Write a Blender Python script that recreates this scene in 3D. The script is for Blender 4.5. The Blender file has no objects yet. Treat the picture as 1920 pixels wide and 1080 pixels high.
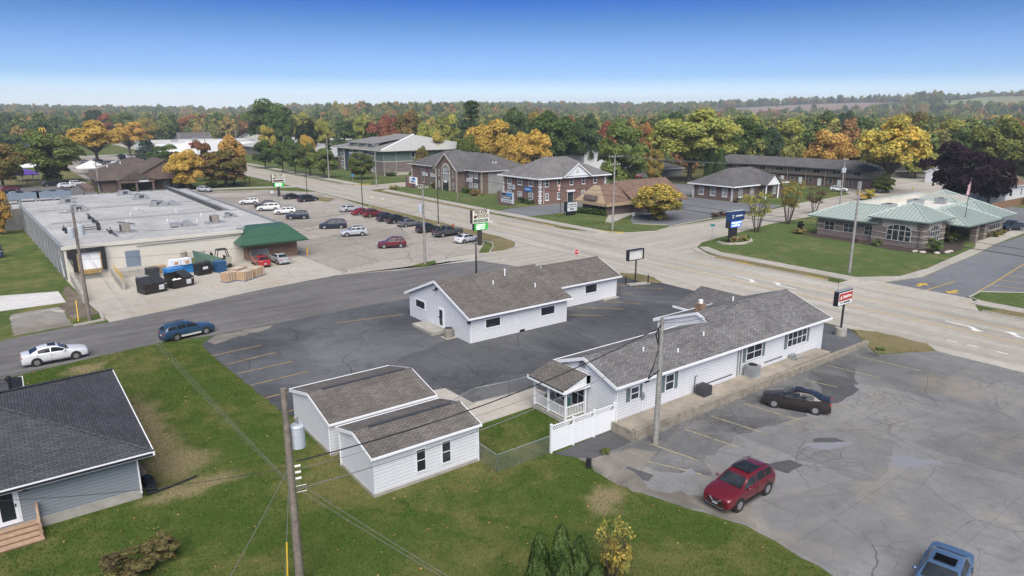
# Aerial view of a small-town commercial strip in autumn.
# World grid: X runs along the side street, Y along the main road, Z up, metres.
import bpy, bmesh, math, random
import numpy as np
from mathutils import Vector

R = math.radians
sc = bpy.context.scene
COL = sc.collection

# ---------------------------------------------------------------- camera
cam_d = bpy.data.cameras.new("camera")
cam = bpy.data.objects.new("camera", cam_d)
COL.objects.link(cam)
cam.location = (0.0, 0.0, 21.0)
cam.rotation_euler = (R(90 - 14.247), 0.0, R(-36.87))
cam_d.sensor_width = 36.0
cam_d.lens = 24.0
cam_d.clip_start = 0.5
cam_d.clip_end = 20000.0
sc.camera = cam

# ---------------------------------------------------------------- sky, sun, exposure
SUN_EL, SUN_AZ = 50.0, -122.0          # degrees; azimuth measured from +X towards +Y
world = bpy.data.worlds.new("World")
sc.world = world
world.use_nodes = True
wn = world.node_tree
for n_ in list(wn.nodes):
    wn.nodes.remove(n_)
w_out = wn.nodes.new("ShaderNodeOutputWorld")
w_bg = wn.nodes.new("ShaderNodeBackground")
w_sky = wn.nodes.new("ShaderNodeTexSky")
w_sky.sky_type = 'NISHITA'
w_sky.sun_disc = False
w_sky.sun_elevation = R(SUN_EL)
w_sky.sun_rotation = R(90 - SUN_AZ)
w_sky.air_density = 1.0
w_sky.dust_density = 0.6
w_sky.ozone_density = 1.6
# the photograph's sky deepens fast from a pale horizon to a strong blue overhead
w_tc = wn.nodes.new("ShaderNodeTexCoord")
w_sep = wn.nodes.new("ShaderNodeSeparateXYZ")
w_ramp = wn.nodes.new("ShaderNodeValToRGB")
w_mul = wn.nodes.new("ShaderNodeMix")
w_mul.data_type = 'RGBA'
w_mul.blend_type = 'MULTIPLY'
w_mul.inputs[0].default_value = 1.0
cr = w_ramp.color_ramp
cr.elements[0].position = 0.0
cr.elements[0].color = (0.70, 0.76, 0.99, 1)
cr.elements[1].position = 0.03
cr.elements[1].color = (0.49, 0.59, 0.83, 1)
for p_, c_ in ((0.05, (0.225, 0.35, 0.615, 1)), (0.089, (0.15, 0.25, 0.475, 1)), (0.12, (0.076, 0.18, 0.362, 1)), (0.148, (0.018, 0.112, 0.346, 1)), (0.35, (0.09, 0.15, 0.27, 1)), (1.0, (0.12, 0.16, 0.24, 1))):
    e_ = cr.elements.new(p_)
    e_.color = c_
wn.links.new(w_tc.outputs["Generated"], w_sep.inputs[0])
wn.links.new(w_sep.outputs["Z"], w_ramp.inputs[0])
wn.links.new(w_sky.outputs[0], w_mul.inputs[6])
wn.links.new(w_ramp.outputs[0], w_mul.inputs[7])
wn.links.new(w_mul.outputs[2], w_bg.inputs[0])
w_bg.inputs[1].default_value = 0.15
wn.links.new(w_bg.outputs[0], w_out.inputs[0])

sun_d = bpy.data.lights.new("sun", 'SUN')
sun_d.energy = 3.3
sun_d.angle = R(62)
sun_d.color = (1.0, 0.95, 0.88)
sun = bpy.data.objects.new("sun", sun_d)
COL.objects.link(sun)
sv = Vector((math.cos(R(SUN_EL)) * math.cos(R(SUN_AZ)), math.cos(R(SUN_EL)) * math.sin(R(SUN_AZ)), math.sin(R(SUN_EL))))
sun.rotation_euler = sv.to_track_quat('Z', 'Y').to_euler()
sun.location = (0, 0, 60)

vs = sc.view_settings
vs.view_transform = 'Standard'
vs.look = 'None'
vs.exposure = 0.9
vs.gamma = 1.0
vs.use_curve_mapping = False
sc.cycles.use_denoising = True
sc.cycles.max_bounces = 5
sc.cycles.diffuse_bounces = 2
sc.cycles.glossy_bounces = 2
sc.cycles.transmission_bounces = 3
sc.cycles.transparent_max_bounces = 6
sc.cycles.caustics_reflective = False
sc.cycles.caustics_refractive = False

# ---------------------------------------------------------------- helpers: meshes and objects
ORG = {}


def tag(o, label=None, cat=None, group=None, kind=None):
    if label: o["label"] = label
    if cat: o["category"] = cat
    if group: o["group"] = group
    if kind: o["kind"] = kind
    return o


def thing(name, label, cat, loc=(0, 0, 0), group=None):
    o = bpy.data.objects.new(name, None)
    o.empty_display_size = 0.3
    o.location = loc
    COL.objects.link(o)
    ORG[o.name] = Vector(loc)
    return tag(o, label, cat, group)


def auto_uv(me):
    """metric uv: u horizontal along the face, v up the face"""
    n = len(me.polygons)
    if not n: return
    uv = me.uv_layers.new(name="UVMap").data
    co = np.empty(len(me.vertices) * 3); me.vertices.foreach_get("co", co); co = co.reshape(-1, 3)
    nl = len(me.loops)
    vi = np.empty(nl, dtype=np.int32); me.loops.foreach_get("vertex_index", vi)
    nr = np.empty(n * 3); me.polygons.foreach_get("normal", nr); nr = nr.reshape(-1, 3)
    lt = np.empty(n, dtype=np.int32); me.polygons.foreach_get("loop_total", lt)
    nn = np.repeat(nr, lt, axis=0)
    t = np.stack([-nn[:, 1], nn[:, 0], np.zeros(nl)], 1)
    L = np.linalg.norm(t, axis=1)
    flat = L < 0.05
    t[flat] = (1, 0, 0); L[flat] = 1
    t /= L[:, None]
    b = np.cross(nn, t)
    b[flat] = (0, 1, 0)
    p = co[vi]
    o = np.stack([(p * t).sum(1), (p * b).sum(1)], 1)
    uv.foreach_set("uv", o.astype(np.float32).ravel())


class MB:
    def __init__(s): s.v = []; s.f = []; s.m = []

    def add(s, vs_, fs, mi=0):
        o = len(s.v)
        s.v += [tuple(p) for p in vs_]
        s.f += [tuple(i + o for i in f) for f in fs]
        s.m += [mi] * len(fs)
        return s

    def box(s, x0, x1, y0, y1, z0, z1, mi=0):
        x0, x1 = min(x0, x1), max(x0, x1); y0, y1 = min(y0, y1), max(y0, y1); z0, z1 = min(z0, z1), max(z0, z1)
        return s.add([(x0, y0, z0), (x1, y0, z0), (x1, y1, z0), (x0, y1, z0), (x0, y0, z1), (x1, y0, z1), (x1, y1, z1), (x0, y1, z1)],
                     [(0, 3, 2, 1), (4, 5, 6, 7), (0, 1, 5, 4), (1, 2, 6, 5), (2, 3, 7, 6), (3, 0, 4, 7)], mi)

    def cbox(s, c, d, rz=0.0, mi=0):
        ca, sa = math.cos(rz), math.sin(rz)
        h = [q / 2 for q in d]
        vs_ = []
        for z in (-h[2], h[2]):
            for x, y in ((-h[0], -h[1]), (h[0], -h[1]), (h[0], h[1]), (-h[0], h[1])):
                vs_.append((c[0] + x * ca - y * sa, c[1] + x * sa + y * ca, c[2] + z))
        return s.add(vs_, [(0, 3, 2, 1), (4, 5, 6, 7), (0, 1, 5, 4), (1, 2, 6, 5), (2, 3, 7, 6), (3, 0, 4, 7)], mi)

    def prism(s, pts, z0, z1, mi=0):
        a = sum(pts[i][0] * pts[(i + 1) % len(pts)][1] - pts[(i + 1) % len(pts)][0] * pts[i][1] for i in range(len(pts)))
        if a < 0: pts = pts[::-1]
        n = len(pts)
        return s.add([(x, y, z0) for x, y in pts] + [(x, y, z1) for x, y in pts],
                     [tuple(range(n - 1, -1, -1)), tuple(range(n, 2 * n))] + [(i, (i + 1) % n, n + (i + 1) % n, n + i) for i in range(n)], mi)

    def extr(s, prof, axis, a0, a1, mi=0):
        """profile (p, z) extruded along axis 'x' (p is y) or 'y' (p is x)"""
        a = sum(prof[i][0] * prof[(i + 1) % len(prof)][1] - prof[(i + 1) % len(prof)][0] * prof[i][1] for i in range(len(prof)))
        if a < 0: prof = prof[::-1]
        n = len(prof)
        if axis == 'x':
            A = [(a0, p, z) for p, z in prof]; B = [(a1, p, z) for p, z in prof]
        else:
            A = [(p, a1, z) for p, z in prof]; B = [(p, a0, z) for p, z in prof]
        return s.add(A + B, [tuple(range(n - 1, -1, -1)), tuple(range(n, 2 * n))] + [(i, (i + 1) % n, n + (i + 1) % n, n + i) for i in range(n)], mi)

    def poly(s, pts, mi=0):
        return s.add(pts, [tuple(range(len(pts)))], mi)

    def slab(s, pts, t, mi=0):
        """3D polygon (seen CCW from above) given thickness t downwards"""
        n = len(pts)
        return s.add([tuple(p) for p in pts] + [(p[0], p[1], p[2] - t) for p in pts],
                     [tuple(range(n)), tuple(range(2 * n - 1, n - 1, -1))] + [(n + i, n + (i + 1) % n, (i + 1) % n, i) for i in range(n)], mi)

    def tube(s, p0, p1, r0, r1=None, n=8, mi=0):
        r1 = r0 if r1 is None else r1
        p0, p1 = Vector(p0), Vector(p1)
        d = (p1 - p0)
        if d.length < 1e-6: return s
        d.normalize()
        a = d.orthogonal().normalized(); b = d.cross(a)
        A = []; B = []
        for i in range(n):
            w = 2 * math.pi * i / n
            q = a * math.cos(w) + b * math.sin(w)
            A.append(tuple(p0 + q * r0)); B.append(tuple(p1 + q * r1))
        return s.add(A + B, [tuple(range(n - 1, -1, -1)), tuple(range(n, 2 * n))] + [(i, (i + 1) % n, n + (i + 1) % n, n + i) for i in range(n)], mi)

    def path(s, pts, r, n=5, mi=0):
        for a, b in zip(pts, pts[1:]): s.tube(a, b, r, r, n, mi)
        return s

    def blob(s, c, rx, ry, rz, seed=0, n=10, m=7, amp=0.18, mi=0):
        rnd = random.Random(seed)
        vs_ = [(c[0], c[1], c[2] - rz)]
        for j in range(1, m):
            t = math.pi * j / m - math.pi / 2
            for i in range(n):
                a = 2 * math.pi * i / n
                k = 1 + amp * (rnd.random() * 2 - 1)
                vs_.append((c[0] + rx * k * math.cos(t) * math.cos(a), c[1] + ry * k * math.cos(t) * math.sin(a), c[2] + rz * k * math.sin(t)))
        vs_.append((c[0], c[1], c[2] + rz))
        fs = []
        for i in range(n):
            fs.append((0, 1 + (i + 1) % n, 1 + i))
            for j in range(m - 2):
                o = 1 + j * n
                fs.append((o + i, o + (i + 1) % n, o + n + (i + 1) % n, o + n + i))
            o = 1 + (m - 2) * n
            fs.append((o + i, o + (i + 1) % n, len(vs_) - 1))
        return s.add(vs_, fs, mi)

    def build(s, name, mat, parent=None, smooth=False, origin=None, **kw):
        me = bpy.data.meshes.new(name)
        if parent is not None: o = ORG[parent.name]
        elif origin is not None: o = Vector(origin)
        else:
            xs = [p[0] for p in s.v]; ys = [p[1] for p in s.v]
            o = Vector(((min(xs) + max(xs)) / 2, (min(ys) + max(ys)) / 2, min(p[2] for p in s.v)))
        me.from_pydata([(p[0] - o[0], p[1] - o[1], p[2] - o[2]) for p in s.v], [], s.f)
        mats = mat if isinstance(mat, (list, tuple)) else [mat]
        for m_ in mats: me.materials.append(m_)
        if len(mats) > 1: me.polygons.foreach_set("material_index", s.m)
        me.update()
        auto_uv(me)
        if smooth:
            me.polygons.foreach_set("use_smooth", [True] * len(me.polygons))
            if smooth is not True: me.set_sharp_from_angle(angle=R(smooth))
        ob = bpy.data.objects.new(name, me)
        COL.objects.link(ob)
        ob.parent = parent
        if parent is None: ob.location = o
        ORG[ob.name] = Vector(o)
        return tag(ob, **kw)


W0 = (0, 0, 0)


def dup(root, loc, rz=0.0, label=None, group=None, color=None, scale=None):
    r = root.copy(); COL.objects.link(r)
    r.location = loc; r.rotation_euler = (0, 0, rz)
    if scale: r.scale = scale
    if label: r["label"] = label
    if group: r["group"] = group
    for ch in root.children:
        c = ch.copy(); COL.objects.link(c); c.parent = r
        if color: c.color = color
        for g in ch.children:
            d = g.copy(); COL.objects.link(d); d.parent = c
            if color: d.color = color
    return r


def text_mesh(name, body, size, mat, parent, pos, rx=90, rz=0, sx=1.0, shear=0.0, bold=0.0, thick=0.012):
    """lettering as a thin raised mesh; pos is the centre in world space"""
    cu = bpy.data.curves.new(name, 'FONT')
    cu.body = body; cu.size = size; cu.align_x = 'CENTER'; cu.align_y = 'CENTER'
    cu.shear = shear; cu.offset = bold; cu.extrude = thick; cu.resolution_u = 3
    tmp = bpy.data.objects.new("tmp_text", cu)
    COL.objects.link(tmp)
    bpy.context.view_layer.update()
    me = bpy.data.meshes.new_from_object(tmp.evaluated_get(bpy.context.evaluated_depsgraph_get()))
    bpy.data.objects.remove(tmp); bpy.data.curves.remove(cu)
    me.materials.clear(); me.materials.append(mat)
    o = bpy.data.objects.new(name, me); COL.objects.link(o)
    o.parent = parent
    o.location = Vector(pos) - ORG[parent.name]
    o.rotation_euler = (R(rx), 0, R(rz)); o.scale = (sx, 1, 1)
    ORG[o.name] = Vector(pos)
    return o


# ---------------------------------------------------------------- helpers: materials
class NT:
    def __init__(s, name):
        s.mat = bpy.data.materials.new(name); s.mat.use_nodes = True
        s.t = s.mat.node_tree
        s.bsdf = s.t.nodes["Principled BSDF"]
        s.tc = s.t.nodes.new("ShaderNodeTexCoord")
        s.obj = s.tc.outputs["Object"]; s.uv = s.tc.outputs["UV"]

    def n(s, typ, props=None, **ins):
        nd = s.t.nodes.new(typ)
        for k, v in (props or {}).items(): setattr(nd, k, v)
        for k, v in ins.items():
            key = int(k[1:]) if k[0] == '_' and k[1:].isdigit() else k.replace('_', ' ')
            s.set(nd.inputs[key], v)
        return nd

    def set(s, sock, v):
        if isinstance(v, bpy.types.NodeSocket): s.t.links.new(v, sock)
        else: sock.default_value = v

    def p(s, **ins):
        for k, v in ins.items(): s.set(s.bsdf.inputs[k.replace('_', ' ')], v)
        return s

    def noise(s, scale, detail=4, rough=0.6, vec=None, dist=0.0):
        return s.n("ShaderNodeTexNoise", Vector=vec or s.obj, Scale=scale, Detail=detail, Roughness=rough, Distortion=dist)

    def ramp(s, fac, stops, interp='LINEAR'):
        nd = s.t.nodes.new("ShaderNodeValToRGB")
        nd.color_ramp.interpolation = interp
        el = nd.color_ramp.elements
        while len(el) < len(stops): el.new(0.5)
        for e, (p_, c_) in zip(el, stops):
            e.position = p_
            e.color = tuple(c_) + (1,) if hasattr(c_, '__len__') and len(c_) == 3 else ((c_, c_, c_, 1) if not hasattr(c_, '__len__') else c_)
        s.set(nd.inputs[0], fac)
        return nd.outputs[0]

    def mix(s, fac, a, b, mode='MIX'):
        nd = s.t.nodes.new("ShaderNodeMix"); nd.data_type = 'RGBA'; nd.blend_type = mode
        for sock, v in ((nd.inputs[0], fac), (nd.inputs[6], a), (nd.inputs[7], b)):
            if not isinstance(v, bpy.types.NodeSocket) and hasattr(v, '__len__') and len(v) == 3: v = tuple(v) + (1,)
            s.set(sock, v)
        return nd.outputs[2]

    def math(s, op, a, b=0.0, c=None, clamp=False):
        nd = s.t.nodes.new("ShaderNodeMath"); nd.operation = op; nd.use_clamp = clamp
        s.set(nd.inputs[0], a); s.set(nd.inputs[1], b)
        if c is not None: s.set(nd.inputs[2], c)
        return nd.outputs[0]

    def vmap(s, vec, scale=(1, 1, 1), loc=(0, 0, 0), rot=(0, 0, 0)):
        return s.n("ShaderNodeMapping", Vector=vec, Scale=scale, Location=loc, Rotation=rot).outputs[0]

    def warp(s, vec, scale, amt):
        nz = s.noise(scale, 3, 0.5, vec)
        a = s.n("ShaderNodeVectorMath", {"operation": 'SUBTRACT'}, _0=nz.outputs["Color"], _1=(0.5, 0.5, 0.5)).outputs[0]
        b = s.n("ShaderNodeVectorMath", {"operation": 'SCALE'}, _0=a, Scale=amt).outputs[0]
        return s.n("ShaderNodeVectorMath", {"operation": 'ADD'}, _0=vec, _1=b).outputs[0]

    def bump(s, h, strength=0.3, dist=0.02):
        nd = s.n("ShaderNodeBump", Strength=strength, Distance=dist, Height=h)
        s.t.links.new(nd.outputs[0], s.bsdf.inputs["Normal"])
        return s

    def crack(s, vec, scale, width, warp=0.5, warp_scale=0.6, rnd=1.0):
        v = s.warp(vec, warp_scale, warp)
        vo = s.n("ShaderNodeTexVoronoi", {"feature": 'DISTANCE_TO_EDGE', "voronoi_dimensions": '2D'}, Vector=v, Scale=scale, Randomness=rnd)
        w = width * scale
        return s.n("ShaderNodeMapRange", {"interpolation_type": 'SMOOTHSTEP'}, Value=vo.outputs["Distance"], From_Min=w * 0.3, From_Max=w, To_Min=1.0, To_Max=0.0).outputs[0]


def plain(name, col, rough=0.6, metal=0.0, var=0.12, scale=2.0, spec=0.5, coat=0.0):
    m = NT(name)
    nz = m.noise(scale, 5, 0.65)
    a = tuple(max(0, c * (1 - var)) for c in col); b = tuple(min(1, c * (1 + var)) for c in col)
    m.p(Base_Color=m.ramp(nz.outputs[0], [(0.3, a), (0.7, b)]), Roughness=rough, Metallic=metal, Specular_IOR_Level=spec, Coat_Weight=coat)
    return m.mat


def asphalt(name, dark, light, crack_w=0.03, crack_s=0.18, crack_amt=0.8, gator=0.5, joints=None, brown=None, streak=None, tone=0.05, sheen=0.85):
    m = NT(name); v = m.obj
    big = m.noise(tone, 6, 0.65, v, 0.6).outputs[0]
    mid = m.noise(0.9, 5, 0.7, v).outputs[0]
    fine = m.noise(26, 3, 0.8, v).outputs[0]
    base = m.ramp(big, [(0.32, dark), (0.66, light)])
    if streak:
        st = m.noise(1.0, 4, 0.6, m.vmap(v, streak)).outputs[0]
        base = m.mix(0.45, base, m.mix(m.ramp(st, [(0.35, 0.0), (0.65, 1.0)]), tuple(c * 0.7 for c in dark), tuple(c * 1.18 for c in light)))
    base = m.mix(0.55, base, m.ramp(mid, [(0.25, 0.72), (0.75, 1.22)]), 'MULTIPLY')
    base = m.mix(0.7, base, m.ramp(fine, [(0.25, 0.62), (0.75, 1.35)]), 'MULTIPLY')
    if brown:
        bz = m.noise(0.16, 4, 0.6, m.vmap(v, (1, 1, 1), (31, 17, 3))).outputs[0]
        base = m.mix(m.ramp(bz, [(0.54, 0.0), (0.68, 0.5)]), base, brown)
    dk = tuple(c * 0.28 for c in dark)
    c1 = m.crack(v, crack_s, crack_w, 2.2, 0.25)
    gate = m.ramp(m.noise(0.11, 3, 0.5, m.vmap(v, (1, 1, 1), (7, 3, 1))).outputs[0], [(0.38, 0.15), (0.55, 1.0)])
    c1 = m.math('MULTIPLY', c1, gate)
    base = m.mix(m.math('MULTIPLY', c1, crack_amt), base, dk)
    if gator:
        c2 = m.crack(v, 1.3, 0.045, 0.35, 1.2)
        g2 = m.ramp(m.noise(0.13, 4, 0.6, m.vmap(v, (1, 1, 1), (3, 29, 8))).outputs[0], [(0.54, 0.0), (0.63, 1.0)])
        base = m.mix(m.math('MULTIPLY', m.math('MULTIPLY', c2, g2), gator), base, dk)
    if gator:                                                  # finer crack net and sealed areas of different age
        c3 = m.crack(v, 0.42, 0.022, 0.9, 0.5)
        base = m.mix(m.math('MULTIPLY', m.math('MULTIPLY', c3, m.ramp(mid, [(0.42, 0.0), (0.6, 1.0)])), 0.55), base, dk)
        vc = m.n("ShaderNodeTexVoronoi", {"voronoi_dimensions": '2D'}, Vector=m.warp(v, 0.3, 1.6), Scale=0.11)
        base = m.mix(0.75, base, m.ramp(m.n("ShaderNodeSeparateColor", Color=vc.outputs["Color"]).outputs[0], [(0.1, 0.74), (0.9, 1.16)]), 'MULTIPLY')
        st2 = m.noise(0.5, 5, 0.7, m.vmap(v, (1, 1, 1), (51, 8, 2)), 1.2).outputs[0]
        base = m.mix(m.ramp(st2, [(0.58, 0.0), (0.72, 0.5)]), base, tuple(c * 0.5 for c in dark))
    if joints:
        sx, sy, amt = joints
        bt = m.n("ShaderNodeTexBrick", {"offset": 0.0, "squash": 1.0}, Vector=v, Color1=(1, 1, 1, 1), Color2=(0.93, 0.93, 0.93, 1), Mortar=(0.3, 0.3, 0.3, 1), Scale=1.0, Mortar_Size=0.035, Mortar_Smooth=0.3, Brick_Width=sx, Row_Height=sy)
        base = m.mix(amt, base, bt.outputs[0], 'MULTIPLY')
    m.p(Base_Color=base, Roughness=sheen, Specular_IOR_Level=0.35)
    m.bump(m.mix(0.5, fine, c1), 0.25, 0.01)
    return m.mat


def shingle(name, c1, c2, row=0.16, wid=0.42, streak=0.3):
    m = NT(name)
    bt = m.n("ShaderNodeTexBrick", {"offset": 0.5}, Vector=m.uv, Color1=tuple(c1) + (1,), Color2=tuple(c2) + (1,), Mortar=tuple(c * 0.45 for c in c1) + (1,), Scale=1.0, Mortar_Size=0.018, Mortar_Smooth=0.2, Bias=0.1, Brick_Width=wid, Row_Height=row)
    n1 = m.noise(0.35, 5, 0.7, m.uv).outputs[0]
    n2 = m.noise(9, 3, 0.7, m.uv).outputs[0]
    n3 = m.noise(1.0, 4, 0.6, m.vmap(m.uv, (1.6, 0.12, 1))).outputs[0]
    b = m.mix(0.8, bt.outputs[0], m.ramp(n1, [(0.3, 0.7), (0.7, 1.25)]), 'MULTIPLY')
    b = m.mix(0.7, b, m.ramp(n2, [(0.3, 0.65), (0.7, 1.3)]), 'MULTIPLY')
    b = m.mix(streak, b, m.ramp(n3, [(0.3, 0.6), (0.7, 1.3)]), 'MULTIPLY')
    m.p(Base_Color=b, Roughness=0.92, Specular_IOR_Level=0.2)
    m.bump(bt.outputs[1], -0.4, 0.02)
    return m.mat


def siding(name, col, lap=0.2, dirt=0.1):
    m = NT(name)
    sp = m.n("ShaderNodeSeparateXYZ", Vector=m.uv).outputs[1]
    fr = m.math('FRACT', m.math('DIVIDE', sp, lap))
    ln = m.ramp(fr, [(0.0, 0.5), (0.14, 0.82), (0.28, 1.0), (1.0, 0.96)])
    n1 = m.noise(0.6, 5, 0.6, m.uv).outputs[0]
    n2 = m.noise(1.0, 4, 0.6, m.vmap(m.uv, (3.0, 0.25, 1))).outputs[0]
    b = m.mix(1.0, tuple(col), ln, 'MULTIPLY')
    b = m.mix(dirt * 3, b, m.ramp(n1, [(0.3, 0.88), (0.6, 1.0)]), 'MULTIPLY')
    b = m.mix(dirt * 3, b, m.ramp(n2, [(0.3, 0.9), (0.55, 1.0)]), 'MULTIPLY')
    m.p(Base_Color=b, Roughness=0.5, Specular_IOR_Level=0.35)
    m.bump(fr, 0.5, 0.02)
    return m.mat


def brick(name, c1, c2, mortar, bw=0.24, rh=0.085, band=None):
    m = NT(name)
    bt = m.n("ShaderNodeTexBrick", {"offset": 0.5}, Vector=m.uv, Color1=tuple(c1) + (1,), Color2=tuple(c2) + (1,), Mortar=tuple(mortar) + (1,), Scale=1.0, Mortar_Size=0.012, Brick_Width=bw, Row_Height=rh, Bias=0.0)
    n1 = m.noise(0.8, 5, 0.7, m.uv).outputs[0]
    n2 = m.noise(5, 4, 0.7, m.uv).outputs[0]
    b = m.mix(0.7, bt.outputs[0], m.ramp(n1, [(0.3, 0.75), (0.7, 1.2)]), 'MULTIPLY')
    b = m.mix(0.8, b, m.ramp(n2, [(0.3, 0.7), (0.7, 1.3)]), 'MULTIPLY')
    m.p(Base_Color=b, Roughness=0.9, Specular_IOR_Level=0.2)
    m.bump(bt.outputs[1], -0.3, 0.01)
    return m.mat


def grass(name, g1, g2, dry, dry_amt=0.5, mow=0.0, worn=()):
    m = NT(name); v = m.obj
    a = m.noise(0.09, 6, 0.7, v, 0.8).outputs[0]
    b = m.noise(0.55, 6, 0.75, v, 0.5).outputs[0]
    c = m.noise(7, 5, 0.85, v).outputs[0]
    d = m.noise(30, 3, 0.9, v).outputs[0]
    col = m.mix(m.ramp(b, [(0.3, 0.0), (0.7, 1.0)]), g1, g2)
    dm = m.math('ADD', m.math('MULTIPLY', a, 0.75), m.math('MULTIPLY', b, 0.35))
    col = m.mix(m.ramp(dm, [(0.62 - 0.2 * dry_amt, 0.0), (0.74 - 0.12 * dry_amt, 0.9)]), col, dry)
    if worn:                                                   # worn dead spots: x, y, radius x, radius y
        vw = m.warp(v, 0.5, 3.2); tot = None
        for (x, y, rx, ry) in worn:
            q = m.vmap(vw, (1 / rx, 1 / ry, 0), (-x / rx, -y / ry, 0))
            ln = m.n("ShaderNodeVectorMath", {"operation": 'LENGTH'}, _0=q).outputs[1]
            k = m.n("ShaderNodeMapRange", {"interpolation_type": 'SMOOTHSTEP'}, Value=ln, From_Min=0.45, From_Max=1.35, To_Min=0.92, To_Max=0.0).outputs[0]
            tot = k if tot is None else m.math('MAXIMUM', tot, k)
        tot = m.math('MULTIPLY', tot, m.ramp(c, [(0.25, 0.55), (0.6, 1.0)]))
        col = m.mix(tot, col, (0.25, 0.205, 0.115))
    if mow:
        w = m.n("ShaderNodeTexWave", {"bands_direction": 'X'}, Vector=m.vmap(v, (1, 1, 1), (0, 0, 0), (0, 0, R(24))), Scale=0.28, Distortion=1.0, Detail=2)
        col = m.mix(mow, col, m.ramp(w.outputs[0], [(0.2, 0.8), (0.8, 1.3)]), 'MULTIPLY')
    col = m.mix(0.9, col, m.ramp(c, [(0.25, 0.5), (0.75, 1.55)]), 'MULTIPLY')
    col = m.mix(0.8, col, m.ramp(d, [(0.25, 0.5), (0.75, 1.5)]), 'MULTIPLY')
    m.p(Base_Color=col, Roughness=0.95, Specular_IOR_Level=0.1)
    m.bump(m.mix(0.6, c, d), 0.8, 0.06)
    return m.mat


def leafmat(name, trans=0.42):
    """leaf colour: object colour mixed with the object's second tint, varied leaf by leaf"""
    m = NT(name)
    oi = m.n("ShaderNodeObjectInfo")
    at = m.n("ShaderNodeAttribute", {"attribute_name": "rnd", "attribute_type": 'GEOMETRY'})
    t2 = m.n("ShaderNodeAttribute", {"attribute_name": "tint", "attribute_type": 'OBJECT'})
    geo = m.n("ShaderNodeNewGeometry")
    nz = m.noise(0.45, 3, 0.6, geo.outputs["Position"]).outputs[0]
    f = m.math('ADD', m.math('MULTIPLY', nz, 1.1), m.math('MULTIPLY', at.outputs["Fac"], 0.5))
    col = m.mix(m.ramp(f, [(0.6, 0.0), (1.0, 1.0)]), oi.outputs["Color"], t2.outputs["Color"])
    col = m.mix(1.0, col, m.ramp(at.outputs["Fac"], [(0.1, 0.78), (0.5, 1.32), (0.9, 2.05)]), 'MULTIPLY')
    di = m.n("ShaderNodeBsdfDiffuse", Color=col)
    tr = m.n("ShaderNodeBsdfTranslucent", Color=col)
    mx = m.n("ShaderNodeMixShader", Fac=trans)
    m.t.links.new(di.outputs[0], mx.inputs[1]); m.t.links.new(tr.outputs[0], mx.inputs[2])
    out = m.t.nodes["Material Output"]
    m.t.links.new(mx.outputs[0], out.inputs[0])
    return m.mat


def paintmat(name):
    m = NT(name)
    oi = m.n("ShaderNodeObjectInfo")
    nz = m.noise(3, 3, 0.6).outputs[0]
    m.p(Base_Color=m.mix(0.2, oi.outputs["Color"], m.ramp(nz, [(0.3, 0.75), (0.7, 1.1)]), 'MULTIPLY'), Roughness=0.32, Metallic=0.15, Coat_Weight=0.8, Coat_Roughness=0.06)
    return m.mat


def glassmat(name, col=(0.02, 0.025, 0.03), rough=0.06, blind=0.0):
    m = NT(name)
    nz = m.noise(0.7, 3, 0.5).outputs[0]
    c = m.mix(m.ramp(nz, [(0.45, 0.0), (0.65, 1.0)]), col, tuple(q * 2.2 + 0.01 for q in col))
    m.p(Base_Color=c, Roughness=rough, Specular_IOR_Level=0.38, Metallic=0.0)
    return m.mat


def emit(name, col, strength=1.0):
    m = NT(name)
    m.p(Base_Color=tuple(col) + (1,), Emission_Color=tuple(col) + (1,), Emission_Strength=strength, Roughness=0.4)
    return m.mat


M = {}
M['white'] = plain('white_paint', (0.78, 0.79, 0.80), 0.45, var=0.03)
M['offwhite'] = plain('off_white_paint', (0.62, 0.60, 0.55), 0.6, var=0.06, scale=0.6)
M['trim'] = plain('pale_trim', (0.55, 0.53, 0.48), 0.6, var=0.05)
M['sid_white'] = siding('white_vinyl_siding', (0.74, 0.75, 0.77), 0.22, 0.14)
M['sid_blue'] = siding('slate_blue_siding', (0.25, 0.28, 0.30), 0.2, 0.08)
M['sid_grey'] = siding('grey_siding', (0.33, 0.32, 0.31), 0.22)
M['sid_tan'] = siding('brown_grey_siding', (0.20, 0.175, 0.155), 0.24)
M['sid_green'] = siding('sage_panel_siding', (0.16, 0.21, 0.19), 0.4)
M['sh_brown'] = shingle('weathered_brown_shingles', (0.118, 0.106, 0.097), (0.172, 0.157, 0.144))
M['sh_grey'] = shingle('grey_shingles', (0.125, 0.122, 0.122), (0.21, 0.205, 0.20))
M['sh_dark'] = shingle('charcoal_shingles', (0.052, 0.054, 0.062), (0.082, 0.084, 0.094), streak=0.12)
M['sh_off'] = shingle('dark_grey_shingles', (0.10, 0.098, 0.10), (0.155, 0.15, 0.15))
M['sh_off2'] = shingle('mid_grey_shingles', (0.155, 0.148, 0.145), (0.22, 0.21, 0.205))
M['sh_tan'] = shingle('tan_brown_shingles', (0.16, 0.10, 0.075), (0.24, 0.16, 0.12))
M['sh_cocoa'] = shingle('cocoa_shingles', (0.095, 0.075, 0.065), (0.14, 0.115, 0.10))
M['brick_red'] = brick('red_brown_brick', (0.16, 0.075, 0.055), (0.21, 0.105, 0.08), (0.22, 0.18, 0.16))
M['brick_dk'] = brick('dark_brown_brick', (0.115, 0.07, 0.06), (0.16, 0.10, 0.085), (0.19, 0.16, 0.145))
M['brick_tau'] = brick('taupe_brick', (0.16, 0.13, 0.12), (0.21, 0.17, 0.155), (0.22, 0.19, 0.17))
M['brick_org'] = brick('orange_brown_brick', (0.20, 0.11, 0.07), (0.27, 0.16, 0.10), (0.25, 0.2, 0.16))
M['block'] = brick('grey_block', (0.20, 0.195, 0.19), (0.25, 0.245, 0.24), (0.15, 0.145, 0.14), 0.42, 0.21)
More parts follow.
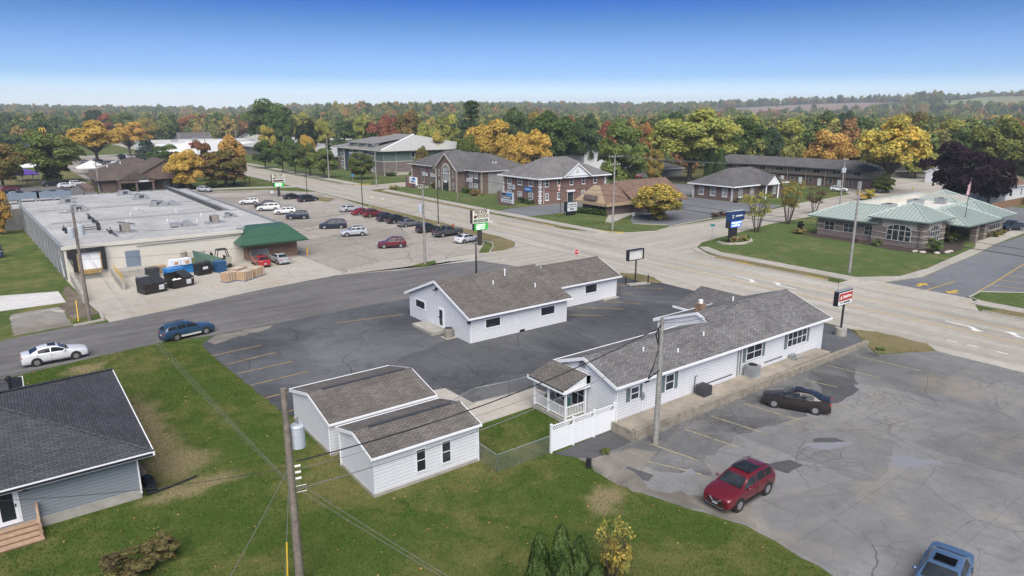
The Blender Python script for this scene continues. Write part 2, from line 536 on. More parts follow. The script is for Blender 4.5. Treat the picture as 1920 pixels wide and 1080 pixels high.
M['stone'] = plain('pale_stone', (0.42, 0.38, 0.32), 0.85, var=0.2, scale=3)
M['cream'] = plain('cream_render', (0.55, 0.52, 0.45), 0.8, var=0.07, scale=0.35)
M['greywall'] = plain('grey_wall_panel', (0.27, 0.27, 0.265), 0.8, var=0.22, scale=0.5)
M['concrete'] = plain('concrete_block', (0.33, 0.31, 0.275), 0.9, var=0.22, scale=1.3)
M['padcon'] = plain('stained_concrete', (0.27, 0.235, 0.19), 0.9, var=0.3, scale=0.7)
M['retwall'] = plain('retaining_wall_concrete', (0.24, 0.215, 0.17), 0.9, var=0.35, scale=1.6)
M['glass'] = glassmat('window_glass')
M['glass_l'] = glassmat('window_glass_with_blinds', (0.16, 0.17, 0.17), 0.1)
M['carglass'] = glassmat('car_glass', (0.016, 0.02, 0.023), 0.04)
M['carglass'].node_tree.nodes['Principled BSDF'].inputs['Specular IOR Level'].default_value = 0.2
M['black'] = plain('black_plastic', (0.014, 0.014, 0.016), 0.5, var=0.2)
M['blackm'] = plain('black_metal', (0.022, 0.022, 0.026), 0.4, var=0.15)
M['tyre'] = plain('tyre_rubber', (0.016, 0.016, 0.017), 0.85, var=0.2)
M['rim'] = plain('alloy_rim', (0.5, 0.5, 0.52), 0.3, 0.8, var=0.1)
M['chrome'] = plain('bright_metal', (0.6, 0.6, 0.62), 0.25, 0.9, var=0.05)
M['galv'] = plain('galvanised_metal', (0.36, 0.37, 0.38), 0.45, 0.5, var=0.18)
M['hvac'] = plain('hvac_grey_metal', (0.30, 0.31, 0.32), 0.5, 0.2, var=0.15, scale=1.5)
M['hvac_t'] = plain('hvac_tan_metal', (0.28, 0.25, 0.21), 0.55, 0.1, var=0.2)
M['acdark'] = plain('dark_grey_housing', (0.055, 0.058, 0.062), 0.5, 0.1, var=0.2)
M['wood'] = plain('weathered_pole_wood', (0.185, 0.155, 0.13), 0.9, var=0.35, scale=4)
M['wood_g'] = plain('grey_pole_wood', (0.26, 0.25, 0.23), 0.9, var=0.3, scale=4)
M['deck'] = plain('deck_wood', (0.36, 0.25, 0.17), 0.8, var=0.2, scale=4)
M['deck_d'] = plain('deck_riser_wood', (0.22, 0.125, 0.075), 0.8, var=0.2, scale=4)
M['taupe'] = plain('tan_fascia', (0.36, 0.27, 0.175), 0.7, var=0.08)
M['bark'] = plain('bark', (0.075, 0.06, 0.048), 0.95, var=0.35, scale=5)
M['wire'] = plain('wire_black', (0.03, 0.03, 0.03), 0.6, var=0.1)
M['wire_a'] = plain('wire_aluminium', (0.19, 0.19, 0.185), 0.5, 0.1, var=0.1)
M['paint'] = paintmat('car_paint')
M['red_l'] = plain('tail_light_red', (0.35, 0.01, 0.012), 0.15, var=0.05)
M['head_l'] = plain('headlight_lens', (0.55, 0.57, 0.6), 0.08, var=0.05)
M['plate'] = plain('licence_plate', (0.6, 0.62, 0.65), 0.5, var=0.05)
M['mulch'] = plain('mulch', (0.045, 0.03, 0.024), 0.95, var=0.5, scale=7)
M['yellow'] = plain('yellow_paint', (0.62, 0.40, 0.03), 0.6, var=0.12)
M['leaf'] = leafmat('leaves')

# ---------------------------------------------------------------- terrain
HILL = [(-700, 24), (0, 24), (300, 22), (420, 15), (560, 28), (700, 33), (900, 36), (1100, 34), (1300, 38), (1500, 48), (1700, 55), (1850, 66), (2600, 60)]


def sstep(a, b, x):
    t = min(1.0, max(0.0, (x - a) / (b - a)))
    return t * t * (3 - 2 * t)


def ground_z(X, Y):
    xc, yc = 0.8 * X - 0.6 * Y, 0.6 * X + 0.8 * Y
    r = math.hypot(xc, yc)
    if r < 650 or yc < 1: return 0.0
    b = 960 + 1320 * xc / yc
    A = HILL[0][1] if b < HILL[0][0] else HILL[-1][1]
    for (p, a), (q, c_) in zip(HILL, HILL[1:]):
        if p <= b <= q: A = a + (c_ - a) * (b - p) / (q - p)
    u = sstep(1100, 2250, r)
    roll = 3.5 * math.sin(X / 170 + 1.3) * math.cos(Y / 210) + 2.5 * math.sin((X + Y) / 95)
    ridge = 19 * math.exp(-((r - 1150) / 230) ** 2) * sstep(520, 640, b) * (1 - sstep(900, 1120, b)) + 9 * math.exp(-((r - 1000) / 160) ** 2) * sstep(1180, 1300, b) * (1 - sstep(1350, 1480, b))
    return A * u + ridge + roll * sstep(800, 1500, r) * 0.8


M['terrain'] = grass('town_grass', (0.055, 0.085, 0.022), (0.085, 0.115, 0.032), (0.17, 0.155, 0.06), 0.5)
M['lawn'] = grass('near_lawn', (0.046, 0.082, 0.015), (0.082, 0.110, 0.024), (0.150, 0.140, 0.052), 0.42, worn=((5.9, 49.5, 1.5, 6.5), (6.2, 43.4, 2.4, 2.4), (3.6, 65.8, 1.3, 1.4), (6.6, 39.8, 2.8, 1.0), (24.8, 24.4, 1.5, 1.0), (11.4, 23.6, 1.4, 1.0)))
M['lawn_y'] = grass('worn_lawn', (0.085, 0.10, 0.034), (0.115, 0.122, 0.044), (0.19, 0.16, 0.08), 0.7)
M['lawn_g'] = grass('mown_lawn', (0.060, 0.095, 0.026), (0.095, 0.125, 0.042), (0.16, 0.15, 0.07), 0.3, mow=0.5)
M['verge'] = grass('dry_verge', (0.11, 0.11, 0.045), (0.14, 0.13, 0.055), (0.22, 0.175, 0.10), 0.8)
M['field_b'] = plain('ploughed_field', (0.23, 0.17, 0.13), 0.95, var=0.1, scale=0.01)
M['field_g'] = plain('pasture', (0.19, 0.20, 0.10), 0.95, var=0.15, scale=0.02)

tb = MB()
RS = [0, 25, 60, 110, 180, 270, 380, 500, 650] + [650 + 110 * k for k in range(1, 19)] + [2900, 3300, 3700]
NA = 128
tb.v.append((0, 0, 0))
for r_ in RS[1:]:
    for i in range(NA):
        a_ = 2 * math.pi * i / NA
        X, Y = r_ * math.cos(a_), r_ * math.sin(a_)
        tb.v.append((X, Y, ground_z(X, Y)))
for i in range(NA):
    tb.f.append((0, 1 + i, 1 + (i + 1) % NA)); tb.m.append(0)
    for j in range(len(RS) - 2):
        o_ = 1 + j * NA
        tb.f.append((o_ + i, o_ + NA + i, o_ + NA + (i + 1) % NA, o_ + (i + 1) % NA)); tb.m.append(0)
tb.build('terrain', M['terrain'], smooth=True, origin=W0, kind='structure')


def cam_pt(px, dist):
    """ground position at a bearing (picture column) and forward distance"""
    xc = (px - 960) / 1320.0 * dist
    return (0.8 * xc + 0.6 * dist, -0.6 * xc + 0.8 * dist)


def far_field(name, px0, px1, d0, d1, mat, n=14):
    b = MB()
    for j in range(n + 1):
        for i in range(n + 1):
            p = px0 + (px1 - px0) * i / n + 40 * math.sin(j * 1.3)
            d = d0 + (d1 - d0) * j / n
            X, Y = cam_pt(p, d)
            b.v.append((X, Y, ground_z(X, Y) + 1.2))
    for j in range(n):
        for i in range(n):
            o_ = j * (n + 1) + i
            b.f.append((o_, o_ + 1, o_ + n + 2, o_ + n + 1)); b.m.append(0)
    return b.build(name, mat, smooth=True, origin=W0, kind='structure')


far_field('field', 1370, 1660, 1500, 2020, M['field_b'])
far_field('field', 1790, 2150, 1400, 2020, M['field_g'])
FIELDS = [(1340, 1690, 1420, 2040), (1760, 2200, 1330, 2040)]

# ---------------------------------------------------------------- ground surfaces
M['st_asphalt'] = asphalt('street_asphalt', (0.105, 0.101, 0.098), (0.155, 0.150, 0.146), 0.03, 0.09, 0.35, 0.0, streak=(0.10, 0.9, 1), tone=0.06)
M['lot_dark'] = asphalt('sealed_lot_asphalt', (0.045, 0.047, 0.052), (0.125, 0.128, 0.135), 0.045, 0.14, 0.85, 0.55, tone=0.06, sheen=0.8)
M['lot_old'] = asphalt('old_lot_asphalt', (0.135, 0.135, 0.134), (0.25, 0.248, 0.243), 0.04, 0.15, 0.65, 0.55, joints=(7.3, 5.2, 0.25), brown=(0.29, 0.25, 0.19), tone=0.05)
M['lot_beige'] = asphalt('cracked_beige_lot', (0.285, 0.258, 0.225), (0.375, 0.342, 0.30), 0.10, 0.13, 0.85, 0.4, joints=(9.0, 5.0, 0.75), tone=0.05)
M['lot_bank'] = asphalt('bank_lot_asphalt', (0.125, 0.130, 0.140), (0.175, 0.180, 0.19), 0.03, 0.08, 0.4, 0.0, tone=0.06)
M['road'] = asphalt('road_concrete', (0.315, 0.290, 0.250), (0.41, 0.38, 0.33), 0.03, 0.05, 0.35, 0.0, joints=(4.1, 5.5, 0.45), streak=(0.55, 0.03, 1), tone=0.03)
M['cross'] = asphalt('cross_street_concrete', (0.315, 0.29, 0.25), (0.41, 0.38, 0.33), 0.03, 0.05, 0.4, 0.0, joints=(4.6, 4.1, 0.4), streak=(0.03, 0.5, 1), tone=0.03)
M['walk'] = asphalt('sidewalk_concrete', (0.34, 0.315, 0.275), (0.42, 0.39, 0.34), 0.02, 0.1, 0.3, 0.0, joints=(1.5, 1.5, 0.35), tone=0.1)
M['apron'] = asphalt('apron_concrete', (0.36, 0.335, 0.29), (0.44, 0.41, 0.36), 0.03, 0.06, 0.6, 0.0, joints=(6.0, 5.0, 0.4), brown=(0.36, 0.29, 0.20), tone=0.06)
M['newslab'] = asphalt('new_slab', (0.46, 0.45, 0.43), (0.58, 0.57, 0.55), 0.02, 0.06, 0.3, 0.0, tone=0.1)
M['oldslab'] = asphalt('old_slab', (0.20, 0.19, 0.17), (0.30, 0.28, 0.25), 0.05, 0.3, 0.7, 0.5, brown=(0.16, 0.12, 0.08), tone=0.15)
M['gravel'] = asphalt('gravel', (0.12, 0.11, 0.095), (0.24, 0.22, 0.19), 0.01, 1.0, 0.0, 0.0, tone=0.3)
M['dirt'] = asphalt('dirt_rubble', (0.09, 0.07, 0.052), (0.20, 0.165, 0.125), 0.02, 0.9, 0.5, 0.0, tone=0.4)
M['lot_mid'] = asphalt('patched_asphalt', (0.075, 0.075, 0.077), (0.165, 0.163, 0.16), 0.03, 0.3, 0.5, 0.5, tone=0.3)
M['patch'] = asphalt('fresh_patch', (0.055, 0.055, 0.058), (0.092, 0.092, 0.096), 0.01, 0.3, 0.2, 0.0, tone=0.2)
M['line_y'] = plain('yellow_line', (0.52, 0.335, 0.055), 0.7, var=0.22, scale=1.5)
M['line_o'] = plain('faded_orange_line', (0.33, 0.22, 0.075), 0.8, var=0.4, scale=1.2)
M['line_p'] = plain('worn_yellow_line', (0.28, 0.25, 0.15), 0.85, var=0.5, scale=2.5)
M['line_w'] = plain('white_line', (0.66, 0.65, 0.62), 0.7, var=0.15, scale=2)
M['kerb'] = plain('kerb_concrete', (0.40, 0.37, 0.32), 0.9, var=0.15, scale=0.8)
nt_ = NT('standing_water'); nt_.p(Base_Color=(0.24, 0.24, 0.245, 1), Roughness=0.07, Specular_IOR_Level=0.9)
M['water'] = nt_.mat


def sheet(name, pts, z, mat, parent=None, t=0.0, jag=0.0, seed=1):
    if jag:
        rnd = random.Random(seed); q = []
        for a, b in zip(pts, pts[1:] + pts[:1]):
            L = math.dist(a, b); k = max(1, int(L / 0.7))
            for i in range(k):
                f = i / k
                q.append((a[0] + (b[0] - a[0]) * f + (rnd.random() - .5) * jag, a[1] + (b[1] - a[1]) * f + (rnd.random() - .5) * jag))
        pts = q
    b = MB()
    if t: b.prism(pts, z - t, z)
    else:
        a = sum(pts[i][0] * pts[(i + 1) % len(pts)][1] - pts[(i + 1) % len(pts)][0] * pts[i][1] for i in range(len(pts)))
        if a < 0: pts = pts[::-1]
        b.poly([(x, y, z) for x, y in pts])
    if parent is not None: return b.build(name, mat, parent)
    return b.build(name, mat, origin=W0, kind='structure')


def stripe(name, p, q, w, z, mat, parent):
    d = Vector((q[0] - p[0], q[1] - p[1])).normalized(); n = Vector((-d.y, d.x)) * w / 2
    b = MB(); b.poly([(p[0] + n.x, p[1] + n.y, z), (p[0] - n.x, p[1] - n.y, z), (q[0] - n.x, q[1] - n.y, z), (q[0] + n.x, q[1] + n.y, z)])
    if b.f:  # make sure it faces up
        a, c, e = (Vector(b.v[i]) for i in (0, 1, 2))
        if (c - a).cross(e - a).z < 0: b.f = [tuple(reversed(b.f[0]))]
    return b.build(name, mat, parent)


def kerb(pts, parent, w=0.16, h=0.13, closed=False, name='kerb', mat=None, z0=0.0):
    b = MB(); n = len(pts)
    for i in range(n if closed else n - 1):
        p, q = Vector(pts[i]), Vector(pts[(i + 1) % n]); d = q - p
        if d.length < 1e-4: continue
        b.cbox(((p.x + q.x) / 2, (p.y + q.y) / 2, z0 + h / 2 + 0.001 * (i % 3)), (d.length + w * 0.6, w, h + 0.002 * (i % 3)), math.atan2(d.y, d.x))
    return b.build(name, mat or M['kerb'], parent)


def arc(cx, cy, r, a0, a1, n=8):
    return [(cx + r * math.cos(R(a0 + (a1 - a0) * i / n)), cy + r * math.sin(R(a0 + (a1 - a0) * i / n))) for i in range(n + 1)]


Z = dict(lawn=0.004, lot=0.012, st=0.018, road=0.024, walk=0.05, mark=0.006)

# lawns that differ from the town grass
near_lawn = sheet('lawn', [(-30, 67.0), (4.4, 68.3), (10.7, 69.4), (13.6, 67.6), (13.4, 64.5), (14.2, 47.6), (24, 42), (31, 36), (26.4, 29.6), (27.2, 28), (26.8, 24.2), (27.4, 22), (29, 18), (28.8, 13), (28, -40), (-30, -40)], Z['lawn'], M['lawn'])
bank_lawn = sheet('lawn', [(89.6, 66.4), (91.5, 69), (95, 71.2), (121, 76.2), (150, 77.5), (150, 46), (131.5, 44.3), (125.8, 42.2), (102.6, 39.9), (94.6, 39.9), (89.6, 42.8)], 0.10, M['lawn_g'], t=0.1)
office_lawn = sheet('lawn', [(89.2, 181), (94, 183), (118, 186), (118, 150), (100, 140), (103, 127), (93, 126.8), (89.2, 124.5)], 0.03, M['lawn_g'])
green_lawn = sheet('lawn', [(88, 200), (93, 197.5), (122, 201), (122, 300), (88, 300)], 0.03, M['lawn_g'])
sheet('lawn', [(-4, 204), (-4, 330), (24, 330), (24, 260), (24, 252), (-4, 252)], 0.02, M['lawn_y'])
sheet('lawn', [(172, 152), (172, 133), (210, 120), (260, 160), (210, 180)], 0.02, M['lawn_y'])

# side street
side_street = sheet('side_street', [(-40, 66), (-2, 66.9), (4.4, 68.3), (10.7, 69.4), (15, 68.5), (26, 69.2), (36.8, 69.4), (59, 69.6), (57.6, 76), (55.6, 82.2), (49, 83.4), (42.8, 83.7), (34, 85.8), (23.6, 84), (14.9, 81.5), (7.3, 79.6), (4, 80.4), (-2, 79), (-40, 78)], Z['st'], M['st_asphalt'], jag=0.10, seed=3)

# main road
main_road = sheet('main_road', [(68.2, -80), (68.2, 60), (69, 90), (71, 150), (71.5, 185), (72, 700), (86, 700), (85.4, 180), (84.7, 110), (84.7, -80)], Z['road'] - 0.008, M['road'])
M['road_s'] = asphalt('road_slab_concrete', (0.315, 0.290, 0.250), (0.41, 0.38, 0.33), 0.03, 0.05, 0.35, 0.0, streak=(0.55, 0.03, 1), tone=0.03)


def kerb_x(y): return 68.2 if y < 60 else (68.2 + .8 * (y - 60) / 30 if y < 90 else 69 + 2 * (y - 90) / 60)


for j_ in range(26):                                           # concrete slabs with open joints
    y0_, y1_ = 8 + 5.5 * j_ + .02, 13.5 + 5.5 * j_ - .02
    for i_ in range(4):
        q_ = [(kerb_x(y_) + (84.7 - kerb_x(y_)) * f_ / 4 + o_, y_) for (f_, y_, o_) in ((i_, y0_, .02), (i_ + 1, y0_, -.02), (i_ + 1, y1_, -.02), (i_, y1_, .02))]
        b_ = MB(); b_.prism(q_, 0.005, Z['road'] + .0004 * ((i_ * 3 + j_ * 7) % 5)); b_.build('slab', M['road_s'], main_road)
approach = sheet('street_approach', [(55.6, 82.2), (57.6, 76), (59, 69.6), (64.6, 64), (66.6, 63.8), (68.25, 60), (69.05, 90), (69.9, 97), (68.8, 91), (66, 87.3), (61.5, 85.4), (58.9, 87.2), (55.9, 83.9)], Z['road'] - 0.003, M['cross'])
cross_street = sheet('cross_street', [(84.65, 58), (86.5, 64.5), (90, 69.6), (94, 71.9), (121, 76.6), (150, 78), (240, 84), (240, 98), (157, 91.6), (133, 87.4), (104, 86.2), (96.3, 84.2), (91, 85.8), (87.5, 89.5), (84.65, 96)], Z['road'] - 0.003, M['cross'])
office_street = sheet('office_street', [(85.3, 182), (95, 183.6), (114, 185), (200, 190), (200, 204), (114, 199.2), (92.7, 195), (87.5, 198.5), (85.5, 204)], Z['road'] - 0.003, M['cross'])
sheet('far_street', [(175, 79.5), (176, 86), (201, 107), (240, 112), (330, 150), (330, 130), (240, 96), (215, 84), (205, 68), (196, 71)], Z['st'], M['cross'])
drive_apron = sheet('driveway_apron', [(66.6, -80), (66.6, 24), (68.0, 25.4), (68.0, 30), (66.9, 32), (66.6, 56.6), (68.1, 59.4), (68.25, 59.4), (68.25, -80)], Z['road'] - 0.004, M['apron'])

# parking lots
lot_a = sheet('parking_lot', [(14.6, 68.3), (13.2, 66.5), (13.3, 61), (13.8, 53), (14.3, 46), (23.4, 42), (25.9, 40.7), (25.9, 38.5), (31.5, 38.4), (31.5, 31), (66.6, 31.9), (66.6, 56.6), (64.9, 58.4), (64.9, 61.9), (64.6, 64), (59, 69.65), (36.8, 69.45), (26, 69.25)], Z['lot'], M['lot_dark'], jag=0.12, seed=8)
lot_b = sheet('parking_lot', [(26.4, 29.7), (27.2, 28), (26.8, 24.2), (27.4, 22), (29, 18), (28.8, 14), (28, 8), (28, -60), (66.65, -60), (66.65, 24.0), (61.3, 26.9), (63.4, 28.9), (31.2, 28.3), (31.4, 30.2)], Z['lot'], M['lot_old'], jag=0.16, seed=9)
lot_store = sheet('parking_lot', [(36.3, 86.7), (42.8, 83.7), (47.2, 83.4), (50.6, 86.5), (58.9, 87.3), (64.7, 93.9), (64.6, 100.3), (66.4, 142), (69, 148.3), (70.8, 168), (71.2, 186), (62, 200), (36, 214), (35.6, 214), (35.6, 104)], Z['lot'], M['lot_beige'])
store_apron = sheet('store_apron', [(7.3, 79.7), (14.9, 81.5), (23.6, 84), (34, 85.8), (36.3, 86.8), (36.3, 105), (5.4, 105), (6.4, 90)], Z['lot'] - 0.004, M['apron'])
lot_bank = sheet('parking_lot', [(89.8, 39.5), (97, 37.9), (122, 40), (131, 41.3), (150, 41.8), (230, 44), (230, -60), (99, -60), (98, 26.8), (94.4, 30.4), (89.8, 30.2)], Z['lot'], M['lot_bank'])
lot_bank_rear = sheet('parking_lot', [(150.1, 42), (150.1, 62), (190, 66), (190, 43)], Z['lot'], M['lot_bank'])
sheet('driveway_apron', [(84.6, 27), (84.6, 43), (89.4, 43), (89.8, 39.5), (89.8, 29.6)], Z['road'] + 0.003, M['apron'])
lot_c = sheet('parking_lot', [(99.6, 93), (103.4, 97.2), (111, 103.6), (125, 104), (126, 126), (104.5, 126.4), (93, 126), (89.3, 123.8), (89.3, 113.6), (101, 113), (101, 112.6), (125.5, 112.6), (140, 152), (172, 151), (181, 133), (164, 117.5), (145.5, 118), (145.5, 102.5), (150, 91.6), (133, 87.6), (118, 88.2), (104, 86.4), (103.6, 88)], Z['lot'], M['lot_bank'])
lot_w = sheet('parking_lot', [(-40, 205), (22, 205), (22, 250), (-40, 252)], Z['lot'], M['st_asphalt'])
sheet('parking_lot', [(24, 262), (24, 420), (66, 440), (75, 262)], Z['lot'], M['lot_beige'])
sheet('driveway_slab', [(-14, 103.2), (4.1, 98), (4.4, 91.7), (-14, 91.5)], 0.05, M['newslab'], t=0.05)
sheet('driveway_slab', [(-0.9, 89.4), (3.6, 90), (4.1, 80.9), (-0.9, 80.2)], Z['lot'], M['oldslab'], jag=0.25, seed=4)
sheet('dirt_patch', [(3.6, 90.3), (4.7, 92), (4.4, 98), (5.3, 101), (6.3, 89.5), (6.9, 84.5), (4.3, 83)], Z['lot'] - 0.003, M['dirt'], jag=0.5, seed=6)
sheet('gravel_patch', [(13.6, 66.6), (14.8, 68.4), (18.8, 68.5), (21.5, 68.9), (20, 67.6), (16.5, 66.6), (14.2, 65.3)], Z['st'] + 0.006, M['gravel'], jag=0.6, seed=2)
sheet('gravel_patch', [(26.6, 28.4), (28.6, 28.2), (30.2, 27.6), (31, 26.6), (29.6, 25.6), (28.4, 26.4), (27.6, 24), (29, 21.5), (31, 19.6), (29.4, 17.8), (27.2, 22.3), (26.8, 24.4)], Z['lot'] + 0.0062, M['gravel'], jag=0.7, seed=5)
fence_drive = sheet('asphalt_strip', [(25.9, 30.1), (31.4, 30.3), (31.3, 28.3), (27.4, 28.1)], Z['lot'] + 0.007, M['patch'], jag=0.15, seed=12)
for i_, pts_ in enumerate(([(50.5, 26.6), (53.2, 26.4), (53.6, 25.2), (51.8, 23.7), (48.2, 23.3), (47.2, 24.4), (49.4, 25.2)], [(35.0, 21.4), (37.2, 20.6), (37.3, 19.8), (35.6, 19.9)], [(40.9, 21.4), (42.6, 20.6), (42.4, 19.9), (40.4, 20.7)], [(27.6, 26.0), (28.4, 26.3), (29.0, 24.6), (28.3, 24.2)])):
    sheet('asphalt_patch', pts_, Z['lot'] + 0.004, M['patch'], parent=lot_b, jag=0.35, seed=20 + i_)
sheet('asphalt_patch', [(28.6, 28.2), (62.6, 28.7), (61.2, 26.6), (56, 26.2), (53, 24.4), (48, 24.6), (44, 23.6), (38, 24.6), (33.5, 24.0), (31.6, 22.4), (29.6, 24.8)], Z['lot'] + 0.002, M['lot_mid'], parent=lot_b, jag=0.5, seed=31)
for i_, (cx_, cy_, rx_, ry_, an_) in enumerate(((31.0, 23.4, 0.45, 0.32, 0.2), (41.0, 20.2, 1.5, 0.5, -0.5), (43.0, 16.0, 1.6, 0.75, -0.6), (45.3, 9.6, 1.2, 0.7, 0.1))):
    rnd_ = random.Random(40 + i_); q_ = []
    for k_ in range(22):
        a_ = 2 * math.pi * k_ / 22; r_ = 1 + 0.35 * (rnd_.random() - .5) + 0.25 * math.sin(3 * a_ + i_)
        x_, y_ = rx_ * r_ * math.cos(a_), ry_ * r_ * math.sin(a_)
        q_.append((cx_ + x_ * math.cos(an_) - y_ * math.sin(an_), cy_ + x_ * math.sin(an_) + y_ * math.cos(an_)))
    sheet('puddle', q_, Z['lot'] + 0.009, M['water'])

# grass islands and verges
isl_store = sheet('grass_verge', [(69.8, 96.5), (68.9, 91.5), (66.2, 87.7), (62.5, 86.0), (60.6, 86.3), (63.6, 89.5), (65.6, 92.6), (65.4, 100.3), (67.2, 141), (69.2, 148), (71, 150), (70.6, 140), (69.9, 110)], 0.12, M['verge'], t=0.12)
kerb([(69.95, 97), (69.0, 91.2), (66.4, 87.4), (62.5, 85.7), (60.2, 86.2), (63.4, 89.6), (65.4, 92.7), (65.2, 100.3), (67.0, 141), (69.1, 148.2), (71.1, 150.2)], isl_store, h=0.16)
isl_b = sheet('grass_verge', [(66.9, 177), (69.5, 168), (64.6, 161.7), (63.2, 166.5)], 0.12, M['verge'], t=0.12)
kerb([(66.9, 177), (69.5, 168), (64.6, 161.7), (63.2, 166.5)], isl_b, closed=True, h=0.15)
sheet('grass_verge', [(45.2, 85), (50.5, 86.5), (49.6, 84.6), (47.3, 83.5)], 0.03, M['lawn'], jag=0.2)
sheet('grass_verge', [(66.6, 63.8), (67.9, 62), (68.15, 59.5), (66.6, 56.6), (64.9, 58.6), (64.9, 61.9)], 0.06, M['verge'], t=0.06, jag=0.1)
sheet('grass_verge', [(66.9, 31.8), (68, 30), (68, 25.5), (66.5, 24.1), (61.6, 27.1), (63.9, 29.4)], 0.06, M['verge'], t=0.06, jag=0.25)
sheet('grass_verge', [(85.0, 62.5), (87.0, 62.8), (87.0, 45.4), (85.0, 44.5)], 0.11, M['verge'], t=0.11)
sheet('grass_verge', [(85.0, 26.6), (87.2, 25.6), (87.2, -40), (85.0, -40)], 0.11, M['verge'], t=0.11)
isl_c = sheet('grass_verge', [(89.4, 29.0), (93.8, 30.0), (97.5, 26.6), (98.4, 20), (98.4, -40), (89.4, -40)], 0.12, M['lawn_g'], t=0.12)
kerb([(89.3, 28.6), (90.2, 30.0), (94.1, 30.3), (97.8, 26.7), (98.6, 20), (98.6, -40)], isl_c)
sheet('grass_verge', [(85.0, 113.5), (86.4, 113.5), (86.6, 97.4), (85.0, 99)], 0.11, M['verge'], t=0.11)
sheet('grass_verge', [(85.0, 126), (86.6, 126), (87.3, 178), (85.5, 180)], 0.11, M['verge'], t=0.11)
isl_d = sheet('grass_verge', [(89.2, 112), (101, 111.9), (100.4, 100.8), (99.6, 99), (97, 98), (89.2, 99.6)], 0.11, M['lawn_g'], t=0.11)
isl_e = sheet('grass_verge', [(89.3, 97.6), (97.2, 96.2), (99.4, 92.6), (103.2, 87.8), (103.4, 86.6), (97, 84.5), (92.2, 86.3), (89.2, 89)], 0.11, M['lawn_g'], t=0.11)
kerb([(87.6, 90), (91.5, 86), (96.6, 84.2), (103.6, 86.3), (103.7, 88), (99.7, 92.8)], isl_e)
isl_f = sheet('mulch_bed', [(118.5, 88.5), (132, 88.2), (134, 89.6), (131, 90.8), (121, 90.4)], 0.08, M['mulch'], t=0.08)
mulch_bank = sheet('mulch_bed', [(114.2, 65.5), (114.0, 53.5), (112.6, 50), (113.4, 45), (116, 42.4), (121, 42.4), (130.5, 45.4), (131, 50), (119, 50), (118.6, 66)], 0.13, M['mulch'], parent=bank_lawn)

# sidewalks
walk_bank = sheet('sidewalk', [(87.0, 63.5), (88.4, 67), (90.2, 69.4), (91.4, 68.6), (89.4, 64.5), (89.4, 43.2), (94.6, 39.9), (102.6, 39.8), (125.9, 42.2), (131.5, 44.2), (150, 45), (150, 42.6), (131, 41.4), (122, 40.1), (97, 38.0), (89.9, 39.7), (87.0, 43.4)], 0.13, M['walk'], t=0.13)
for k_ in range(13):
    b_ = MB(); b_.box(87.03, 89.37, 43.6 + 1.5 * k_, 45.07 + 1.5 * k_, 0.1, 0.142 + .002 * (k_ % 3)); b_.build('slab', M['walk'], walk_bank)
sheet('sidewalk', [(87.2, 28.8), (89.3, 28.8), (89.3, -40), (87.2, -40)], 0.12, M['walk'], t=0.12)
sheet('sidewalk', [(86.7, 89.6), (89.1, 88.4), (89.1, 126), (90.2, 181), (87.4, 178.2), (86.7, 126)], 0.115, M['walk'], t=0.115)
sheet('sidewalk', [(97.0, 98), (97.1, 96.4), (111, 103), (118, 103.4), (118, 104.2), (104, 104.2)], 0.115, M['walk'], t=0.115)
sheet('sidewalk', [(42.8, 83.7), (49, 83.45), (55.7, 82.3), (55.9, 83.9), (58.9, 87.2), (50.6, 86.4), (47.4, 83.5), (37, 86.9), (34.4, 85.9)], Z['lot'] + 0.004, M['apron'])
sheet('sidewalk', [(23.5, 42.0), (24.6, 43.8), (26.0, 43.5), (26.2, 39.9), (31.7, 39.4), (31.9, 38.0), (30.4, 37.0), (30.0, 36.6), (21.9, 36.4), (21.9, 40.9)], 0.03, M['apron'], t=0.03)
sheet('sidewalk', [(87.5, 204), (89.2, 199), (91, 199), (91, 330), (88.6, 330)], 0.11, M['walk'], t=0.11)
sheet('sidewalk', [(36.4, 213.4), (44, 210.5), (58, 208), (72, 202), (72, 206), (58, 212), (44, 214.5)], 0.06, M['walk'], t=0.06)
for pts_ in ([(84.85, 63.2), (84.85, 44.6)], [(84.85, 26.7), (84.85, -40)], [(84.85, 99.6), (84.85, 180), (86.5, 182.8), (95, 184)], [(84.85, 62), (86.0, 66), (88.3, 69.4), (92.5, 72.2), (121, 77), (150, 78.3)], [(87.6, 199.2), (86, 206), (86, 330)], [(104.4, 86.6), (118, 88.2)]):
    kerb(pts_, main_road)

# painted markings
zm = Z['road'] + Z['mark'] + 0.001
for x_ in (75.4, 79.8):
    stripe('lane_line', (x_, -60), (x_, 63.5), 0.17, zm, M['line_y'], main_road)
    stripe('lane_line', (x_ + (0.9 if x_ < 77 else 0.6), 97), (x_ + (1.2 if x_ < 77 else 1.2), 176), 0.17, zm, M['line_y'], main_road)
    stripe('lane_line', (x_ + 1.2, 206), (x_ + 1.5, 420), 0.17, zm, M['line_y'], main_road)
for y_ in (24.3, 22.6, 20.2):
    stripe('lane_dash', (70.8, y_ - 0.45), (70.8, y_ + 0.45), 0.2, zm, M['line_w'], main_road)


def turn_arrow(x, y, s):
    b = MB()
    P = [(-0.12, -1.9), (0.12, -1.9), (0.16, 0.2), (0.75, 0.95), (0.75, 0.55), (1.35, 1.25), (0.75, 2.0), (0.75, 1.55), (-0.1, 0.6), (-0.14, -0.6)]
    pts = [(x - s * q[0], y - s * q[1], zm) for q in P]
    b.poly(pts)
    return b.build('turn_arrow', M['line_w'], main_road)


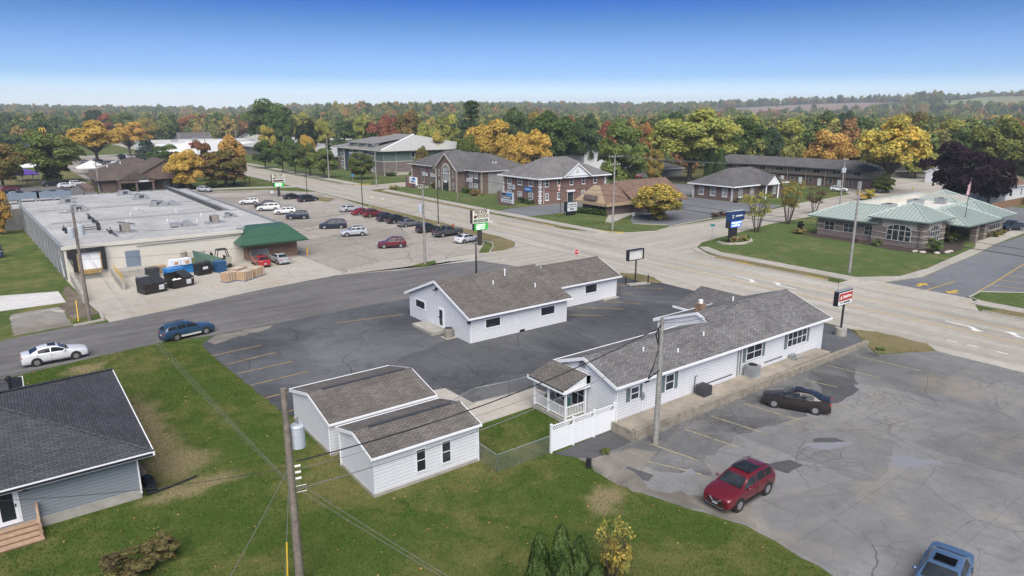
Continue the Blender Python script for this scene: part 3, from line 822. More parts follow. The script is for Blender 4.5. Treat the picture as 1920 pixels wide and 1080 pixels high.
turn_arrow(77.4, 51.3, 1); turn_arrow(77.4, 46.4, -1); turn_arrow(77.4, 25.6, 1); turn_arrow(77.4, 20.6, -1)
turn_arrow(78.4, 111.5, -1); turn_arrow(78.6, 166, 1); turn_arrow(78.6, 160.5, -1)
for p_, q_ in (((13.1, 62.5), (17.6, 62.8)), ((13.6, 59.4), (18.1, 60.0)), ((13.8, 56.6), (18.5, 56.8)), ((13.9, 53.4), (18.7, 53.6)), ((14.0, 50.1), (18.8, 50.4)), ((14.6, 46.6), (18.8, 47.2)), ((26.2, 65.3), (33.3, 63.9))):
    stripe('parking_line', p_, q_, 0.13, Z['lot'] + Z['mark'], M['line_o'], lot_a)
for p_, q_ in (((46.8, 53.6), (50.2, 50.6)), ((50.2, 54.8), (53.8, 51.0)), ((54.2, 54.8), (57.0, 51.4)), ((57.6, 58.2), (59.4, 54.9)), ((58.2, 59.8), (62.2, 58.5)), ((59.5, 62.4), (62.5, 58.8)), ((62, 57), (64.4, 54.6))):
    stripe('parking_line', p_, q_, 0.13, Z['lot'] + Z['mark'], M['line_o'], lot_a)
for x_, y1_, y0_ in ((31.9, 27.3, 24.0), (35.4, 27.4, 23.6), (38.6, 27.6, 23.6), (42.4, 27.6, 23.4), (46.3, 27.7, 24.4), (50.4, 27.4, 25.0), (55.1, 28.0, 23.9), (59.5, 27.8, 22.5)):
    stripe('parking_line', (x_, y1_), (x_ + 0.7, y0_), 0.12, Z['lot'] + Z['mark'], M['line_p'], lot_b)
for p_, q_ in (((29.6, 26.6), (31.4, 22.8)), ((46, 7), (52, 3)), ((47.5, 11.5), (52.5, 8.2))):
    stripe('parking_line', p_, q_, 0.12, Z['lot'] + Z['mark'], M['line_p'], lot_b)
for k_ in range(15):
    y_ = 94 + k_ * 3.45
    stripe('parking_line', (60.0, y_ - 0.3), (64.4, y_ + 0.4), 0.11, Z['lot'] + Z['mark'], M['line_p'], lot_store)
    if k_ > 1: stripe('parking_line', (46.6, y_ + 7.6), (50.6, y_ + 6.0), 0.1, Z['lot'] + Z['mark'], M['line_p'], lot_store)
for x_ in (24.6, 27.3, 30.1, 33.0):
    stripe('parking_line', (x_ + 0.5, 96), (x_ + 0.6, 101.6), 0.11, Z['lot'] + Z['mark'], M['line_o'], store_apron)
stripe('lane_line', (89.9, 34.6), (97.6, 34.4), 0.14, Z['lot'] + Z['mark'], M['line_y'], lot_bank)
for p_, q_ in (((94.4, 30.5), (99.5, 30.9)), ((99.5, 30.9), (112, 32.3)), ((99.5, 30.9), (100.3, 26.8)), ((103.2, 31.3), (104.2, 26.6)), ((107, 31.7), (108.0, 27)), ((111, 32.1), (112, 27.4)), ((115, 32.5), (116, 27.8)), ((112, 32.3), (120, 33.2))):
    stripe('parking_line', p_, q_, 0.13, Z['lot'] + Z['mark'], M['line_y'], lot_bank)
for (x_, y_, s_) in ((92.4, 36.2, 1), (91.6, 32.3, -1)):
    b_ = MB(); b_.poly([(x_ + s_ * q[0], y_ + s_ * q[1], Z['lot'] + Z['mark']) for q in ((-1.3, -0.25), (0.1, -0.25), (0.1, -0.8), (1.3, 0), (0.1, 0.8), (0.1, 0.25), (-1.3, 0.25))])
    b_.build('direction_arrow', M['line_y'], lot_bank)
for p_, q_ in (((84.9, 58.5), (84.9, 55.5)), ((84.9, 47.5), (84.9, 45.2)), ((87.7, 90.3), (90.6, 86.8)), ((84.95, 103.4), (84.95, 100)), ((88.6, 199.6), (93, 197.3))):
    kerb([p_, q_], main_road, 0.2, 0.15, name='painted_kerb', mat=M['yellow'])
for x_, y_ in ((66.2, 27.0), (67.6, 35.5), (51.4, 84.2)):
    b_ = MB(); b_.box(x_ - 0.5, x_ + 0.5, y_ - 0.3, y_ + 0.3, Z['road'], Z['road'] + 0.012); b_.build('drain_grate', M['blackm'], main_road)

# ---------------------------------------------------------------- building helpers
def face_box(b, face, c, a0, a1, z0, z1, d0, d1, mi=0):
    """box lying on a wall face; d0..d1 is the distance outwards from the wall plane c"""
    if face == '-y': b.box(a0, a1, c - d1, c - d0, z0, z1, mi)
    elif face == '+y': b.box(a0, a1, c + d0, c + d1, z0, z1, mi)
    elif face == '-x': b.box(c - d1, c - d0, a0, a1, z0, z1, mi)
    else: b.box(c + d0, c + d1, a0, a1, z0, z1, mi)
    return b


def window(par, face, c, a0, a1, z0, z1, nx=1, nz=1, fw=0.07, fmat=None, gmat=None, sill=0.0, shut=None, name='window', depth=0.05):
    fmat = fmat or M['white']; gmat = gmat or M['glass']
    b = MB()
    face_box(b, face, c, a0, a1, z1 - fw, z1, 0.0, depth); face_box(b, face, c, a0, a1, z0, z0 + fw, 0.0, depth)
    face_box(b, face, c, a0, a0 + fw, z0 + fw, z1 - fw, 0.0, depth); face_box(b, face, c, a1 - fw, a1, z0 + fw, z1 - fw, 0.0, depth)
    m = fw * 0.7
    for i in range(1, nx):
        x = a0 + (a1 - a0) * i / nx; face_box(b, face, c, x - m / 2, x + m / 2, z0 + fw, z1 - fw, 0.0, depth * 0.8)
    for j in range(1, nz):
        z = z0 + (z1 - z0) * j / nz
        for i in range(nx):
            p0 = a0 + (a1 - a0) * i / nx + (m / 2 if i else fw); p1 = a0 + (a1 - a0) * (i + 1) / nx - (m / 2 if i < nx - 1 else fw)
            face_box(b, face, c, p0, p1, z - m / 2, z + m / 2, 0.0, depth * 0.75)
    fr = b.build(name, fmat, par)
    for i in range(nx):
        for j in range(nz):
            g = MB()
            p0 = a0 + (a1 - a0) * i / nx + (m / 2 if i else fw); p1 = a0 + (a1 - a0) * (i + 1) / nx - (m / 2 if i < nx - 1 else fw)
            q0 = z0 + (z1 - z0) * j / nz + (m / 2 if j else fw); q1 = z0 + (z1 - z0) * (j + 1) / nz - (m / 2 if j < nz - 1 else fw)
            face_box(g, face, c, p0, p1, q0, q1, 0.002, 0.018); g.build('pane', gmat, fr)
    if sill:
        g = MB(); face_box(g, face, c, a0 - 0.08, a1 + 0.08, z0 - sill, z0 - 0.002, 0.0, depth + 0.06); g.build('sill', fmat, fr)
    if shut:
        for s_ in (-1, 1):
            w = 0.36; g = MB()
            x0 = a0 - w - 0.03 if s_ < 0 else a1 + 0.03
            face_box(g, face, c, x0, x0 + w, z0, z1, 0.0, 0.035)
            for k in range(6):
                zz = z0 + 0.08 + (z1 - z0 - 0.16) * k / 6
                face_box(g, face, c, x0 + 0.05, x0 + w - 0.05, zz + 0.03, zz + (z1 - z0) / 6 - 0.06, 0.035, 0.048)
            g.build('shutter', shut, par)
    return fr


def door(par, face, c, a0, a1, z0, z1, mat, glass=True, fmat=None):
    b = MB(); face_box(b, face, c, a0 - 0.09, a1 + 0.09, z0, z1 + 0.09, 0.0, 0.03); fr = b.build('door_frame', fmat or M['white'], par)
    b = MB(); face_box(b, face, c, a0, a1, z0 + 0.02, z1, 0.03, 0.06); d = b.build('door', mat, par)
    if glass:
        b = MB(); face_box(b, face, c, a0 + 0.15, a1 - 0.15, z0 + 0.25, z1 - 0.15, 0.06, 0.066); b.build('pane', M['glass'], d)
    b = MB(); face_box(b, face, c, a1 - 0.13, a1 - 0.07, z0 + 0.95, z0 + 1.1, 0.06, 0.11); b.build('handle', M['blackm'], d)
    return d


def gable_roof(par, x0, x1, ya, yb, ze, zr, ov, mat, trim, t=0.12, yr=None, rake=0.35, seam=0):
    """gable roof, ridge along X. ya/yb are wall planes, ov the eave overhang"""
    yr = (ya + yb) / 2 if yr is None else yr
    sl = (zr - ze) / (yr - ya); sr = (zr - ze) / (yb - yr)
    A = (ya - ov, ze - sl * ov); B = (yb + ov, ze - sr * ov)
    X0, X1 = x0 - rake, x1 + rake
    b = MB()
    b.slab([(X0, A[0], A[1] + t), (X1, A[0], A[1] + t), (X1, yr, zr + t), (X0, yr, zr + t)], t)
    b.slab([(X0, yr, zr + t), (X1, yr, zr + t), (X1, B[0], B[1] + t), (X0, B[0], B[1] + t)], t)
    rf = b.build('roof', mat, par)
    b = MB(); b.extr([(yr - 0.16, zr + t - 0.16 * sl + 0.03), (yr, zr + t + 0.035), (yr + 0.16, zr + t - 0.16 * sr + 0.03), (yr + 0.16, zr + t - 0.16 * sr - 0.02), (yr - 0.16, zr + t - 0.16 * sl - 0.02)], 'x', X0 - 0.02, X1 + 0.02)
    b.build('ridge_cap', mat, rf)
    b = MB()
    b.box(X0 - 0.01, X1 + 0.01, A[0] - 0.11, A[0] - 0.002, A[1] - 0.03, A[1] + t + 0.01)
    b.build('gutter', trim, rf)
    b = MB(); b.box(X0 - 0.01, X1 + 0.01, B[0] + 0.002, B[0] + 0.11, B[1] - 0.03, B[1] + t + 0.01); b.build('gutter', trim, rf)
    for X in (X0, X1):
        b = MB(); s = -1 if X == X0 else 1
        if s == seam: continue                                 # abuts the neighbouring roof
        xa, xb = X + s * 0.004, X + s * 0.05
        for (p, q) in ((A, (yr, zr)), ((yr, zr), B)):
            b.extr([(p[0], p[1] - 0.12), (q[0], q[1] - 0.12), (q[0], q[1] + t + 0.015), (p[0], p[1] + t + 0.015)], 'x', min(xa, xb), max(xa, xb))
        b.build('rake_board', trim, rf)
    return rf


def gable_walls(par, x0, x1, ya, yb, z0, ze, zr, mat, yr=None, name='wall'):
    yr = (ya + yb) / 2 if yr is None else yr
    b = MB(); b.extr([(ya, z0), (yb, z0), (yb, ze), (yr, zr), (ya, ze)], 'x', x0, x1)
    return b.build(name, mat, par)


def hip_roof(par, x0, x1, y0, y1, ze, zr, mat, trim, ridge=None, name='roof', fasc=0.22, caps=None):
    """hip roof over an eave rectangle; ridge = (xa, ya, xb, yb) or automatic"""
    dx, dy = x1 - x0, y1 - y0
    if ridge is None:
        if dx >= dy: ridge = (x0 + dy / 2, (y0 + y1) / 2, x1 - dy / 2, (y0 + y1) / 2)
        else: ridge = ((x0 + x1) / 2, y0 + dx / 2, (x0 + x1) / 2, y1 - dx / 2)
    P = (ridge[0], ridge[1], zr); Q = (ridge[2], ridge[3], zr)
    c = [(x0, y0, ze), (x1, y0, ze), (x1, y1, ze), (x0, y1, ze)]
    b = MB()
    pt = math.dist(P, Q) < 0.05
    vs_ = c + [P, Q]
    if pt: fs = [(0, 1, 4), (1, 2, 4), (2, 3, 4), (3, 0, 4)]; vs_ = c + [P]
    elif abs(Q[0] - P[0]) >= abs(Q[1] - P[1]): fs = [(0, 1, 5, 4), (1, 2, 5), (2, 3, 4, 5), (3, 0, 4)]
    else: fs = [(0, 1, 4), (1, 2, 5, 4), (2, 3, 5), (3, 0, 4, 5)]
    b.add(vs_, fs + [(3, 2, 1, 0)])
    rf = b.build(name, mat, par)
    for (a, d) in ((0, 1), (1, 2), (2, 3), (3, 0)):
        g = MB(); p, q = c[a], c[d]
        if a == 0: g.box(x0 - 0.06, x1 + 0.06, y0 - 0.06, y0 - 0.003, ze - fasc, ze + 0.01)
        elif a == 1: g.box(x1 + 0.003, x1 + 0.06, y0, y1, ze - fasc, ze + 0.01)
        elif a == 2: g.box(x0 - 0.06, x1 + 0.06, y1 + 0.003, y1 + 0.06, ze - fasc, ze + 0.01)
        else: g.box(x0 - 0.06, x0 - 0.003, y0, y1, ze - fasc, ze + 0.01)
        g.build('fascia', trim, rf)
    if caps:
        ends = [(c[0], P), (c[3], P if (pt or abs(Q[0] - P[0]) >= abs(Q[1] - P[1])) else Q), (c[1], Q if abs(Q[0] - P[0]) >= abs(Q[1] - P[1]) and not pt else P), (c[2], P if pt else Q)]
        if not pt: ends.append((P, Q))
        for p, q in ends:
            g = MB(); g.tube((p[0], p[1], p[2] + 0.03), (q[0], q[1], q[2] + 0.05), 0.09, 0.09, 6); g.build('hip_cap', caps, rf)
    return rf, c, P, Q


def seams(rf, tri, n_dir, sp, mat, h=0.05, w=0.05):
    """standing seams on a roof face: polygon tri (eave first edge), lines run up the slope every sp metres"""
    e0, e1 = Vector(tri[0]), Vector(tri[1])
    ed = (e1 - e0); L = ed.length; ed.normalize()
    nrm = (e1 - e0).cross(Vector(tri[2]) - e0).normalized()
    if nrm.z < 0: nrm = -nrm
    up = nrm.cross(ed)
    if up.z < 0: up = -up
    pts = [((Vector(p) - e0).dot(ed), (Vector(p) - e0).dot(up)) for p in tri]
    k = sp
    while k < L - 0.05:
        best = 0.0
        for (a, b_) in zip(pts, pts[1:] + pts[:1]):
            if abs(a[0] - b_[0]) < 1e-6: continue
            f = (k - a[0]) / (b_[0] - a[0])
            if 0 <= f <= 1: best = max(best, a[1] + f * (b_[1] - a[1]))
        if best > 0.3:
            s0 = e0 + ed * k; s1 = s0 + up * best
            g = MB(); o = nrm * h; q = ed * (w / 2)
            g.add([s0 - q, s0 + q, s1 + q, s1 - q, s0 - q + o, s0 + q + o, s1 + q + o, s1 - q + o], [(4, 5, 6, 7), (0, 1, 5, 4), (1, 2, 6, 5), (2, 3, 7, 6), (3, 0, 4, 7)])
            g.build('seam', mat, rf)
        k += sp


def pipe_vent(par, x, y, z, h=0.5, r=0.06, mat=None, cap=False):
    b = MB(); b.tube((x, y, z), (x, y, z + h), r, r, 8)
    if cap: b.tube((x, y, z + h), (x, y, z + h + 0.12), r * 1.7, r * 1.3, 8)
    return b.build('vent_pipe', mat or M['white'], par)


def downspout(par, x, y, z0, z1, mat=None):
    b = MB(); b.box(x - 0.04, x + 0.04, y - 0.035, y + 0.035, z0, z1)
    return b.build('downspout', mat or M['white'], par)


def ac_unit(label, x, y, z, s=0.8, h=0.85, mat=None, rz=0.0, round_=False):
    m = mat or M['acdark']
    o = thing('condenser_unit', label, 'air conditioner', (x, y, z), 'air conditioning condensers at the white buildings')
    b = MB()
    if round_: b.tube((x, y, z + 0.06), (x, y, z + h), s * 0.46, s * 0.46, 16)
    else: b.cbox((x, y, z + 0.06 + (h - 0.06) / 2), (s, s, h - 0.06), rz)
    b.build('housing', m, o)
    for k in range(6):
        b = MB(); zz = z + 0.15 + (h - 0.25) * k / 6
        if round_: b.tube((x, y, zz), (x, y, zz + 0.04), s * 0.475, s * 0.475, 16)
        else: b.cbox((x, y, zz), (s + 0.03, s + 0.03, 0.035), rz)
        b.build('louvre', m, o)
    b = MB(); b.tube((x, y, z + h), (x, y, z + h + 0.03), s * 0.4, s * 0.4, 14); b.build('fan_grille', M['blackm'], o)
    b = MB(); b.cbox((x, y, z + 0.03), (s * 1.2, s * 1.2, 0.06), rz); b.build('pad', M['concrete'], o)
    return o


# ---------------------------------------------------------------- white office with the brown roof (middle of the picture)
A = thing('office_building', 'white sided one-storey office with brown shingle gable roof and stepped wing', 'building', (45, 57, 0))
gable_walls(A, 33.6, 45.7, 51.4, 63.1, 0.0, 2.62, 4.9, M['sid_white'])
gable_walls(A, 45.72, 57.0, 55.4, 63.0, 0.0, 2.55, 4.05, M['sid_white'])
rfA = gable_roof(A, 33.6, 45.7, 51.4, 63.1, 2.66, 4.94, 0.45, M['sh_brown'], M['white'], seam=1)
gable_roof(A, 46.1, 57.0, 55.4, 63.0, 2.6, 4.1, 0.4, M['sh_brown'], M['white'], rake=0.4)
for a0_, a1_ in ((35.3, 37.2), (42.1, 44.1)): window(A, '-y', 51.4, a0_, a1_, 1.1, 2.15, fw=0.12)
window(A, '-y', 55.4, 51.9, 53.9, 1.05, 2.2, fw=0.12)
window(A, '-x', 33.6, 59.7, 61.8, 1.3, 2.3, fw=0.12)
door(A, '-x', 33.6, 56.1, 57.0, 0.32, 2.3, M['white'])
b_ = MB(); b_.box(31.9, 33.58, 55.6, 59.6, 0.0, 0.3); b_.build('stoop', M['concrete'], A)
for x_, y_, h_ in ((41.2, 56.2, 0.6), (43.2, 53.6, 0.45), (39.0, 55.2, 0.4)):
    z_ = 2.66 + (y_ - 51.4) * 0.39 + 0.1
    pipe_vent(A, x_, y_, z_, h_, 0.07, cap=(h_ == 0.6))
pipe_vent(A, 47.0, 57.4, 3.5, 1.0, 0.11, M['galv'], True)
downspout(A, 33.72, 51.33, 0.05, 2.6); downspout(A, 56.9, 55.33, 0.05, 2.5)
b_ = MB(); b_.box(33.4, 33.55, 57.1, 57.35, 4.1, 4.3); b_.box(33.1, 33.4, 57.15, 57.3, 4.05, 4.15); b_.build('security_lamp', M['black'], A)
b_ = MB(); b_.box(33.2, 33.45, 51.0, 51.25, 2.1, 2.35); b_.build('security_lamp', M['black'], A)
b_ = MB(); b_.box(39.5, 40.1, 51.33, 51.38, 0.05, 0.25); b_.build('vent_grille', M['black'], A)
b_ = MB(); b_.box(54.6, 56.95, 54.8, 55.38, 0.0, 0.12); b_.build('foundation', M['concrete'], A)
ac_unit('pale round air conditioner beside the brown-roofed office steps', 32.95, 54.2, 0.015, 0.95, 0.95, M['hvac_t'], round_=True)

# ---------------------------------------------------------------- long white office on the retained terrace
B = thing('office_building', 'long white sided office with grey shingle roof above a concrete retaining wall', 'building', (45, 34, 0))
gable_walls(B, 31.5, 45.2, 30.3, 36.0, 0.02, 3.32, 4.36, M['sid_white'], 33.15)
gable_roof(B, 31.5, 44.85, 30.3, 36.0, 3.36, 4.4, 0.45, M['sh_grey'], M['white'], yr=33.15, seam=1)
gable_walls(B, 45.22, 58.0, 30.32, 38.7, 0.02, 3.32, 4.84, M['sid_white'], 34.5)
gable_roof(B, 45.56, 58.0, 30.3, 38.7, 3.36, 4.89, 0.45, M['sh_grey'], M['white'], yr=34.5, seam=-1)
b_ = MB()
for (p, q) in (((33.7, 4.60), (34.5, 4.89)), ((34.5, 4.89), (39.1, 3.22))): b_.extr([(p[0], p[1] - .1), (q[0], q[1] - .1), (q[0], q[1] + .14), (p[0], p[1] + .14)], 'x', 45.08, 45.18)
b_.build('rake_board', M['white'], B)
b_ = MB(); b_.extr([(52.2, 0.02), (59.6, 0.02), (59.6, 2.75), (55.9, 3.95), (52.2, 2.75)], 'y', 36.92, 42.0); b_.build('wall', M['sid_white'], B)
b_ = MB(); b_.slab([(51.7, 35.2, 2.72), (55.9, 34.0, 4.1), (55.9, 42.4, 4.1), (51.7, 42.4, 2.72)][::-1][::-1], 0.12); b_.slab([(55.9, 34.0, 4.1), (60.1, 35.2, 2.72), (60.1, 42.4, 2.72), (55.9, 42.4, 4.1)], 0.12); b_.build('wing_roof', M['sh_off'], B)
b_ = MB(); b_.box(51.6, 51.69, 37.4, 42.4, 2.55, 2.75); b_.build('gutter', M['white'], B)
b_ = MB(); b_.box(46.6, 47.25, 35.2, 35.85, 3.9, 5.3); ch_ = b_.build('chimney', M['brick_org'], B)
b_ = MB(); b_.tube((46.92, 35.52, 5.3), (46.92, 35.52, 5.6), 0.2, 0.2, 10); b_.build('chimney_pot', M['white'], ch_)
for x_, y_ in ((42.9, 32.0), (36.2, 32.2), (38.9, 31.2)): pipe_vent(B, x_, y_, 3.35 + (y_ - 30.3) * 0.388, 0.38, 0.07)
pipe_vent(B, 52.8, 36.4, 4.2, 0.55, 0.07)
M['shutter'] = plain('grey_green_shutter', (0.13, 0.17, 0.17), 0.6)
for a0_, a1_, z0_, z1_, nx_ in ((32.95, 33.85, 1.72, 2.72, 1), (36.55, 37.55, 1.5, 2.8, 1), (46.3, 48.5, 1.65, 2.95, 2), (52.2, 55.2, 1.55, 2.95, 4)):
    window(B, '-y', 30.3, a0_, a1_, z0_, z1_, nx_, 2 if nx_ < 3 else 2, fw=0.08, shut=M['shutter'])
b_ = MB(); b_.box(34.35, 34.8, 30.22, 30.295, 2.75, 2.98); b_.build('vent_grille', M['black'], B)
for x_ in (34.15, 45.2, 45.55): downspout(B, x_, 30.24, 0.7, 3.2, M['white'] if x_ < 40 else M['hvac'])
b_ = MB(); b_.tube((34.15, 30.2, 1.85), (34.15, 30.08, 1.85), 0.13, 0.13, 10); b_.box(34.05, 34.25, 30.16, 30.29, 1.55, 2.1); b_.build('electric_meter', M['hvac'], B)
b_ = MB(); b_.path([(39.9, 30.22, 0.7), (39.9, 30.22, 1.9), (40.0, 30.1, 2.0)], 0.03); b_.build('conduit', M['blackm'], B)
b_ = MB(); b_.path([(31.6, 30.22, 3.1), (31.6, 30.22, 0.3), (31.8, 30.0, 0.12)], 0.05); b_.build('downspout', M['white'], B)
for (x0_, x1_) in ((40.6, 44.6), (49, 51.6)):
    b_ = MB(); b_.box(x0_, x1_, 30.24, 30.29, 0.95, 1.0); b_.build('cable', M['blackm'], B)
b_ = MB(); b_.box(31.44, 31.48, 33.3, 33.9, 3.55, 4.15)
for k_ in range(5): b_.box(31.40, 31.44, 33.32, 33.88, 3.58 + k_ * 0.11, 3.62 + k_ * 0.11)
b_.build('gable_vent', M['hvac'], B)
# back porch
b_ = MB(); b_.box(29.3, 31.48, 32.9, 36.6, 0.0, 0.28); b_.build('porch_floor', M['concrete'], B)
b_ = MB()
b_.slab([(28.9, 32.7, 2.65), (31.1, 32.7, 3.4), (31.1, 36.5, 3.4), (28.9, 36.5, 2.65)], 0.1); b_.build('porch_roof', M['sh_brown'], B)
b_ = MB(); b_.extr([(28.95, 2.62), (31.47, 2.62), (31.47, 3.2), (31.1, 3.3)], 'y', 32.74, 32.8); b_.build('porch_gable', M['sid_white'], B)
b_ = MB(); b_.box(31.1, 31.48, 32.74, 36.5, 2.6, 3.3); b_.build('porch_ledger', M['white'], B)
b_ = MB(); b_.box(28.95, 31.45, 32.66, 32.72, 2.38, 2.64); b_.box(28.9, 28.96, 32.7, 36.7, 2.38, 2.64); b_.build('porch_beam', M['white'], B)
for x_, y_ in ((29.45, 33.05), (29.45, 34.9), (29.45, 36.45), (31.3, 33.05)):
    b_ = MB(); b_.box(x_ - 0.07, x_ + 0.07, y_ - 0.07, y_ + 0.07, 0.28, 2.4); b_.build('porch_post', M['white'], B)
rail_ = MB()
rail_.box(29.41, 29.49, 33.12, 36.38, 1.12, 1.19); rail_.box(29.41, 29.49, 33.12, 36.38, 0.40, 0.45); rail_.box(29.52, 31.23, 33.01, 33.09, 1.12, 1.19); rail_.box(29.52, 31.23, 33.01, 33.09, 0.40, 0.45)
rl_ = rail_.build('porch_railing', M['white'], B)
for k_ in range(22):
    b_ = MB(); y_ = 33.22 + k_ * 0.148; b_.box(29.43, 29.47, y_ - 0.02, y_ + 0.02, 0.452, 1.118); b_.build('baluster', M['white'], rl_)
for k_ in range(11):
    b_ = MB(); x_ = 29.66 + k_ * 0.148; b_.box(x_ - 0.02, x_ + 0.02, 33.03, 33.07, 0.452, 1.118); b_.build('baluster', M['white'], rl_)
window(B, '-x', 31.5, 35.4, 36.5, 0.32, 2.4, 2, 1, name='porch_door')
window(B, '-x', 31.5, 33.3, 34.7, 0.4, 2.4, 2, 2)
b_ = MB()
M['teal'] = plain('teal_chair_paint', (0.10, 0.24, 0.22), 0.6, var=0.15)
b_.box(30.2, 30.7, 33.9, 34.4, 0.62, 0.68); b_.box(30.64, 30.7, 33.9, 34.4, 0.68, 1.25)
for x_, y_ in ((30.23, 33.93), (30.23, 34.37), (30.67, 33.93), (30.67, 34.37)): b_.box(x_ - 0.025, x_ + 0.025, y_ - 0.025, y_ + 0.025, 0.29, 0.62)
b_.build('porch_chair', M['teal'], label='teal chair on the white railed back porch', cat='chair')

terrace = thing('terrace', 'concrete terrace with stained retaining wall beside the long white office', 'retaining wall', (45, 29, 0))
b_ = MB(); b_.prism([(31.5, 28.55), (57.0, 28.9), (57.0, 30.28), (31.5, 30.28)], 0.0, 0.6); b_.build('paving', M['padcon'], terrace)
b_ = MB()
n_ = 16
for k_ in range(n_):
    xa_, xb_ = 31.35 + 32.0 * k_ / n_, 31.35 + 32.0 * (k_ + 1) / n_
    za_, zb_ = 0.78 - 0.34 * k_ / n_, 0.78 - 0.34 * (k_ + 1) / n_
    b_ = MB(); b_.add([(xa_, 28.2 + .35 * k_ / n_, -0.05), (xb_ - 0.02, 28.2 + .35 * (k_ + 1) / n_, -0.05), (xb_ - 0.02, 28.52 + .35 * (k_ + 1) / n_, -0.05), (xa_, 28.52 + .35 * k_ / n_, -0.05), (xa_, 28.2 + .35 * k_ / n_, za_), (xb_ - 0.02, 28.2 + .35 * (k_ + 1) / n_, zb_), (xb_ - 0.02, 28.52 + .35 * (k_ + 1) / n_, zb_), (xa_, 28.52 + .35 * k_ / n_, za_)],
           [(0, 3, 2, 1), (4, 5, 6, 7), (0, 1, 5, 4), (1, 2, 6, 5), (2, 3, 7, 6), (3, 0, 4, 7)]); b_.build('wall_section', M['retwall'], terrace)
b_ = MB(); b_.box(31.15, 31.33, 28.25, 30.2, -0.05, 0.72); b_.build('wall_section', M['retwall'], terrace)
b_ = MB(); b_.poly([(57.0, 28.9, 0.34), (63.3, 28.9, 0.22), (66.5, 32.0, 0.06), (66.5, 37.5, 0.05), (58.2, 37.5, 0.3), (57.0, 30.3, 0.34)]); b_.build('front_apron', M['lot_dark'], origin=W0, kind='structure')
ac_unit('black air conditioner on the concrete terrace nearest the utility pole', 40.05, 29.5, 0.6, 0.85, 0.85)
ac_unit('tall grey air conditioner on the terrace beside the paired downspouts', 46.3, 29.6, 0.6, 0.9, 1.0, M['hvac'])
b_ = MB(); b_.box(52.5, 53.2, 29.9, 30.2, 0.6, 0.95); b_.tube((52.3, 29.7, 0.7), (53.6, 29.7, 0.7), 0.09, 0.09, 6); b_.tube((52.6, 29.5, 0.78), (53.0, 30.1, 0.85), 0.05, 0.05, 6); b_.build('gas_meter_set', M['hvac'], label='grey gas meter pipework on the terrace near the street end', cat='gas meter')

# white vinyl fence
F_ = thing('vinyl_fence', 'white vinyl privacy fence with lattice top beside the long office', 'fence', (28.6, 30.3, 0))
for k_ in range(4):
    x_ = 25.85 + k_ * 1.87
    b_ = MB(); b_.box(x_ - 0.065, x_ + 0.065, 30.24, 30.37, 0, 1.95); b_.box(x_ - 0.085, x_ + 0.085, 30.22, 30.39, 1.95, 2.0); b_.build('post', M['white'], F_)
    if k_ < 3:
        b_ = MB(); b_.box(x_ + 0.07, x_ + 1.8, 30.28, 30.33, 0.08, 1.45); b_.build('panel', M['white'], F_)
        b_ = MB(); b_.box(x_ + 0.07, x_ + 1.8, 30.27, 30.34, 1.45, 1.52); b_.box(x_ + 0.07, x_ + 1.8, 30.27, 30.34, 1.84, 1.9); lat_ = b_.build('rail', M['white'], F_)
        b_ = MB()
        for j_ in range(-1, 9):
            for s_ in (-1, 1):
                xa_ = x_ + 0.1 + j_ * 0.2; xb_ = xa_ + 0.32
                if s_ < 0: xa_, xb_ = xb_, xa_
                if min(xa_, xb_) < x_ + 0.07 or max(xa_, xb_) > x_ + 1.8: continue
                b_.tube((xa_, 30.305 + 0.008 * s_, 1.52), (xb_, 30.305 + 0.008 * s_, 1.84), 0.025, 0.025, 4)
        b_.build('lattice', M['white'], lat_)

# chain link fences
def chain_link_mat():
    m = NT('chain_link')
    v = m.vmap(m.uv, (1, 1, 1), (0, 0, 0), (0, 0, R(45)))
    bt = m.n("ShaderNodeTexBrick", {"offset": 0.0}, Vector=v, Scale=1.0, Mortar_Size=0.004, Mortar_Smooth=0.0, Brick_Width=0.075, Row_Height=0.075)
    tr = m.n("ShaderNodeBsdfTransparent")
    mx = m.n("ShaderNodeMixShader", Fac=bt.outputs[1])
    m.p(Base_Color=(0.35, 0.36, 0.36, 1), Roughness=0.5, Metallic=0.4)
    m.t.links.new(tr.outputs[0], mx.inputs[1]); m.t.links.new(m.bsdf.outputs[0], mx.inputs[2])
    m.t.links.new(mx.outputs[0], m.t.nodes["Material Output"].inputs[0])
    return m.mat


M['mesh'] = chain_link_mat()


def chain_fence(label, pts, h=1.2):
    o = thing('chain_link_fence', label, 'fence', (pts[0][0], pts[0][1], 0), 'chain link fences round the small lawn')
    for (p, q) in zip(pts, pts[1:]):
        b = MB(); b.tube((p[0], p[1], h), (q[0], q[1], h), 0.025, 0.025, 6); b.build('top_rail', M['galv'], o)
        b = MB(); b.poly([(p[0], p[1], 0.03), (q[0], q[1], 0.03), (q[0], q[1], h), (p[0], p[1], h)]); b.build('mesh_panel', M['mesh'], o)
        n = max(1, int(math.dist(p, q) / 2.4))
        for i in range(n + 1):
            f = i / n; x, y = p[0] + (q[0] - p[0]) * f, p[1] + (q[1] - p[1]) * f
            b = MB(); b.tube((x, y, 0), (x, y, h + 0.05), 0.03, 0.03, 6); b.build('post', M['galv'], o)
    return o


chain_fence('low chain link fence between the near garage and the white fence', [(21.65, 32.25), (21.65, 30.35), (25.75, 30.35)])
chain_fence('chain link fence along the concrete walk behind the small lawn', [(22.0, 38.2), (26.3, 39.75), (29.2, 39.3), (31.9, 39.2)])

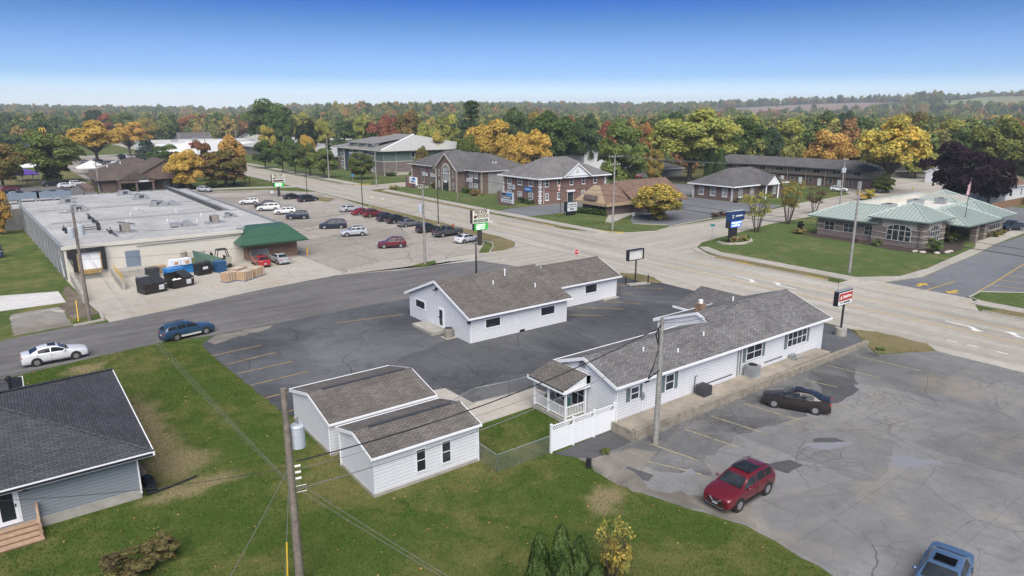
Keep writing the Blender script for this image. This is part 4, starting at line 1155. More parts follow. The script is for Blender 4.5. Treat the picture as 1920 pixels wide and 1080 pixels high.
# ---------------------------------------------------------------- the two white garages
for (lab_, x0_, x1_, ya_, yb_, ze_, zr_, front_) in (
        ('white garage with two tall windows nearest the camera', 14.5, 21.6, 32.3, 36.9, 2.45, 3.08, True),
        ('white garage behind the windowed garage and nearer the dark lot', 14.5, 22.0, 38.35, 45.1, 2.2, 3.08, False)):
    G_ = thing('garage', lab_, 'garage', ((x0_ + x1_) / 2, (ya_ + yb_) / 2, 0), 'pair of white garages')
    gable_walls(G_, x0_, x1_, ya_, yb_, 0.18, ze_, zr_ - 0.04, M['sid_white'])
    rf_ = gable_roof(G_, x0_, x1_, ya_, yb_, ze_ + 0.03, zr_, 0.18, M['sh_brown'], M['white'], rake=0.12, t=0.08)
    b_ = MB(); b_.prism([(x0_ - 0.06, ya_ - 0.06), (x1_ + 0.06, ya_ - 0.06), (x1_ + 0.06, yb_ + 0.06), (x0_ - 0.06, yb_ + 0.06)], 0.0, 0.19); b_.build('foundation', M['concrete'], G_)
    ym_ = (ya_ + yb_) / 2
    b_ = MB(); b_.box(x0_ + 0.9, x1_ - 0.5, ym_ - 0.10, ym_ + 0.10, zr_ + 0.08, zr_ + 0.17); b_.build('ridge_vent', M['acdark'], rf_)
    if front_:
        for a0_ in (17.2, 18.93): window(G_, '-y', ya_, a0_, a0_ + 0.68, 0.62, 2.1, 1, 2, fw=0.06)
        downspout(G_, x1_ - 0.05, ya_ - 0.06, 0.05, ze_); downspout(G_, x0_ - 0.06, yb_ - 0.1, 0.05, ze_)
    else:
        door(G_, '-y', ya_, 20.2, 21.3, 0.2, 2.1, M['white'], glass=False)
        downspout(G_, x0_ - 0.06, ya_ + 0.1, 0.05, ze_)

# ---------------------------------------------------------------- slate house at the lower left
Hs = thing('house', 'slate blue house with charcoal hip roof and wooden back steps', 'house', (-4, 47, 0))
b_ = MB(); b_.box(-18, 3.95, 40.2, 54.2, 0.55, 2.95); b_.build('wall', M['sid_blue'], Hs)
b_ = MB(); b_.box(-18, 4.0, 40.15, 54.25, 0.0, 0.55); b_.build('foundation', M['concrete'], Hs)
hip_roof(Hs, -18.8, 4.75, 39.4, 55.0, 2.95, 5.35, M['sh_dark'], M['white'], ridge=(-11, 47.2, -3.05, 47.2), caps=M['sh_dark'])
b_ = MB(); b_.box(-18, 4.7, 39.32, 39.335, 2.76, 2.9); b_.build('gutter', M['blackm'], Hs)
b_ = MB(); b_.box(-18, -2.0, 53, 57.6, 0.0, 2.75); b_.build('wall', M['sid_blue'], Hs)
hip_roof(Hs, -18.6, -0.6, 50.0, 58.0, 2.75, 4.1, M['sh_dark'], M['white'], ridge=(-14, 54, -1.5, 54))
downspout(Hs, 3.98, 40.12, 0.3, 2.9)
door(Hs, '-y', 40.2, -2.45, -1.55, 0.62, 2.7, M['white'])
b_ = MB(); b_.box(-1.25, -1.05, 40.05, 40.19, 2.3, 2.62); b_.build('wall_lamp', M['black'], Hs)
pipe_vent(Hs, -1.2, 50.8, 4.1, 0.95, 0.09, M['black'], True)
for k_ in range(4):
    b_ = MB(); b_.box(-5, -0.75 + 0.02 * k_, 39.72 - 0.36 * k_, 40.14 - 0.36 * k_, 0.5 - 0.14 * k_, 0.55 - 0.14 * k_); b_.build('step', M['deck'], Hs)
    b_ = MB(); b_.box(-5, -0.78 + 0.02 * k_, 39.74 - 0.36 * k_, 39.77 - 0.36 * k_, 0.02, 0.495 - 0.14 * k_); b_.build('riser', M['deck_d'], Hs)
b_ = MB(); b_.tube((-0.8, 40.05, 1.45), (-0.8, 38.85, 0.95), 0.07, 0.07, 6); b_.box(-0.86, -0.74, 39.98, 40.1, 0.5, 1.5); b_.box(-0.86, -0.74, 38.8, 38.92, 0.1, 1.0); b_.build('handrail', M['deck'], Hs)
woodp_ = MB()
for k_ in range(6): woodp_.tube((4.35 + 0.06 * k_, 41.6 + 0.15 * k_, 0.05 + 0.02 * k_), (4.15 + 0.02 * k_, 44.6 + 0.2 * k_, 0.9 - 0.1 * k_), 0.06, 0.06, 4)
woodp_.build('lumber_pile', M['deck'], label='pile of leaning boards beside the slate house wall', cat='lumber')
b_ = MB(); b_.box(4.3, 4.8, 40.4, 41.2, 0.0, 0.45); b_.cbox((4.5, 41.5, 0.3), (0.4, 0.6, 0.5), 0.4); b_.build('junk_box', M['black'], label='black box at the corner of the slate house', cat='box')
b_ = MB(); b_.path([(4.2, 40.15, 0.15), (5.2, 40.3, 0.06), (7.0, 40.75, 0.06)], 0.07, 8); b_.build('drain_pipe', M['black'], label='black drain pipe lying on the grass by the slate house', cat='pipe')
# tip of another roof at the bottom of the picture
sh_ = thing('shed', 'brown roofed shed just entering the bottom of the picture', 'shed', (19.0, 13.4, 0))
gable_walls(sh_, 14.5, 19.0, 11.2, 15.4, 0, 2.2, 2.86, M['sid_white'])
gable_roof(sh_, 14.5, 19.0, 11.2, 15.4, 2.24, 2.9, 0.25, M['sh_brown'], M['white'], rake=0.2)

# ---------------------------------------------------------------- grocery store with the flat roof
M['roofmem'] = None
_m = NT('roof_membrane')
_bt = _m.n("ShaderNodeTexBrick", {"offset": 0.0}, Vector=_m.obj, Color1=(1, 1, 1, 1), Color2=(0.9, 0.9, 0.9, 1), Mortar=(0.55, 0.55, 0.55, 1), Scale=1.0, Mortar_Size=0.05, Mortar_Smooth=0.4, Brick_Width=2.4, Row_Height=3.1)
_n1 = _m.noise(0.12, 6, 0.7, _m.obj, 1.0).outputs[0]
_n2 = _m.noise(1.2, 5, 0.75).outputs[0]
_c = _m.ramp(_n1, [(0.3, (0.31, 0.308, 0.30)), (0.7, (0.50, 0.496, 0.485))])
_c = _m.mix(0.6, _c, _bt.outputs[0], 'MULTIPLY')
_c = _m.mix(0.6, _c, _m.ramp(_n2, [(0.3, 0.72), (0.7, 1.15)]), 'MULTIPLY')
_m.p(Base_Color=_c, Roughness=0.75)
M['roofmem'] = _m.mat
M['green_m'] = plain('green_metal_roof', (0.035, 0.095, 0.06), 0.5, 0.0, var=0.1)
M['green_d'] = plain('dark_green_metal', (0.02, 0.07, 0.042), 0.5, var=0.1)

S = thing('grocery_store', 'large flat grey-roofed store with cream side wall and loading dock', 'store', (20, 130, 0))
HS = 4.45
b_ = MB()
b_.prism([(5.6, 104.0), (28.0, 104.0), (28.0, 106.0), (35.0, 106.0), (35.0, 172.0), (3.0, 172.0), (3.0, 157.0)], 0.0, HS - 0.35); b_.build('wall', [M['cream']], S)
b_ = MB(); b_.add([(5.52, 104.0, 0.0), (2.92, 157.0, 0.0), (2.92, 157.0, HS), (5.52, 104.0, HS)], [(3, 2, 1, 0)]); b_.build('side_wall', M['greywall'], S)
for k_ in range(12):
    f_ = (k_ + 0.5) / 12; x_ = 5.5 - 2.6 * f_; y_ = 104 + 53 * f_
    b_ = MB(); b_.box(x_ - 0.14, x_, y_ - 0.2, y_ + 0.2, 0, HS - 0.1); b_.build('pilaster', M['hvac'], S)
b_ = MB(); b_.prism([(5.8, 104.3), (34.7, 106.2), (34.7, 171.7), (3.3, 171.7), (3.3, 157.0)], HS - 0.34, HS - 0.12); b_.build('roof', M['roofmem'], S)
par_ = MB()
PP = [(5.52, 104.0), (28.0, 103.98), (28.0, 106.0), (35.05, 106.0), (35.05, 172.0), (2.95, 172.0), (2.95, 157.0)]
for p, q in zip(PP, PP[1:] + PP[:1]):
    d_ = Vector((q[0] - p[0], q[1] - p[1])); L_ = d_.length
    par_ = MB(); par_.cbox(((p[0] + q[0]) / 2, (p[1] + q[1]) / 2, HS - 0.17), (L_ + 0.3, 0.32, 0.45), math.atan2(d_.y, d_.x)); par_.build('parapet', M['cream'] if p[1] < 105 and q[1] < 105 else M['hvac'], S)
for (x0_, x1_, y_) in ((6, 34, 128), (5, 34, 146)):
    b_ = MB(); b_.box(x0_, x1_, y_ - 0.25, y_ + 0.25, HS - 0.12, HS + 0.05); b_.build('roof_curb', M['hvac'], S)
# lower block wing beyond the west wall
b_ = MB(); b_.box(-30, 2.9, 157.2, 171, 0, 3.9); b_.build('wing', M['block'], S)
b_ = MB(); b_.box(-30, 2.88, 157.4, 170.8, 3.9, 4.0); b_.build('wing_roof', M['roofmem'], S)
# sloped canopy on the parking side
b_ = MB(); b_.slab([(31.2, 128, 4.9), (36.4, 128, 3.3), (36.4, 176, 3.3), (31.2, 176, 4.9)], 0.18); cn_ = b_.build('canopy', M['sh_off2'], S)
b_ = MB(); b_.box(36.42, 36.5, 128, 176, 2.9, 3.3); b_.build('canopy_fascia', M['hvac'], S)
b_ = MB(); b_.box(31.0, 31.25, 128, 176, 4.4, 5.0); b_.build('canopy_ridge', M['acdark'], S)
for k_ in range(20):
    b_ = MB(); y_ = 129 + k_ * 2.4; b_.tube((31.2, y_, 4.96), (36.4, y_, 3.36), 0.06, 0.06, 5); b_.build('canopy_rib', M['hvac'], cn_)
# brick entry block under the green mansard
b_ = MB(); b_.box(28.05, 35.6, 102.6, 105.95, 0, 3.0); b_.build('brick_block', M['brick_org'], S)
window(S, '-y', 102.6, 28.5, 31.2, 0.5, 1.6, 2, 1, fmat=M['stone'], gmat=M['glass_l'])
b_ = MB()
E0 = [(26.6, 100.4, 2.75), (36.6, 100.4, 2.75), (36.6, 108.5, 2.75), (26.6, 108.5, 2.75)]
T0 = [(29.4, 103.6, 4.75), (34.6, 103.6, 4.75), (34.6, 106.5, 4.75), (29.4, 106.5, 4.75)]
b_.add(E0 + T0, [(0, 1, 5, 4), (1, 2, 6, 5), (2, 3, 7, 6), (3, 0, 4, 7), (4, 5, 6, 7), (3, 2, 1, 0)]); gm_ = b_.build('green_mansard', M['green_m'], S)
seams(gm_, [E0[0], E0[1], T0[1], T0[0]], 1, 0.42, M['green_d'])
seams(gm_, [E0[1], E0[2], T0[2], T0[1]], 1, 0.42, M['green_d'])
b_ = MB(); b_.box(26.55, 36.65, 100.33, 100.39, 2.6, 2.8); b_.build('mansard_fascia', M['green_d'], S)
# dock door, man door and dock seal
b_ = MB(); b_.box(7.0, 9.6, 103.75, 103.97, 1.25, 3.5); b_.build('dock_door', M['white'], S)
for (x0_, x1_, z0_, z1_) in ((6.4, 7.0, 1.1, 3.6), (9.6, 10.2, 1.1, 3.6), (6.4, 10.2, 3.6, 4.1)):
    b_ = MB(); b_.box(x0_, x1_, 103.3, 103.96, z0_, z1_); b_.build('dock_seal', M['black'], S)
for x_ in (6.95, 9.55):
    b_ = MB(); b_.box(x_ - 0.04, x_ + 0.08, 103.25, 103.3, 1.1, 3.5); b_.build('guide_stripe', M['line_o'], S)
b_ = MB(); b_.box(7.2, 9.4, 103.2, 103.96, 0.75, 1.2); b_.build('dock_leveller', M['line_o'], S)
M['bluegrey'] = plain('blue_grey_door', (0.16, 0.20, 0.25), 0.5, var=0.1)
door(S, '-y', 104.0, 12.6, 14.2, 0.9, 3.0, M['bluegrey'], glass=False, fmat=M['bluegrey'])
b_ = MB(); b_.box(10.6, 14.8, 101.4, 103.97, 0, 0.9); b_.build('dock_platform', M['concrete'], S)
b_ = MB(); b_.prism([(10.5, 94.2), (10.9, 94.2), (10.9, 101.4), (10.5, 101.4)], 0, 1.0); b_.build('ramp_wall', M['concrete'], S)
b_ = MB(); b_.prism([(5.9, 90.0), (6.3, 90.0), (6.3, 103.9), (5.9, 103.9)], 0, 1.1); b_.build('ramp_wall', M['concrete'], S)
b_ = MB()
b_.tube((10.7, 94.4, 1.9), (10.7, 101.4, 1.9), 0.04, 0.04, 6); b_.tube((10.7, 94.4, 1.45), (10.7, 101.4, 1.45), 0.03, 0.03, 6)
for k_ in range(5): b_.tube((10.7, 94.4 + 1.75 * k_, 0.98), (10.7, 94.4 + 1.75 * k_, 1.9), 0.035, 0.035, 6)
b_.build('ramp_railing', M['yellow'], S)
b_ = MB(); b_.path([(5.45, 109, 3.9), (5.3, 106, 2.6), (5.35, 104.6, 0.4)], 0.09, 8); b_.build('wall_pipe', M['hvac'], S)
b_ = MB(); b_.box(5.9, 6.35, 103.5, 103.9, 2.9, 4.0); b_.path([(6.1, 103.6, 2.9), (6.3, 103.5, 2.0), (6.9, 103.6, 1.4)], 0.06); b_.build('service_entrance', M['blackm'], S)
b_ = MB(); b_.path([(14, 103.9, 3.6), (24, 103.9, 3.75), (28, 103.9, 3.8)], 0.035); b_.build('wall_cable', M['blackm'], S)
# north end parapet posts
for k_ in range(8):
    b_ = MB(); x_ = 12 + k_ * 2.6; b_.box(x_ - 0.1, x_ + 0.1, 171.6, 171.8, HS, HS + 0.5); b_.build('parapet_post', M['acdark'], S)

ROOFTOP = 'rooftop units on the store'


def roof_unit(label, x, y, kind=0, w=1.9, d=1.3, h=1.1):
    z = HS - 0.12
    o = thing('rooftop_unit', label, 'rooftop unit', (x, y, z), ROOFTOP)
    b = MB(); b.box(x - w * 0.75, x + w * 0.75, y - d * 0.75, y + d * 0.75, z, z + 0.18); b.build('curb', M['hvac'], o)
    if kind == 0:
        b = MB(); b.box(x - w / 2, x + w / 2, y - d / 2, y + d / 2, z + 0.18, z + h); b.build('cabinet', M['hvac'], o)
        b = MB(); b.add([(x + w / 2, y - d / 2, z + h), (x + w / 2, y + d / 2, z + h), (x + w / 2 + 0.7, y + d / 2, z + h * 0.45), (x + w / 2 + 0.7, y - d / 2, z + h * 0.45), (x + w / 2, y - d / 2, z + h * 0.4), (x + w / 2, y + d / 2, z + h * 0.4)], [(0, 3, 2, 1), (0, 4, 3), (1, 2, 5), (3, 4, 5, 2)]); b.build('hood', M['galv'], o)
        b = MB(); b.tube((x - w * 0.2, y, z + h), (x - w * 0.2, y, z + h + 0.08), 0.4, 0.4, 12); b.build('fan', M['blackm'], o)
        b = MB(); b.box(x - w * 0.1, x + w * 0.35, y - d / 2 - 0.02, y - d / 2 - 0.002, z + 0.3, z + h * 0.8); b.build('grille', M['acdark'], o)
    elif kind == 1:
        b = MB(); b.cbox((x, y, z + 0.18 + h / 2), (w * 0.6, w * 0.6, h), 0.15); b.build('cabinet', M['hvac_t'], o)
        b = MB(); b.cbox((x - w * 0.305, y, z + 0.18 + h / 2), (0.02, w * 0.45, h * 0.75), 0.15); b.build('coil', M['blackm'], o)
        for s_ in (-1, 1):
            b = MB(); b.box(x + s_ * w * 0.25 - 0.05, x + s_ * w * 0.25 + 0.05, y - d * 0.5, y + d * 0.5, z + 0.18, z + 0.3); b.build('skid', M['blackm'], o)
    else:
        b = MB()
        n = 10
        b.extr([(x + 0.75 * math.cos(math.pi * k / n), z + 0.2 + 0.75 * math.sin(math.pi * k / n)) for k in range(n + 1)], 'y', y - 0.6, y + 0.6); b.build('hood', M['hvac'], o)
        b = MB(); b.box(x - 2.4, x - 0.9, y - 0.5, y + 0.5, z + 0.18, z + 0.65); b.build('duct', M['galv'], o)
    return o


roof_unit('grey rooftop unit at the far edge of the store roof', 21.4, 166.5)
roof_unit('rooftop unit with hood left of the paired roof fans', 22.9, 156.5)
roof_unit('rooftop unit of the pair nearest the sloped canopy', 23.6, 142.5)
roof_unit('domed roof fan beside the canopy-side rooftop unit', 26.2, 142.0, 2)
roof_unit('rooftop unit behind the store utility pole top', 10.8, 143.2)
roof_unit('rooftop unit near the pale coolers on the store roof', 10.3, 157.5)
roof_unit('tan condenser on the store roof above the blue-grey door', 14.0, 112.6, 1)
roof_unit('domed roof fan nearest the green mansard', 22.6, 113.6, 2)
roof_unit('tan condenser nearest the green mansard', 26.8, 114.3, 1)
roof_unit('small rooftop unit at the canopy edge near the mansard', 30.4, 119.5, 0, 1.2, 0.9, 0.7)
for x_, lab_ in ((9.6, 'long pale rooftop cooler right of its twin'), (4.2, 'long pale rooftop cooler at the left edge of the store roof')):
    o_ = thing('rooftop_cooler', lab_, 'rooftop unit', (x_, 165.5, HS), ROOFTOP)
    b_ = MB(); b_.box(x_ - 3.6, x_ + 2.2, 164.6, 166.4, HS + 0.5, HS + 1.7); b_.build('cabinet', M['bluegrey'], o_)
    for dx_ in (-3.2, -0.8, 1.6):
        b_ = MB(); b_.box(x_ + dx_ - 0.12, x_ + dx_ + 0.12, 164.7, 166.3, HS - 0.1, HS + 0.5); b_.build('leg', M['galv'], o_)
        b_ = MB(); b_.tube((x_ + dx_, 165.5, HS + 1.7), (x_ + dx_, 165.5, HS + 1.85), 0.6, 0.6, 12); b_.build('fan', M['blackm'], o_)
rp_ = thing('roof_piping', 'pipe run with valves on the store roof behind the utility pole', 'pipes', (9.5, 117, HS))
for p_, q_ in (((7.2, 113.0), (7.4, 117.2)), ((7.2, 117.2), (11.2, 117.4)), ((6.8, 119.6), (11.6, 119.4)), ((11.6, 119.4), (11.4, 131)), ((11.8, 124), (11.6, 137)), ((12.4, 109), (12.0, 116)), ((16.2, 119), (14.4, 123))):
    b_ = MB(); b_.tube((p_[0], p_[1], HS + 0.15), (q_[0], q_[1], HS + 0.15), 0.09, 0.09, 6); b_.build('pipe', M['acdark'], rp_)
for x_, y_ in ((7.4, 113), (7.1, 117), (11.2, 117.4), (11.6, 122), (11.5, 126), (11.4, 131), (12.2, 113), (7.0, 119.6)):
    b_ = MB(); b_.box(x_ - 0.25, x_ + 0.25, y_ - 0.2, y_ + 0.2, HS - 0.1, HS + 0.35); b_.tube((x_, y_, HS + 0.3), (x_, y_, HS + 0.8), 0.06, 0.06, 6); b_.build('valve_stand', M['blackm'], rp_)
for x_, y_ in ((17.5, 132), (15.5, 122), (19.5, 139), (24.5, 131), (27, 124), (21, 120), (24.8, 117)): pipe_vent(S, x_, y_, HS - 0.12, 0.55, 0.07)

# ---------------------------------------------------------------- dock clutter
M['dump'] = plain('dumpster_brown_black', (0.022, 0.019, 0.018), 0.45, 0.0, var=0.3, scale=3)
M['blue_p'] = plain('blue_plastic', (0.03, 0.20, 0.50), 0.45, var=0.12)
M['card'] = plain('cardboard', (0.40, 0.27, 0.165), 0.9, var=0.3, scale=6)
M['pal_b'] = plain('blue_pallet_wood', (0.03, 0.10, 0.22), 0.8, var=0.3, scale=4)


def dumpster(label, x, y, rz, open_half=False):
    o = thing('dumpster', label, 'dumpster', (0, 0, 0), 'dumpsters by the store')
    b = MB(); w, d, h1, h2 = 2.7, 1.9, 1.15, 1.75
    b.add([(-w / 2, -d / 2, 0.1), (w / 2, -d / 2, 0.1), (w / 2, d / 2, 0.1), (-w / 2, d / 2, 0.1), (-w / 2 - .05, -d / 2 - .1, h1), (w / 2 + .05, -d / 2 - .1, h1), (w / 2 + .05, d / 2, h2), (-w / 2 - .05, d / 2, h2)],
          [(0, 3, 2, 1), (0, 1, 5, 4), (1, 2, 6, 5), (2, 3, 7, 6), (3, 0, 4, 7)] + ([] if open_half else [(4, 5, 6, 7)])); b.build('bin', M['dump'], o)
    if open_half:
        b = MB(); b.box(-w / 2 + .1, w / 2 - .1, -d / 2 + .1, d / 2 - .1, 0.6, 0.7); b.build('rubbish', M['card'], o)
        b = MB()
        for k in range(5): b.blob((-1.1 + 0.25 * k, -0.5 + 0.2 * (k % 3), 0.95), 0.25, 0.2, 0.18, k)
        b.build('rubbish_bag', M['white'], o)
    sl = (h2 - h1) / (d + 0.1)
    for s in ((1,) if open_half else (-1, 1)):
        b = MB(); x0, x1 = (0.03, w / 2 + .02) if s > 0 else (-w / 2 - .02, -0.03)
        b.slab([(x0, -d / 2 - .14, h1 + .05), (x1, -d / 2 - .14, h1 + .05), (x1, d / 2, h2 + .06), (x0, d / 2, h2 + .06)], 0.05); l = b.build('lid', M['black'], o)
        for k in range(6):
            b = MB(); xx = x0 + (x1 - x0) * (k + 0.5) / 6
            b.slab([(xx - .05, -d / 2 - .05, h1 + .115), (xx + .05, -d / 2 - .05, h1 + .115), (xx + .05, d / 2 - .1, h2 + .09), (xx - .05, d / 2 - .1, h2 + .09)], 0.04); b.build('lid_rib', M['acdark'], l)
    for s in (-1, 1):
        b = MB(); b.box(s * w / 2 - .06 + s * .08, s * w / 2 + .06 + s * .08, -0.75, 0.45, 0.75, 0.92); b.build('fork_pocket', M['dump'], o)
    b = MB(); b.box(0.35, 0.95, -d / 2 - .13, -d / 2 - .08, 0.62, 0.95); b.box(0.35, 0.95, -d / 2 - .125, -d / 2 - .08, 0.38, 0.58); b.build('sticker', M['plate'], o)
    b = MB(); b.box(w / 2 - .35, w / 2 - .05, -d / 2 - .13, -d / 2 - .07, 0.98, 1.05); b.build('sticker', M['plate'], o)
    o.location = (x, y, 0.015); o.rotation_euler = (0, 0, rz); ORG[o.name] = Vector(o.location)
    return o


dumpster('black dumpster with both lids closed beside the dock ramp', 13.3, 90.9, 0.30)
dumpster('black dumpster with one lid open and trash showing', 16.6, 92.0, 0.35, True)
dumpster('dark dumpster by the west wall at the left edge', -2.2, 128.0, 0.1).children[0].data.materials[0] = plain('navy_dumpster', (0.02, 0.035, 0.09), 0.45)


def bale(label, x, y, z, w, d, h, rz, seed):
    rnd = random.Random(seed); b = MB(); n = 3
    o = thing('cardboard_bale', label, 'bale', (x, y, z), 'cardboard bales on the store apron')
    b = MB()
    for k in range(n):
        f0, f1 = -w / 2 + w * k / n, -w / 2 + w * (k + 1) / n
        dd, hh = d * (0.93 + 0.12 * rnd.random()), h * (0.92 + 0.12 * rnd.random())
        c, s = math.cos(rz), math.sin(rz); m = (f0 + f1) / 2
        b.cbox((x + m * c, y + m * s, z + 0.1 + hh / 2), ((f1 - f0) * 1.04, dd, hh), rz)
    b.build('cardboard', M['card'], o)
    for k in range(4):
        b = MB(); m = -w / 2 + w * (k + 0.5) / 4; c, s = math.cos(rz), math.sin(rz)
        b.cbox((x + m * c, y + m * s, z + 0.1 + h * 0.515), (0.035, d * 1.06, h * 1.03), rz); b.build('strap', M['trim'], o)
    b = MB(); b.cbox((x, y, z + 0.05), (w * 1.02, d * 1.05, 0.1), rz); b.build('pallet', M['pal_b'], o)
    return o


for i_, (lab_, x_, y_, rz_) in enumerate((('cardboard bale at the left front of the bale group', 22.4, 91.0, 0.45), ('cardboard bale at the right front on a blue pallet', 24.3, 90.6, 0.6), ('cardboard bale behind the two front bales', 24.2, 93.2, 0.5), ('cardboard bale furthest right of the bale group', 26.1, 91.8, 0.55))):
    bale(lab_, x_, y_, 0.012, 1.75, 1.2, 1.15, rz_, 60 + i_)


def crate_stack(name, label, cat, x, y, mat, n, w, d, h, rz=0.3, gap=0.02, part='crate', seed=0):
    rnd = random.Random(seed)
    o = thing(name, label, cat, (x, y, 0.012))
    for k in range(n):
        b = MB(); r2 = rz + (rnd.random() - .5) * 0.12; z = 0.012 + k * (h + gap); c = (x + (rnd.random() - .5) * .06, y + (rnd.random() - .5) * .06)
        for q in (-0.42, 0.0, 0.42): b.cbox((c[0] - math.sin(r2) * q * d, c[1] + math.cos(r2) * q * d, z + h * 0.3), (w * 0.98, d * 0.14, h * 0.58), r2)
        b.cbox((c[0], c[1], z + h * 0.8), (w, d, h * 0.35), r2)
        b.build(part, mat, o)
    return o


crate_stack('pallet_stack', 'stack of blue pallets beside the forklift', 'pallets', 22.9, 97.6, M['pal_b'], 8, 1.3, 1.25, 0.17, 0.35, part='pallet')
crate_stack('bin_stack', 'blue plastic tote bins below the white boxes', 'bins', 17.2, 98.6, M['blue_p'], 1, 2.0, 1.5, 1.2, 0.35, part='bin')
crate_stack('bin_stack', 'blue tote bin behind the front tote and white boxes', 'bins', 19.0, 100.0, M['blue_p'], 1, 1.7, 1.4, 1.25, 0.35, part='bin', seed=3)
crate_stack('crate_stack', 'grey crates stacked left of the blue totes', 'crates', 14.9, 99.9, M['acdark'], 4, 1.4, 1.2, 0.3, 0.3, seed=4)
crate_stack('crate_stack', 'low grey crates on the apron at the dock platform', 'crates', 13.4, 98.2, M['hvac'], 2, 1.2, 1.1, 0.3, 0.3, seed=5)
crate_stack('crate_stack', 'teal crate lying before the grey crates', 'crates', 14.7, 97.2, plain('teal_plastic', (0.05, 0.14, 0.16), 0.5), 1, 1.5, 1.0, 0.25, 0.3, seed=6)
crate_stack('crate_stack', 'tan flattened boxes on top of the dark crates', 'boxes', 15.9, 101.6, M['card'], 3, 1.7, 1.1, 0.35, 0.3, seed=7)
crate_stack('crate_stack', 'blue milk crates against the wall by the shopping cart rack', 'crates', 21.6, 101.6, M['pal_b'], 4, 0.8, 0.7, 0.33, 0.3, seed=8)
for lab_, x_, y_ in (('white printed produce box on the blue totes, left one', 17.6, 99.4), ('white printed produce box on the blue totes, right one', 19.0, 99.6)):
    o_ = thing('produce_box', lab_, 'box', (x_, y_, 1.27))
    b_ = MB(); b_.cbox((x_, y_, 1.27 + 0.4), (1.25, 1.0, 0.8), 0.35); b_.build('carton', M['white'], o_)
    b_ = MB(); b_.cbox((x_ + 0.18, y_ - 0.49, 1.27 + 0.35), (0.5, 0.03, 0.35), 0.35); b_.build('print_patch', plain('orange_print', (0.6, 0.28, 0.1), 0.7), o_)
b_ = MB(); b_.cbox((20.6, 97.3, 0.75), (1.9, 1.2, 1.4), 0.3); b_.cbox((20.6, 97.3, 1.5), (2.0, 1.3, 0.1), 0.3); b_.cbox((20.85, 96.62, 1.0), (0.7, 0.05, 0.35), 0.3, 1)
b_.build('compactor_bin', [M['black'], M['plate']], label='black lidded bin with a white and blue sticker beside the forklift', cat='bin')
b_ = MB(); b_.tube((19.6, 103.0, 0.01), (19.6, 103.0, 2.3), 0.42, 0.42, 14); b_.tube((19.6, 103.0, 2.3), (19.6, 103.0, 2.5), 0.42, 0.2, 14); b_.build('storage_tank', M['hvac_t'], label='tall grey-green cylinder tank against the cream wall', cat='tank')
o_ = thing('wire_rack', 'grey metal shelf rack against the cream store wall', 'rack', (21.9, 103.2, 0))
for x_ in (21.5, 22.3):
    for y_ in (102.9, 103.5):
        b_ = MB(); b_.box(x_ - .03, x_ + .03, y_ - .03, y_ + .03, 0.01, 2.2); b_.build('upright', M['galv'], o_)
for k_ in range(5):
    b_ = MB(); b_.box(21.53, 22.27, 102.93, 103.47, 0.3 + .42 * k_, 0.34 + .42 * k_); b_.build('shelf', M['galv'], o_)
o_ = thing('gravel_screen', 'dark green sheet of metal leaning over a heap of black trash', 'sheet', (21.6, 98.9, 0))
b_ = MB(); b_.slab([(20.2, 100.4, 2.9), (23.6, 99.4, 1.6), (23.7, 98.6, 0.1), (20.4, 99.6, 0.1)], 0.06); b_.build('panel', M['green_d'], o_)
b_ = MB()
for k_ in range(9): b_.blob((20.6 + 0.3 * (k_ % 5), 98.4 + 0.4 * (k_ // 5), 0.5 + 0.35 * (k_ % 3)), 0.5, 0.45, 0.4, 70 + k_)
b_.build('trash_heap', M['acdark'], o_)
# forklift
fk = thing('forklift', 'forklift with black overhead guard behind the pallet stack', 'forklift', (23.7, 100.2, 0))
b_ = MB(); b_.box(22.9, 25.0, 99.5, 100.9, 0.35, 1.15); b_.box(24.3, 25.1, 99.5, 100.9, 1.15, 1.5); b_.build('body', plain('forklift_cream', (0.35, 0.33, 0.28), 0.5), fk)
b_ = MB()
for x_, y_, x2_ in ((23.0, 99.6, 23.4), (23.0, 100.8, 23.4), (24.9, 99.6, 24.5), (24.9, 100.8, 24.5)): b_.tube((x_, y_, 1.1), (x2_, y_, 2.6), 0.06, 0.06, 6)
b_.box(23.3, 24.6, 99.55, 100.85, 2.58, 2.68); b_.build('overhead_guard', M['black'], fk)
b_ = MB(); b_.box(22.5, 22.7, 99.7, 99.85, 0.2, 2.3); b_.box(22.5, 22.7, 100.55, 100.7, 0.2, 2.3); b_.box(22.5, 22.6, 99.7, 100.7, 2.2, 2.3); b_.build('mast', M['blackm'], fk)
b_ = MB(); b_.box(21.4, 22.5, 99.85, 99.97, 0.2, 0.26); b_.box(21.4, 22.5, 100.42, 100.54, 0.2, 0.26); b_.build('fork', M['blackm'], fk)
b_ = MB(); b_.box(23.7, 24.2, 99.9, 100.5, 1.15, 1.3); b_.box(24.15, 24.3, 99.9, 100.5, 1.15, 1.75); b_.build('seat', M['black'], fk)
for x_ in (23.1, 24.7):
    for y_ in (99.45, 100.95):
        b_ = MB(); b_.tube((x_, y_ - 0.12, 0.33), (x_, y_ + 0.12, 0.33), 0.32, 0.32, 12); b_.build('wheel', M['tyre'], fk)
b_ = MB(); b_.tube((36.8, 101.7, 0), (36.8, 101.7, 1.2), 0.12, 0.12, 10); b_.tube((36.8, 101.7, 1.2), (36.8, 101.7, 1.27), 0.12, 0.06, 10); b_.build('bollard', M['yellow'], label='yellow bollard at the corner of the green-roofed entry', cat='bollard')
b_ = MB(); b_.tube((4.75, 82, 0), (4.9, 83.6, 1.9), 0.05, 0.05, 6); b_.build('guy_marker', M['yellow'], label='yellow guy wire guard beside the store utility pole', cat='guard')
